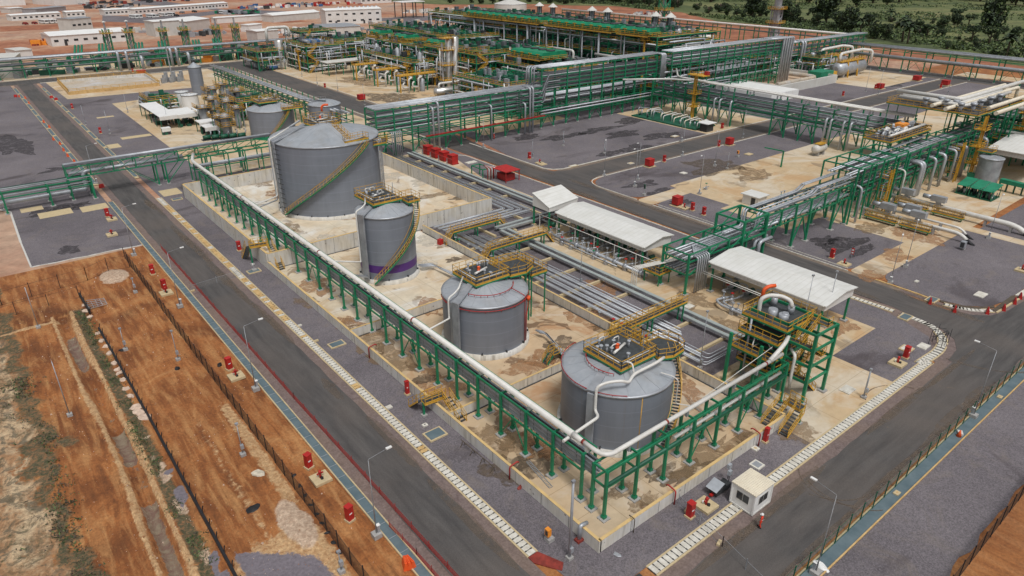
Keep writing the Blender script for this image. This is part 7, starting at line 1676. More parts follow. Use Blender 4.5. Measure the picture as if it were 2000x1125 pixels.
# trees
def leafcloud(g, cx, cy, cz, rx, rz, n, ms, rn, s=1.0):
    for k in range(n):
        u = rn.uniform(-1, 1); a = rn.uniform(0, 6.283); q = math.sqrt(1-u*u); rr = rn.uniform(.55, 1)**.5
        x = cx+rx*rr*q*math.cos(a); y = cy+rx*rr*q*math.sin(a); z = cz+rz*rr*u
        b = Vector((rn.uniform(-1, 1), rn.uniform(-1, 1), rn.uniform(-1, 1))).normalized()*s*rn.uniform(.6, 1.3); c = b.cross(Vector((rn.uniform(-1, 1), rn.uniform(-1, 1), rn.uniform(-1, 1)))).normalized()*s*rn.uniform(.5, 1)
        p = Vector((x, y, z)); g.add([tuple(p-b), tuple(p+c), tuple(p+b), tuple(p-c)], [(0, 1, 2, 3)], rn.choice(ms))
def make_tree(kind, seed):
    rn = random.Random(seed); t = thing('tree', 'tree', 'tree'); 
    if kind == 'palm':
        g = MB(); g.tube([(0, 0, 0), (.4, .2, 4), (.3, .5, 8)], [.5, .38, .3], 'trunk', 6); g.build('trunk', t); g = MB()
        for k in range(26):
            a = rn.uniform(0, 6.283); el = rn.uniform(-.3, 1.2); p = Vector((.3, .5, 8)); d = Vector((math.cos(a)*math.cos(el), math.sin(a)*math.cos(el), math.sin(el))); L = rn.uniform(4, 5.6)
            pts = [p+d*(L*f)-Vector((0, 0, 2.6*f*f)) for f in (0, .35, .7, 1)]; sd = Vector((-math.sin(a), math.cos(a), 0))
            for q in range(3): w0, w1 = (.3, .9)[q > 0], (.9, .9, .1)[q]; g.add([tuple(pts[q]-sd*w0), tuple(pts[q]+sd*w0), tuple(pts[q+1]+sd*w1), tuple(pts[q+1]-sd*w1)], [(0, 1, 2, 3)], rn.choice(('leafd', 'leaf')))
        g.build('crown', t); return t
    H = {'tall': 15, 'round': 9, 'bush': 4.5, 'flat': 9}[kind]
    g = MB(); g.tube([(0, 0, 0), (rn.uniform(-.4, .4), .2, H*.45), (rn.uniform(-.8, .8), .3, H*.7)], [.6, .4, .2], 'trunk', 6)
    for k in range(4): a = rn.uniform(0, 6.28); g.tube([(0, 0, H*.35), (H*.3*math.cos(a), H*.3*math.sin(a), H*.7)], [.3, .1], 'trunk', 5)
    g.build('trunk', t); g = MB()
    n = {'tall': 15, 'round': 11, 'bush': 8, 'flat': 10}[kind]
    for k in range(n):
        a = rn.uniform(0, 6.28); rr = rn.uniform(.05, .34)*H*(1.3 if kind in ('flat', 'bush') else .85); z = H*(rn.uniform(.22 if kind in ('bush', 'round') else .3, .86) if kind != 'flat' else rn.uniform(.68, .88))
        rx = H*rn.uniform(.18, .27); leafcloud(g, rr*math.cos(a), rr*math.sin(a), z, rx, rx*(.85 if kind != 'flat' else .45), 130, ('leaf', 'leafd', 'leafd', 'leafb') if rn.random() < .6 else ('leafd', 'leaf'), rn, H*.05)
    g.build('crown', t); return t
protos = {}
for kind, seeds in (('tall', (1, 2, 3)), ('round', (4, 5, 6)), ('bush', (7, 8, 9)), ('flat', (10, 11)), ('palm', (12, 13))): protos[kind] = [make_tree(kind, s) for s in seeds]
usedp = set()
KL = {'tall': 'tall dark dense tree', 'round': 'rounded dark green tree', 'bush': 'low spreading bush', 'flat': 'small flat topped tree', 'palm': 'palm with drooping fronds'}
def place(kind, px, py, sc, label, rn):
    i = rn.randrange(len(protos[kind])); p = protos[kind][i]
    if (kind, i) in usedp: o = copy_tree(p)
    else: o = p; usedp.add((kind, i))
    x, y = at(px, py); o.location = (x, y, -.2); o.rotation_euler = (0, 0, rn.uniform(0, 6.28)); o.scale = (sc, sc, sc*rn.uniform(.9, 1.1))
    o['label'] = label; o['category'] = 'palm' if kind == 'palm' else 'bush' if kind == 'bush' else 'tree'; o['group'] = 'trees and bushes on the far grassland'
    o.name = {'palm': 'palm_tree', 'bush': 'bush'}.get(kind, 'tree')
rn = random.Random(99)
named = [('tall', 1613, 45, 1.5, 'big dark tree, the widest one right of the grey tower'), ('tall', 1530, 42, 1.0, 'bare looking tree just right of the grey tower'), ('palm', 1735, 42, 1.0, 'lone palm in the open grass right of the widest tree'),
 ('tall', 1652, 66, 1.0, 'dark tree at the lower edge of the grass, left of the palm pair'), ('palm', 1680, 68, 1.1, 'palm standing between the dark edge trees'), ('round', 1705, 76, 1.1, 'round dark tree nearest the outer rack, left one'), ('round', 1728, 78, 1.0, 'round dark tree nearest the outer rack, second one'),
 ('palm', 1762, 82, 1.5, 'tallest palm at the edge of the grass'), ('palm', 1772, 86, 1.2, 'shorter palm beside the tallest palm'), ('round', 1790, 62, .9, 'pale round tree behind the tallest palm'), ('round', 1805, 70, .7, 'small round tree right of the tallest palm'),
 ('flat', 1897, 80, 1.0, 'flat topped tree in the right grass, left of two'), ('flat', 1930, 88, 1.1, 'flat topped tree in the right grass, right of two'), ('palm', 1965, 110, 1.2, 'spiky palm nearest the outer rack at right'), ('tall', 1935, 60, 1.3, 'large spreading tree at upper right'), ('round', 1838, 60, .9, 'round tree in the middle of the right grass'),
 ('round', 1870, 50, .8, 'round tree left of the large spreading tree'), ('flat', 1865, 42, 1.2, 'wide low tree in the upper right grass'), ('bush', 1560, 48, 1.4, 'long low bush below the grey tower'), ('bush', 1625, 58, 1.4, 'low bush below the widest tree'), ('round', 1668, 38, 1.0, 'rounded tree right of the widest tree'),
 ('tall', 1470, 32, 1.2, 'tall dark tree left of the grey tower'), ('round', 1420, 32, .8, 'rounded tree above the red cleared ground'), ('bush', 1905, 96, 1.3, 'green bush patch before the flat topped trees'), ('bush', 1850, 96, 1.0, 'low bush between the palms and the flat topped trees')]
for q in named: place(*q, rn)

for k in range(150):
    if k < 62: px = 1090+k*15+rn.uniform(-7, 7); py = rn.uniform(-12, 8)+(6 if px > 1600 else 0); kind = rn.choice(('tall', 'tall', 'round', 'bush')); sc = rn.uniform(1.5, 2.5)*(1.4 if kind == 'bush' else 1); lab = 'dark tree in the wood along the top edge, %s from the left' % ORD[k]
    elif k < 92: px = 870+(k-62)*23+rn.uniform(-8, 8); py = 3+max(0, (px-1200)*.1)+rn.uniform(-2, 5); kind = 'bush'; sc = rn.uniform(1.4, 2.6); lab = 'green bush along the upper edge of the red ground, %s from the left' % ORD[k-62]
    else: px = 1440+(k-92)*9.8+rn.uniform(-4, 4); py = rn.uniform(12, 52)+(px-1540)*.09; kind = rn.choice(('bush', 'bush', 'bush', 'round', 'flat')); sc = rn.uniform(.6, 1.3); lab = '%s scattered over the open grass, %s of them from the left' % (KL[kind], ORD[k-92])
    if kind == 'bush' and 92 <= k and py > 50: pass
    place(kind, px, py, sc, lab, rn)
rn = random.Random(15); g = MB()
for k in range(9000):
    px = rn.uniform(1050, 2040); e0 = 8+max(0, px-1180)*.13; py = e0-rn.random()**1.3*(e0+8)
    x, y = at(px, py); v = noise.noise(Vector((x*.012, y*.012, 3)))+.5*noise.noise(Vector((x*.05, y*.05, 1)))
    if v < -.06+rn.random()*.2 and py > 4: continue
    s = rn.uniform(.7, 2.0)
    leafcloud(g, x, y, s*.35, s*1.7, s*.8, 9, ('leaf', 'leafb', 'leafb', 'leafb', 'leafd'), rn, .75)
tag(g.build('undergrowth'), 'dense bushy undergrowth spread over the far grassland', 'undergrowth', kind='stuff')
# bushes and weeds of the scrub at the lower left (uncountable)
g = MB(); rn = random.Random(3)
for k in range(3800):
    x = rn.uniform(-56, -36.2) if k % 3 else rn.gauss(-37.4, .9); y = rn.uniform(-6, 66); v = noise.noise(Vector((x*.16, y*.1, 4)))
    if v < .02 and rn.random() < .93: continue
    s = rn.uniform(.08, .27)
    for q in range(6):
        a = Vector((rn.uniform(-1, 1), rn.uniform(-1, 1), rn.uniform(.2, 1.2)))*s; b = Vector((rn.uniform(-1, 1), rn.uniform(-1, 1), 0))*s*.5; p = Vector((x+rn.uniform(-.35, .35), y+rn.uniform(-.35, .35), dirtz(x, y)+.02))
        g.add([tuple(p-b), tuple(p+b), tuple(p+a)], [(0, 1, 2)], rn.choice(('leafb', 'trunk', 'leaf', 'trunk')))
for k in range(2600):
    y = rn.uniform(-6, 82); x = -28.2+rn.gauss(0, .45)+.25*math.sin(y*.11); s = rn.uniform(.06, .2)
    if noise.noise(Vector((x*.2, y*.25, 8))) < -.1: continue
    for q in range(5):
        a = Vector((rn.uniform(-1, 1), rn.uniform(-1, 1), rn.uniform(.2, 1.2)))*s; b = Vector((rn.uniform(-1, 1), rn.uniform(-1, 1), 0))*s*.5; p = Vector((x+rn.uniform(-.3, .3), y+rn.uniform(-.3, .3), dirtz(x, y)+.02))
        g.add([tuple(p-b), tuple(p+b), tuple(p+a)], [(0, 1, 2)], rn.choice(('leafb', 'leafb', 'leaf', 'trunk')))
tag(g.build('weeds'), 'low weeds and dry scrub growing along the ditch and the left edge', 'weeds', kind='stuff')

# ================================================================ street lamps, hydrants, fences, small things
def lamp(px, py, label, ang, h=9.2, proto=[None]):
    x, y = at(px, py)
    if proto[0] is None:
        t = thing('street_lamp', label, 'street lamp', (0, 0, 0), 0, 'street lamps along the roads'); g = MB(); g.box(-.4, -.4, 0, .4, .4, .5, 'block'); g.build('base', t)
        g = MB(); g.tube([(0, 0, .5), (0, 0, 9.0)], [.06, .03], 'tray', 8); g.tube(rnd([(0, 0, 8.9), (0, 0, 9.1), (1.9, 0, 9.35)], .2, 3), .02, 'tray', 6); g.build('pole', t)
        g = MB(); g.box(1.8, -.12, 9.3, 2.35, .12, 9.42, 'white'); g.build('lamp_head', t)
        g = MB(); g.box(.1, -.15, .5, .35, .15, 1.3, 'steel'); g.box(.05, -.18, 1.3, .4, .18, 1.36, 'white'); g.build('junction_box', t); proto[0] = t; o = t
    else: o = copy_tree(proto[0])
    o.location = (x, y, 0); o.rotation_euler = (0, 0, ang); o.scale = (1, 1, h/9.2); o['label'] = label; return o
for q in ((352, 600, 'street lamp left of the left road, third nearest the camera', 0), (500, 762, 'street lamp left of the left road, second nearest the camera', 0), (736, 1048, 'street lamp left of the left road, nearest the camera', 0),
  (1592, 1122, 'street lamp beside the green fence posts, at the bottom edge', R(90)), (1900, 815, 'street lamp beside the green fence posts, farther one', R(90)),
  (262, 500, 'street lamp left of the left road near the pipe bridge', 0), (188, 360, 'street lamp left of the left road below the bridge', 0),
  (1240, 365, 'street lamp on the gravel by the road junction, left one', R(200)), (1246, 352, 'street lamp on the gravel by the road junction, right one', R(200)), (1180, 344, 'street lamp at the round kerb of the junction', R(220)),
  (1332, 305, 'street lamp by the upper cross road', R(250)), (1396, 325, 'street lamp on the gravel beyond the concrete edge', R(200)), (1366, 380, 'street lamp beside the fire cabinets of the small gravel plot', R(200)),
  (1768, 522, 'street lamp by the yellow concrete path, farther one', R(200)), (1738, 554, 'street lamp at the corner of the right gravel yard', R(200)), (1930, 466, 'street lamp near the black pipe ends', R(200)),
  (945, 290, 'street lamp near the tall rack and the road bend', R(200)), (1330, 277, 'street lamp at the edge of the wet gravel yard', R(260))): lamp(*q)
def pole(px, py, h, label, top=1, r=.06, m='steel', head='steel', kind='light_pole', cat='light pole', group='thin floodlight poles'):
    x, y = at(px, py); z0 = dirtz(x, y) if GX0 < x < GX1 and y < GY1 else 0
    t = T(kind, label, cat, (x, y, z0), group); g = MB(); g.box(x-.28, y-.28, z0, x+.28, y+.28, z0+.35, 'block'); t.part('base', g)
    g = MB(); g.tube([(x, y, z0+.4), (x, y, z0+h)], [r, r*.7], m, 7); t.part('pole', g)
    if top: g = MB(); g.box(x-.16, y-.13, z0+h-.1, x+.16, y+.13, z0+h+.1, head); g.box(x-.12, y-.3, z0+1, x+.2, y+.05, z0+1.5, 'steel'); t.part('lamp_head', g)
for q in ((1112, 1092, hpx(1112, 1092, 940), 'grey mast standing before the near corner of the bund', 1, .16), (137, 812, 7.5, 'thin leaning looking pole on the scrub at lower left', 0), (76, 642, 6.5, 'thin pole by the upper ditch at the left edge', 0),
  (348, 702, 4.5, 'thin white pole on the dirt between the two fences', 1), (475, 890, 4.2, 'thin pole on the dirt nearer the camera', 1), (246, 685, 3.4, 'short pole with a white box beside the silt fence', 1),
  (265, 572, 2.5, 'short post near the upper end of the dark fence', 1), (667, 1118, 2.5, 'short post at the bottom edge by the dark fence', 1), (1686, 778, 4.2, 'grey floodlight post on the right concrete apron', 1, .12),
  (1366, 720, 8.5, 'thin mast between the pipe bundles near the nearest tank', 1), (1133, 560, 8, 'thin mast before the middle pump shelter', 1), (1535, 800, 2.0, 'short yellow box post by the right stair', 0), (1555, 695, 12, 'floodlight mast behind the stair tower decks', 1), (1610, 640, 9, 'thin mast at the end of the far white shelter roof', 1)): pole(*q)
for k, q in enumerate(((168, 245, 6), (215, 262, 7), (250, 220, 6), (330, 250, 7), (620, 168, 8), (660, 178, 8), (712, 205, 7), (590, 150, 8), (780, 200, 8), (905, 205, 7), (1100, 285, 4), (1450, 270, 8), (1560, 170, 9), (1715, 185, 9), (1690, 180, 9), (1850, 185, 9), (1040, 310, 5), (1180, 300, 3), (1420, 330, 4), (1710, 425, 7))):
    pole(*q, 'thin pole in the middle distance, number %s of twenty from the left' % ['one', 'two', 'three', 'four', 'five', 'six', 'seven', 'eight', 'nine', 'ten', 'eleven', 'twelve', 'thirteen', 'fourteen', 'fifteen', 'sixteen', 'seventeen', 'eighteen', 'nineteen', 'twenty'][sorted([168, 215, 250, 330, 620, 660, 712, 590, 780, 905, 1100, 1450, 1560, 1715, 1690, 1850, 1040, 1180, 1420, 1710]).index(q[0])])
# fire hydrants: red cabinet and slab with red valve post
def cabinet(px, py, label, w=.62, d=.6, h=1.7, a=0, proto={}):
    x, y = at(px, py); key = (w, h)
    if key not in proto:
        t = thing('fire_hose_cabinet', label, 'fire cabinet', (0, 0, 0), 0, 'red fire hose cabinets'); g = MB(); g.box(-w/2-.1, -d/2-.1, 0, w/2+.1, d/2+.1, .2, 'slab'); g.build('base', t)
        g = MB(); g.box(-w/2, -d/2, .2, w/2, d/2, h, 'red'); g.box(-w/2-.04, -d/2-.04, h, w/2+.04, d/2+.04, h+.06, 'red'); g.build('body', t)
        g = MB(); g.box(w/2, -d/2+.05, .3, w/2+.02, d/2-.05, h-.1, 'steel'); g.box(-w/2+.1, -d/2-.02, h*.55, w/2-.2, -d/2, h*.62, 'white'); g.build('door', t); proto[key] = t; o = t
    else: o = copy_tree(proto[key])
    o.location = (x, y, dirtz(x, y) if GX0 < x < GX1 and y < GY1 else .05); o.rotation_euler = (0, 0, a); o['label'] = label; return o
def hydrant(px, py, label, proto=[None]):
    x, y = at(px, py)
    if proto[0] is None:
        t = thing('fire_hydrant', label, 'hydrant', (0, 0, 0), 0, 'red fire hydrants on concrete slabs'); g = MB(); g.box(-.9, -.9, 0, .9, .9, .3, 'slab'); g.build('slab', t)
        g = MB(); g.cyl(0, 0, .3, 1.15, .13, 'red', n=8); g.cyl(0, 0, .9, 1.2, .2, 'red', .12, 8); g.tube([(-.35, 0, .85), (.35, 0, .85)], .09, 'red', 6); g.build('body', t)
        g = MB(); g.cyl(.05, -.28, .3, .5, .16, 'black', n=8); g.cyl(-.2, .25, .3, .7, .08, 'white', n=6); g.build('valve_cover', t); proto[0] = t; o = t
    else: o = copy_tree(proto[0])
    o.location = (x, y, dirtz(x, y) if GX0 < x < GX1 and y < GY1 else .05); o['label'] = label; return o
CAB = [(211, 424, 'red fire cabinet left of the left road, just below the pipe bridge'), (299, 536, 'red fire cabinet by the upper end of the dark fence'), (322, 566, 'red fire cabinet left of the road, just below the fence end'), (449, 722, 'red fire cabinet left of the road near the black bags'),
 (604, 914, 'red fire cabinet left of the road with a hydrant slab below it'), (684, 1018, 'red fire cabinet nearest the bottom edge left of the road'), (1347, 1010, 'red fire cabinet between the bund wall and the white cabin'), (796, 771, 'slim red fire cabinet against the left bund wall'),
 (1494, 864, 'slim red fire cabinet against the short bund wall'), (1768, 700, 'red fire cabinet near the curved drain corner'), (468, 490, 'small red cabinet against the tall bund wall'), (1352, 412, 'red fire cabinet in the small gravel plot, left'), (1374, 421, 'red fire cabinet in the small gravel plot, right'),
 (1624, 505, 'red fire cabinet on the gravel under the bridge end'), (1297, 317, 'red fire cabinet on the junction gravel'), (1034, 311, 'red fire cabinet at the wet gravel yard, left'), (1403, 287, 'red fire cabinet near the upper cross road'), (1410, 252, 'red fire cabinet on the concrete by the green skid'), (142, 213, 'small red cabinet by the upper left road'),
 (197, 261, 'red fire cabinet beside a slab on the left middle gravel'), (260, 142, 'red fire cabinet before the far rack'), (635, 172, 'red fire cabinet on the strip beside the middle road'), (1646, 188, 'red cabinet beyond the white basin'), (1709, 174, 'red cabinet pair left part by the far right road'), (1837, 172, 'red cabinet by the far right corner')]
for px, py, lb in CAB: cabinet(px, py, lb, *(((.45, .4, 1.9) if 'slim' in lb else (.62, .6, 1.75))), a=R(15) if 'left of the' in lb else 0)
for px, py, lb in ((462, 738, 'hydrant on its slab beside the cabinet near the black bags'), (627, 938, 'hydrant on its slab left of the road, the largest looking one'), (325, 574, 'hydrant on its slab below the fence end'), (219, 430, 'hydrant on a slab below the pipe bridge'), (1378, 990, 'hydrant on its slab by the white cabin'), (1752, 712, 'hydrant slab near the curved drain corner'),
   (1648, 518, 'hydrant slab on the gravel by the yellow path'), (1336, 408, 'hydrant in the small gravel plot'), (1054, 320, 'hydrant slab on the wet gravel yard'), (1995, 530, 'hydrant slab at the right edge'), (219, 460, 'hydrant slab alone on the left gravel yard')): hydrant(px, py, lb)
def redbox(px, py, label, s=1.0, h=1.6):
    x, y = at(px, py); t = T('fire_monitor_box', label, 'fire box', (x, y, 0), 'large red fire boxes'); g = MB(); g.box(x-.9*s, y-.8*s, .5, x+.9*s, y+.8*s, .5+h, 'red'); t.part('body', g)
    g = MB(); g.box(x-.95*s, y-.85*s, .5+h, x+.95*s, y+.85*s, .56+h, 'red'); t.part('lid', g); g = MB(); g.box(x-1.2*s, y-1.0*s, 0, x+1.6*s, y+1.2*s, .2, 'slab')
    for a in (-.7, .7): g.bar((x+a*s, y-.6*s, 0), (x+a*s, y-.6*s, .5), .12, .12, 'red'); g.bar((x+a*s, y+.6*s, 0), (x+a*s, y+.6*s, .5), .12, .12, 'red')
    t.part('stand', g)
for q in ((1268, 326, 'large red box on the junction gravel'), (1322, 402, 'large red box in the small gravel plot'), (1424, 284, 'large red box by the upper cross road'), (1790, 158, 'large red box by the far right road', 1.6), (1846, 167, 'large red box at the far right corner', 1.6), (1718, 174, 'large red box right of the twin cabinets', 1.4), (277, 147, 'large red box before the far rack', 1.8), (706, 196, 'large red box at the lower end of the process road', 1.3)): redbox(*q)
for k in range(4):
    x, y = 60.6, 125.2-k*3.9; t = T('red_pump_cabinet', 'big bright red cabinet behind the trough, %s of four to the camera' % NTH[3-k], 'red cabinet', (x, y, 0), 'big bright red cabinets beside the trough')
    g = MB(); g.box(x, y-1.1, .4, x+1.8, y+1.1, 2.4, 'red'); g.box(x-.03, y-.9, .6, x, y-.05, 2.2, 'redpipe'); g.box(x-.03, y+.05, .6, x, y+.9, 2.2, 'redpipe'); t.part('body', g); g = MB(); g.box(x-.1, y-1.2, 2.4, x+1.9, y+1.2, 2.52, 'red'); t.part('roof', g); g = MB(); g.box(x+.1, y-1.1, .1, x+2, y+1.1, .4, 'redpipe'); g.bar((x-.9, y, 0), (x-.9, y, 2.0), .18, .18, 'pipe'); t.part('stand', g)
g = MB(); g.tube([(59.6, 127, 2.0), (59.6, 111, 2.0)], .1, 'redpipe', 6); tag(g.build('pipe'), 'thin red pipe in front of the four red cabinets', 'pipe')
t = T('red_canopy', 'bright red canopy over red pumps beside a green pipe frame', 'canopy', (62, 93, 0))
g = MB(); g.box(61.8, 92, 2.6, 66.2, 97.4, 2.75, 'red'); t.part('roof', g)
for a, b in ((62, 92.2), (66, 92.2), (62, 97.2), (66, 97.2)): g = MB(); g.bar((a, b, 0), (a, b, 2.6), .16, .16, 'redpipe'); t.part('post', g)
g = MB(); g.box(62.6, 93, .2, 65.4, 96.4, 1.7, 'redpipe'); t.part('pump', g)
t = T('pipe_gantry', 'small green frame with vertical white pipes beside the red canopy', 'gantry', (59, 96, 0))
for a, b in ((57.2+2, 97.5), (61.6, 97.5), (59.2, 102), (61.6, 102)): g = MB(); g.bar((a, b, 0), (a, b, 2.6), .2, .2, 'green'); t.part('post', g)
g = MB()
for a in ((59.2, 97.5, 61.6, 97.5), (59.2, 102, 61.6, 102), (59.2, 97.5, 59.2, 102), (61.6, 97.5, 61.6, 102)): g.bar((a[0], a[1], 2.6), (a[2], a[3], 2.6), .18, .2, 'green')
t.part('beam', g)
for k in range(6): g = MB(); g.tube(rnd([(61.4, 100, 2.8), (60+k*.45, 96.6, 2.8), (60+k*.45, 96.6, .2)], .4, 3), .1, 'pipewh' if k % 2 else 'redpipe', 6); t.part('pipe', g)
# red goosenecks over the bund wall
for px, py, lb, ax in ((1037, 583, 0, 0),) if 0 else ():
    pass
for (x, y, nx_, ny_, lb) in ((-.25, 42.7, 1, 0, 'red gooseneck pipe over the left bund wall beside the slim cabinet'), (-.25, 12.6, 1, 0, 'red gooseneck pipe over the left bund wall near the corner'), (10.2, -.3, 0, 1, 'red gooseneck pipe over the short bund wall near the cabin'), (24.5, -.3, 0, 1, 'red gooseneck pipe over the short bund wall near the stair')):
    g = MB(); g.tube(rnd([(x, y, .1), (x, y, 1.75), (x+nx_*1.0, y+ny_*1.0, 1.9), (x+nx_*1.2, y+ny_*1.2, 1.7)], .25, 4), .08, 'redpipe', 6); tag(g.build('gooseneck_pipe'), lb, 'pipe', 'red gooseneck pipes over the bund wall')
g = MB(); g.tube(rnd([(-.3, 2.2, .1), (-.3, 2.2, 1.9), (.6, 2.2, 1.7)], .3, 4), .2, 'steel', 8); g.box(-.7, 1.9, .05, .0, 2.5, .3, 'rustred'); tag(g.build('gooseneck_pipe'), 'fat grey gooseneck over the bund wall at the near corner', 'pipe')
g = MB(); g.tube(rnd([(4.3, -.3, .1), (4.3, -.3, 1.8), (4.3, .4, 1.75)], .25, 4), .05, 'trunk', 6); tag(g.build('gooseneck_pipe'), 'thin brown gooseneck pipe over the short bund wall', 'pipe')
# manholes and pads
def manhole(px, py, label, w=2.2, d=1.5, fr='slab', cv='drainblue', a=0, h=.22):
    x, y = at(px, py); t = T('manhole', label, 'manhole', (x, y, 0), 'manholes and cover slabs'); g = MB(); g.cbox(x, y, 0, w, d, h, fr, a); t.part('frame', g); g = MB(); g.cbox(x, y, 0, w-.4, d-.4, h+.03, cv, a); t.part('cover', g)
for q in ((658, 674, 'framed grated pit on the left gravel strip, middle one'), (850, 850, 'framed grated pit on the left gravel strip, nearest one', 2.3, 1.8), (496, 531, 'framed grated pit on the left gravel strip near the tall wall'), (346, 390, 'framed grated pit beside the tall bund corner'), (1768, 621, 'framed dark pit on the curved white drain'), (1820, 587, 'framed dark pit on the far side of the road corner'),
   (1655, 763, 'white bolted cover plate on the right apron', 1.8, 1.3, 'slabwhite', 'slabwhite'), (1770, 683, 'white bolted plate beside the corner cabinet', 1.8, 1.5, 'slab', 'slabwhite'), (1803, 678, 'pale slab with a red post near the scaffolding', 1.7, 1.2, 'slabwhite', 'slabwhite'), (1478, 910, 'square white cover on the gravel above the cabin', 1.2, 1.2, 'slabwhite', 'steel'), (1475, 878, 'small square cover beside the short bund wall', .7, .7, 'slabwhite', 'slab'),
   (760, 797, 'small white cover plate on the left gravel strip', .7, .6, 'slabwhite', 'slabwhite'), (586, 637, 'tiny white marker slab on the left gravel strip', .5, .4, 'slabwhite', 'slab'), (618, 667, 'tiny yellow marker slab beside the grated pit', .6, .4, 'slab', 'slabtan'), (1751, 965, 'small yellow slab right of the green fence', .7, .5, 'slab', 'slabtan'), (1952, 777, 'small white slab right of the green fence, farther', .7, .5, 'slab', 'slabtan'),
   (1915, 577, 'pale slab with poles on the right gravel yard', 2.2, 1.4, 'slabwhite', 'slabwhite'), (1790, 551, 'tiny white slab on the right gravel yard', .9, .5, 'slabwhite', 'slabwhite'), (1232, 320, 'pale slab by the kerb at the junction', 1.6, 1.2, 'slabwhite', 'slab'), (1060, 322, 'yellow slab on the wet gravel yard', 2, 1.4, 'slab', 'slab'), (1120, 325, 'cluster slab at the tip of the wet gravel yard', 2.4, 1.2, 'slab', 'slabwhite'), (1335, 339, 'white slab with a pole on the junction gravel', 1.6, 1.4, 'slabwhite', 'slabwhite'), (1318, 267, 'yellow slab at the right end of the wet yard', 2.2, 1.6, 'slab', 'slabwhite'), (1462, 302, 'yellow slab beyond the orange post', 2.2, 1.6, 'slab', 'slab'),
   (220, 460, 'pale slab on the left gravel yard', 1.6, 1.1, 'slabwhite', 'slab'), (920, 318, 'white double hatch behind the red cabinets', 3, 1.6, 'slabwhite', 'slabwhite'), (830, 832, 'little white collar on the gravel beside the nearest pit', .6, .5, 'slabwhite', 'dark'), (1180, 478, 'white plates at the end of the middle shelter', 1.5, 1.2, 'slabwhite', 'slabwhite'), (1345, 600, 'pale bolted plate before the far shelter', 1.6, 1.1, 'slabwhite', 'slabwhite')): manhole(*q)
# orange phone box, signs
def boxpost(x, y, label, m, hb, name='call_post', cat='post', s=(.4, .5, .8)):
    t = T(name, label, cat, (x, y, 0)); g = MB(); g.cbox(x, y, 0, .7, .7, .45, 'block'); t.part('base', g); g = MB(); g.bar((x, y, .4), (x, y, hb), .1, .1, 'steel'); t.part('post', g)
    g = MB(); g.box(x-s[0], y-s[1]/2, hb, x, y+s[1]/2, hb+s[2], m); g.box(x-s[0]-.01, y-s[1]/2+.08, hb+.1, x-s[0]+.02, y+s[1]/2-.08, hb+s[2]-.15, 'dark'); t.part('hood', g)
boxpost(*at(1073, 1056), 'orange hooded call box on a grey base before the bund', 'orangebox', .8); boxpost(*at(1441, 307), 'orange call post on the far gravel', 'orangebox', 1.0); boxpost(*at(1880, 487), 'grey cabinet standing on the right gravel yard', 'steel', .5, 'cabinet_post', s=(.9, .8, 1.2))
boxpost(*at(1258, 382), 'dark green sign post on the junction gravel', 'dgreen', 1.6, s=(.1, .5, 1.0)); boxpost(*at(497, 530), 'white headed call post near the tall bund wall', 'white', 1.2, s=(.2, .2, .3))
# guard cabin
t = thing('guard_cabin', 'white portable cabin with a ribbed cream roof beside the drain', 'cabin', (14.8, -6.0, .09), 0)
W_, D_, H_ = 2.9, 2.5, 2.5
g = MB(); g.box(0, 0, .1, W_, D_, H_, 'white'); 
for x in (0, W_):
    for y in (0, D_): g.bar((x, y, .1), (x, y, H_+.05), .16, .16, 'white')
g.box(-.06, -.06, .05, W_+.06, D_+.06, .2, 'offwhite'); g.build('wall', t)
g = MB(); g.box(-.12, -.12, H_, W_+.12, D_+.12, H_+.1, 'cream'); y = -.05
while y < D_: g.box(-.1, y, H_+.1, W_+.1, y+.07, H_+.15, 'cream'); y += .22
g.build('roof', t)
for (x0, y0, x1, y1) in ((.75, -.03, 2.15, .0), (-.03, .6, 0, 1.9)):
    g = MB(); g.box(x0-.06*(x1 > .1), y0-.02, 1.0, x1+.06*(x1 > .1), y1+.01 if x1 > .1 else y1, 2.0, 'offwhite'); f = g.build('window', t)
    g = MB()
    if x1 > .1: g.box(x0, y0-.035, 1.07, (x0+x1)/2-.04, y0-.021, 1.93, 'glass'); g.box((x0+x1)/2+.04, y0-.035, 1.07, x1, y0-.021, 1.93, 'glass')
    else: g.box(x0-.035, y0, 1.07, x0-.001, (y0+y1)/2-.04, 1.93, 'glass'); g.box(x0-.035, (y0+y1)/2+.04, 1.07, x0-.001, y1, 1.93, 'glass')
    p = g.build('pane', t); p.parent = f
x, y = 14.6, -1.9
t = T('solar_trailer', 'small lighting trailer with a tilted pale panel beside the cabin', 'trailer', (x, y, 0)); g = MB(); g.add([(x-.8, y-.6, 1.0), (x+.5, y-.6, 1.5), (x+.5, y+.7, 1.5), (x-.8, y+.7, 1.0), (x+1.0, y-.6, 1.0), (x+1.0, y+.7, 1.0)], [(0, 1, 2, 3), (1, 4, 5, 2)], 'pipe'); t.part('panel', g)
g = MB(); g.box(x-.5, y-.5, .3, x+1.8, y+.4, .9, 'dark'); g.box(x-.9, y-.2, .3, x-.5, y+.1, .5, 'red'); t.part('chassis', g); g = MB()
for a in ((1.6, -.3), (2.4, .3)): g.bar((x+a[0], y+a[1], .5), (x+a[0], y+a[1], 2.0), .06, .06, 'dark'); g.box(x+a[0]-.25, y+a[1]-.15, 1.9, x+a[0]+.2, y+a[1]+.15, 2.4, 'pipe')
t.part('floodlight', g)
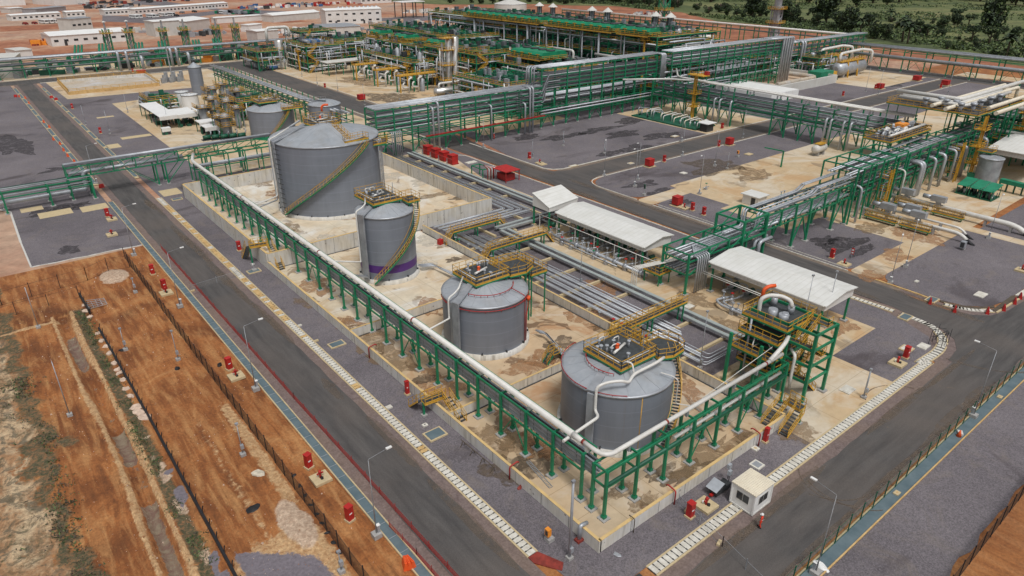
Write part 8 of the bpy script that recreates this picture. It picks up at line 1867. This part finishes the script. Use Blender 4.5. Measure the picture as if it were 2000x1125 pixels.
# the worker
def person(x, y, a, label):
    J = {'pel': (0, 0, .95), 'chest': (0, 0, 1.3), 'neck': (0, .01, 1.48), 'head': (0, .03, 1.58), 'top': (0, .03, 1.68), 'ls': (-.2, 0, 1.40), 'le': (-.27, .03, 1.12), 'lh': (-.26, .14, .88), 'rs': (.2, 0, 1.40), 're': (.28, -.02, 1.12), 'rh': (.27, .08, .88),
         'lk': (-.1, .06, .5), 'la': (-.1, -.06, .1), 'lt': (-.1, .1, .05), 'rk': (.12, .02, .5), 'ra': (.13, .08, .1), 'rt': (.14, .24, .05), 'lhp': (-.1, 0, .9), 'rhp': (.1, 0, .9)}
    E_ = [('pel', 'chest'), ('chest', 'neck'), ('neck', 'head'), ('head', 'top'), ('chest', 'ls'), ('ls', 'le'), ('le', 'lh'), ('chest', 'rs'), ('rs', 're'), ('re', 'rh'), ('pel', 'lhp'), ('lhp', 'lk'), ('lk', 'la'), ('la', 'lt'), ('pel', 'rhp'), ('rhp', 'rk'), ('rk', 'ra'), ('ra', 'rt')]
    RD = {'pel': .155, 'chest': .17, 'neck': .06, 'head': .095, 'top': .09, 'ls': .075, 'le': .055, 'lh': .04, 'rs': .075, 're': .055, 'rh': .04, 'lk': .075, 'la': .055, 'lt': .045, 'rk': .075, 'ra': .055, 'rt': .045, 'lhp': .11, 'rhp': .11}
    ks = list(J); me = bpy.data.meshes.new('person'); me.from_pydata([J[k] for k in ks], [(ks.index(a_), ks.index(b_)) for a_, b_ in E_], []); o = bpy.data.objects.new('person', me); COL.objects.link(o)
    me.materials.append(M('cloth')); me.materials.append(M('skin'))
    o.modifiers.new('skin', 'SKIN'); sk = me.skin_vertices[0].data
    for i, k in enumerate(ks): sk[i].radius = (RD[k], RD[k]*(.72 if k in ('pel', 'chest') else 1)); sk[i].use_root = (k == 'pel')
    o.modifiers.new('sub', 'SUBSURF').levels = 1; o.modifiers['sub'].render_levels = 2
    o.location = (x, y, .09); o.rotation_euler = (0, 0, a); tag(o, label, 'person')
    g = MB(); g.lathe(0, .03, [(.145, 1.62), (.14, 1.70), (.09, 1.78), (.01, 1.80)], 'white', 14); g.box(-.09, .1, 1.61, .09, .22, 1.635, 'white'); g.build('hard_hat', o)
    g = MB(); g.lathe(0, .045, [(.01, 1.475), (.07, 1.49), (.098, 1.56), (.10, 1.62)], 'skin', 12); g.box(-.015, .135, 1.55, .015, .165, 1.59, 'skin'); g.build('face', o)
    for s, hx, hy in ((-1, -.26, .14), (1, .27, .08)):
        g = MB(); g.tube([(hx, hy, .9), (hx, hy+.02, .82)], [.04, .045], 'skin', 6)
        for q in range(4): g.tube([(hx-.03+q*.02, hy+.02, .83), (hx-.03+q*.02, hy+.04, .75-.008*(q in (0, 3)))], .010, 'skin', 5)
        g.tube([(hx-s*.03, hy+.03, .86), (hx-s*.05, hy+.06, .81)], .011, 'skin', 5); g.build('hand', o)
    for lx, ly in ((-.1, .02), (.135, .16)): g = MB(); g.box(lx-.06, ly-.14, 0, lx+.06, ly+.14, .12, 'black'); g.build('boot', o)
    g = MB(); g.lathe(0, 0, [(.185, 1.08), (.185, 1.13)], 'white', 12); g.build('reflective_band', o)
    return o
x, y = at(1484, 1032); person(x, y, R(25), 'worker in orange coveralls and white hard hat walking on the near road')
x, y = at(965, 272); person(x, y, R(200), 'small figure in orange coveralls standing under the tall rack by the wet gravel yard')
# fences
def fence(label, pts, h, step, net, post='black', pw=.08, name='mesh_fence', brace=0, base=None, lean=0, zf=True, ph=None, cat='fence', topwire=True):
    t = T(name, label, cat, (pts[0][0], pts[0][1], 0)); nt_ = MB(); po = []; tw = MB()
    for a, b in zip(pts, pts[1:]):
        A = Vector(a); B = Vector(b); n = max(1, round((B-A).length/step)); prev = None
        for k in range(n+1):
            p = A.lerp(B, k/n); z = dirtz(p.x, p.y) if (zf and GX0 < p.x < GX1 and p.y < GY1) else .05
            po.append((p.x, p.y, z)); cur = (p.x, p.y, z)
            if prev:
                m_ = net
                if net: nt_.add([prev, cur, (cur[0], cur[1], cur[2]+h), (prev[0], prev[1], prev[2]+h)], [(0, 1, 2, 3)], net)
                if base: nt_.bar((prev[0], prev[1], prev[2]+base/2), (cur[0], cur[1], cur[2]+base/2), .22, base, 'black')
                if topwire:
                    for f in (1.0, .02): tw.bar((prev[0], prev[1], prev[2]+h*f), (cur[0], cur[1], cur[2]+h*f), .025, .025, post)
            prev = cur
    if nt_.f: t.part('mesh_panel', nt_)
    if tw.f: t.part('wire', tw)
    for (x, y, z) in po: g = MB(); g.bar((x, y, z-.1), (x+(.25 if lean else 0), y, z+(ph or h+.25)), pw, pw, post); t.part('post', g)
    return t
fence('dark mesh fence with black posts along the red verge, left of the road', [(-18.1, 99.5), (-18.2, 60), (-18.0, -2)], 1.9, 2.45, 'netblack')
fence('black silt fence with slanted stakes between the ditch and the dirt track', [(-27.1, 87), (-27.0, 80)], .9, 2.2, None, base=.9, lean=1, name='silt_fence', topwire=False)
fence('long black silt fence with slanted stakes beside the stones', [(-26.9, 74), (-26.6, 44), (-26.5, -4)], .5, 2.1, None, base=.5, lean=1, name='silt_fence', topwire=False, ph=1.0)
fence('fence of thin black posts across the upper left dirt', [(-18.3, 95.2), (-25, 93.6), (-37, 91.5), (-60, 88)], 2.2, 3.9, None, pw=.09, topwire=True)
fence('second fence of thin black posts across the left dirt, lower row', [(-27.2, 87.5), (-44, 86.0), (-60, 84.5)], 1.8, 3.9, None, pw=.08, topwire=True)
fence('dark mesh fence at the lower right corner', [(15, -21.6), (60, -21.0)], 2.0, 2.5, 'netblack')
fence('row of thin green fence posts standing in the blue drain', [(3.5, -12.75), (68, -12.75)], 1.9, 2.35, 'netgreen', post='dgreen', pw=.09, name='green_fence')
fence('red plastic safety netting along the left edge of the road', [(-11.9, 100), (-11.9, 40), (-11.6, -2)], .8, 3, 'netred', post='redpipe', pw=.05, name='safety_netting', topwire=False, cat='safety net')
fence('short red safety netting across the blue drain', [(-13.2, 14.6), (-13.0, 10), (-12.8, -2)], .7, 2.6, 'netred', post='redpipe', pw=.04, name='safety_netting', topwire=False, cat='safety net')
fence('pale temporary wire fence crossing the near road beside the cabin', [(10.6, -.5), (9.4, -6.5), (7.0, -18)], 1.1, 3.2, 'netgrey', post='steel', pw=.06, name='temporary_fence')
fence('temporary wire fence across the left road in the distance', [(-12.8, 78.6), (-4.5, 79.6)], 1.0, 4, 'netgrey', post='steel', pw=.06, name='temporary_fence')
for x, y, lb in ((9.5, -6.1, 'nearer the cabin'), (8.2, -12.2, 'on the dark road'), (10.5, -1.6, 'by the bund wall'), (-12.7, 78.4, 'left of the distant wire fence')):
    g = MB(); g.cbox(x, y, .05, .7, .3, .22, 'slab', .3); tag(g.build('fence_foot'), 'pale concrete block foot of a temporary fence, %s' % lb, 'block', 'fence foot blocks')
# red barriers
def barrier(x, y, a, label, m='red', proto={}):
    if m not in proto:
        t = thing('road_barrier', label, 'barrier', (0, 0, 0), 0, 'red and orange road barriers'); g = MB(); g.add([(-.55, -.25, 0), (.55, -.25, 0), (.55, .25, 0), (-.55, .25, 0), (-.5, -.1, .8), (.5, -.1, .8), (.5, .1, .8), (-.5, .1, .8)], [(0, 3, 2, 1), (4, 5, 6, 7), (0, 1, 5, 4), (1, 2, 6, 5), (2, 3, 7, 6), (3, 0, 4, 7)], m); g.build('body', t)
        g = MB(); g.box(-.4, -.03, .8, .4, .03, .9, m); g.build('handle', t); proto[m] = t; o = t
    else: o = copy_tree(proto[m])
    o.location = (x, y, .06); o.rotation_euler = (0, 0, a); o['label'] = label
for k, (px, py) in enumerate(((50, 193), (57, 203), (118, 283), (125, 295), (133, 306), (105, 274), (146, 318), (38, 190), (86, 240), (97, 250))):
    barrier(*at(px, py), R(95), 'orange road barrier left of the upper left road, %s from the top' % ['second', 'third', 'eighth', 'ninth', 'tenth', 'seventh', 'eleventh', 'first', 'fourth', 'fifth'][k], 'orange')
for q in ((101, 192, 'red barrier right of the upper road, left'), (110, 196, 'red barrier right of the upper road, right'), (199, 367, 'red barrier at the top of the blue drain'), (31, 190, 'dark red barrier on the left gravel corner')): barrier(*at(q[0], q[1]), R(10), q[2])
for k, (px, py) in enumerate(((792, 1107), (797, 1106), (802, 1104))): barrier(*at(px, py), R(70+k*12), 'orange barrier by the blue drain at the bottom, %s of three' % ['left', 'middle', 'right'][k], 'orange')
for k, (px, py) in enumerate(((1816, 593), (1864, 609), (1928, 612), (1960, 606), (1981, 593), (1992, 583))): barrier(*at(px, py), R(20), 'small red barrier around the trench corner at right, %s from the left' % OR[k])
t = T('fallen_cone_pile', 'red and white safety gear lying beside the green fence', 'debris', (*at(1872, 853), 0)); x, y = at(1872, 853); g = MB(); g.cyl(x, y, .05, .9, .3, 'orange', .05, 10); g.cbox(x+.6, y+.1, 0, .8, .5, .3, 'pipewh', .5); t.part('gear', g)
# scaffold at the drain corner
t = T('scaffold', 'small dark scaffold frame with bars at the curved drain corner', 'scaffold', (64.5, -2, 0)); rn = random.Random(6)
x, y = at(1832, 672)
for a in (-1.2, 0, 1.2):
    for b in (-.8, .8): g = MB(); g.bar((x+a, y+b, 0), (x+a+rn.uniform(-.1, .1), y+b, 2.4), .06, .06, 'dark'); t.part('leg', g)
g = MB()
for k in range(16): g.bar((x+rn.uniform(-1.6, 1.6), y+rn.uniform(-1, 1), rn.uniform(.3, 2.4)), (x+rn.uniform(-1.6, 1.6), y+rn.uniform(-1, 1), rn.uniform(.3, 2.4)), .05, .05, 'dark')
t.part('crossbar', g)
# pipe rail barrier at bund wall near corner
t = T('timber_rail', 'low rusty rail on short legs against the left bund wall', 'rail', (-1.2, 15, 0)); g = MB(); g.bar((-.9, 20.4, .7), (-.8, 14.4, .7), .07, .07, 'trunk')
for y in (20, 18.2, 16.4, 14.6): g.bar((-.9, y, .7), (-1.3, y, .05), .06, .06, 'trunk'); g.bar((-.85, y, .7), (-.6, y, .05), .06, .06, 'trunk')
t.part('rail', g)
t = T('ladder', 'grey metal ladder lying on the bund floor near the corner', 'ladder', (3, 9, .1)); g = MB(); A = Vector((*at(1031, 903), .14)); B = Vector((*at(1076, 954), .14)); d = (B-A).normalized(); s = Vector((-d.y, d.x, 0))*.2
for q in (-1, 1): g.bar(A+s*q, B+s*q, .06, .06, 'steel')
for k in range(20): c = A.lerp(B, k/19); g.bar(c-s, c+s, .04, .04, 'steel')
t.part('ladder_frame', g)
# bags, stones, debris on the dirt
def blob(name, label, x, y, r, hz, m, seed, cat, group=None, flat=.6):
    rn = random.Random(seed); bm = bmesh.new(); bmesh.ops.create_icosphere(bm, subdivisions=2, radius=1)
    z = dirtz(x, y) if GX0 < x < GX1 and y < GY1 else .05; o = Vector((rn.uniform(0, 99), rn.uniform(0, 99), 0))
    for v in bm.verts: f = 1+.45*noise.noise(v.co*1.6+o)+.2*noise.noise(v.co*4+o); v.co = Vector((v.co.x*r*f, v.co.y*r*f*flat, max(-.1, v.co.z*hz*f)))
    me = bpy.data.meshes.new(name); bm.to_mesh(me); bm.free(); me.materials.append(M(m)); ob = bpy.data.objects.new(name, me); COL.objects.link(ob); ob.location = (x, y, z); ob.rotation_euler = (0, 0, rn.uniform(0, 3)); return tag(ob, label, cat, group)
rn = random.Random(8)
st = [(165, 597), (168, 609), (175, 619), (191, 651), (199, 666), (208, 677), (214, 692), (223, 710), (230, 722), (234, 729), (240, 742), (247, 760), (255, 775), (268, 795), (272, 805), (283, 815)]
for k, (px, py) in enumerate(st): blob('boulder', 'pale stone in the row beside the silt fence, number %d from the top' % 0 if 0 else 'pale stone in the row beside the silt fence, %s' % ['topmost', 'second from the top', 'third from the top', 'fourth from the top', 'fifth from the top', 'sixth from the top', 'seventh from the top', 'eighth from the top', 'ninth from the top', 'tenth from the top', 'eleventh from the top', 'twelfth from the top', 'thirteenth from the top', 'fourteenth from the top', 'fifteenth from the top', 'lowest'][k], *at(px, py), .5 if k < 13 else .8, .3, 'stone', k, 'stone', 'pale stones beside the silt fence', .8)
for q in (('debris_bag', 'white and black rubbish bags on the dirt track', 505, 925, .75, .35, 'sandbag', 1, 'rubbish'), ('debris_bag', 'dark crumpled sheet on the dirt track below the rubbish bags', 494, 993, .8, .12, 'black', 2, 'rubbish'), ('debris_bag', 'black bag between the fence and the red cabinet', 429, 713, .5, .4, 'black', 3, 'bag'), ('debris_bag', 'dark tyre like heap on the dirt track', 346, 720, .5, .25, 'black', 4, 'debris'),
          ('debris_bag', 'small dark heap beside the pole with the white box', 238, 686, .5, .25, 'black', 5, 'debris'), ('debris_bag', 'white torn sheet at the lower right drain', 1605, 1108, .7, .2, 'white', 6, 'sheet'), ('debris_bag', 'small white scrap on the near corner gravel', 1205, 1084, .4, .05, 'steel', 7, 'debris'), ('debris_bag', 'dark lump at the foot of the left bund wall', 1015, 954, .35, .25, 'rustred', 8, 'debris')):
    n, lb, px, py, r, hz, m, sd, ct = q; blob(n, lb, *at(px, py), r, hz, m, sd, ct)
for k in range(9):
    px, py = (636+k*9, 948+k*19); blob('debris_bag', 'dark scrap at the foot of the dark mesh fence, %s from the top' % ORD[k], *at(px-62+k*2, py-20), .3, .12, 'black', 30+k, 'debris', 'dark scraps along the dark mesh fence')
rn = random.Random(21); g = MB()
for k in range(5200):
    x, y = rn.uniform(-36, -14.6), rn.uniform(-4, 98)
    if noise.noise(Vector((x*.35, y*.12, 2))) < -.05 and rn.random() < .8: continue
    r = rn.uniform(.025, .075)*(2.2 if rn.random() < .05 else 1); z = dirtz(x, y); a = rn.uniform(0, 3)
    g.add([(x+r*math.cos(a+q*2.1), y+r*math.sin(a+q*2.1), z-.02) for q in range(3)]+[(x, y, z+r*1.1)], [(0, 1, 3), (1, 2, 3), (2, 0, 3)], rn.choice(('clod', 'clod', 'stone')))
tag(g.build('rubble'), 'loose clods and small stones scattered over the red dirt', 'rubble', kind='stuff')
t = T('pallet_frame', 'bare metal frame lying at the head of the silt fence', 'frame', (*at(190, 596), 0)); x, y = at(190, 596); g = MB()
for k in range(5): g.bar((x-1.2, y-1.2+k*.6, .3+.1*k), (x+1.2, y-1.2+k*.6, .3), .07, .07, 'steel'); g.bar((x-1.2+k*.6, y-1.2, .3), (x-1.2+k*.6, y+1.2, .4), .07, .07, 'steel')
t.part('bar', g)
t = T('sign_board', 'small red and white fire sign on a post by the hydrant slab', 'sign', (*at(1662, 507), 0)); x, y = at(1662, 507); g = MB(); g.bar((x, y, 0), (x, y, 1.4), .06, .06, 'steel'); t.part('post', g); g = MB(); g.box(x-.02, y-.25, 1.0, x+.02, y+.25, 2.2, 'red'); g.box(x-.035, y-.17, 1.2, x-.021, y+.17, 1.45, 'white'); g.box(x-.035, y-.17, 1.7, x-.021, y+.17, 1.95, 'white'); t.part('board', g)
g = MB(); g.cbox(*at(860, 478), .1, .8, .8, 1.0, 'red', .2); tag(g.build('fire_box'), 'red chest on the bund floor right of the purple banded tank', 'box')
g = MB(); g.tube(rnd([(6.5, 108, .9), (8, 113, .9), (12.5, 112, .9)], .6, 3), .2, 'pipewh', 7); g.bar((8, 113, .1), (8, 113, .9), .2, .2, 'steel'); tag(g.build('floor_pipe'), 'white pipe on the floor left of the largest tank', 'pipe')
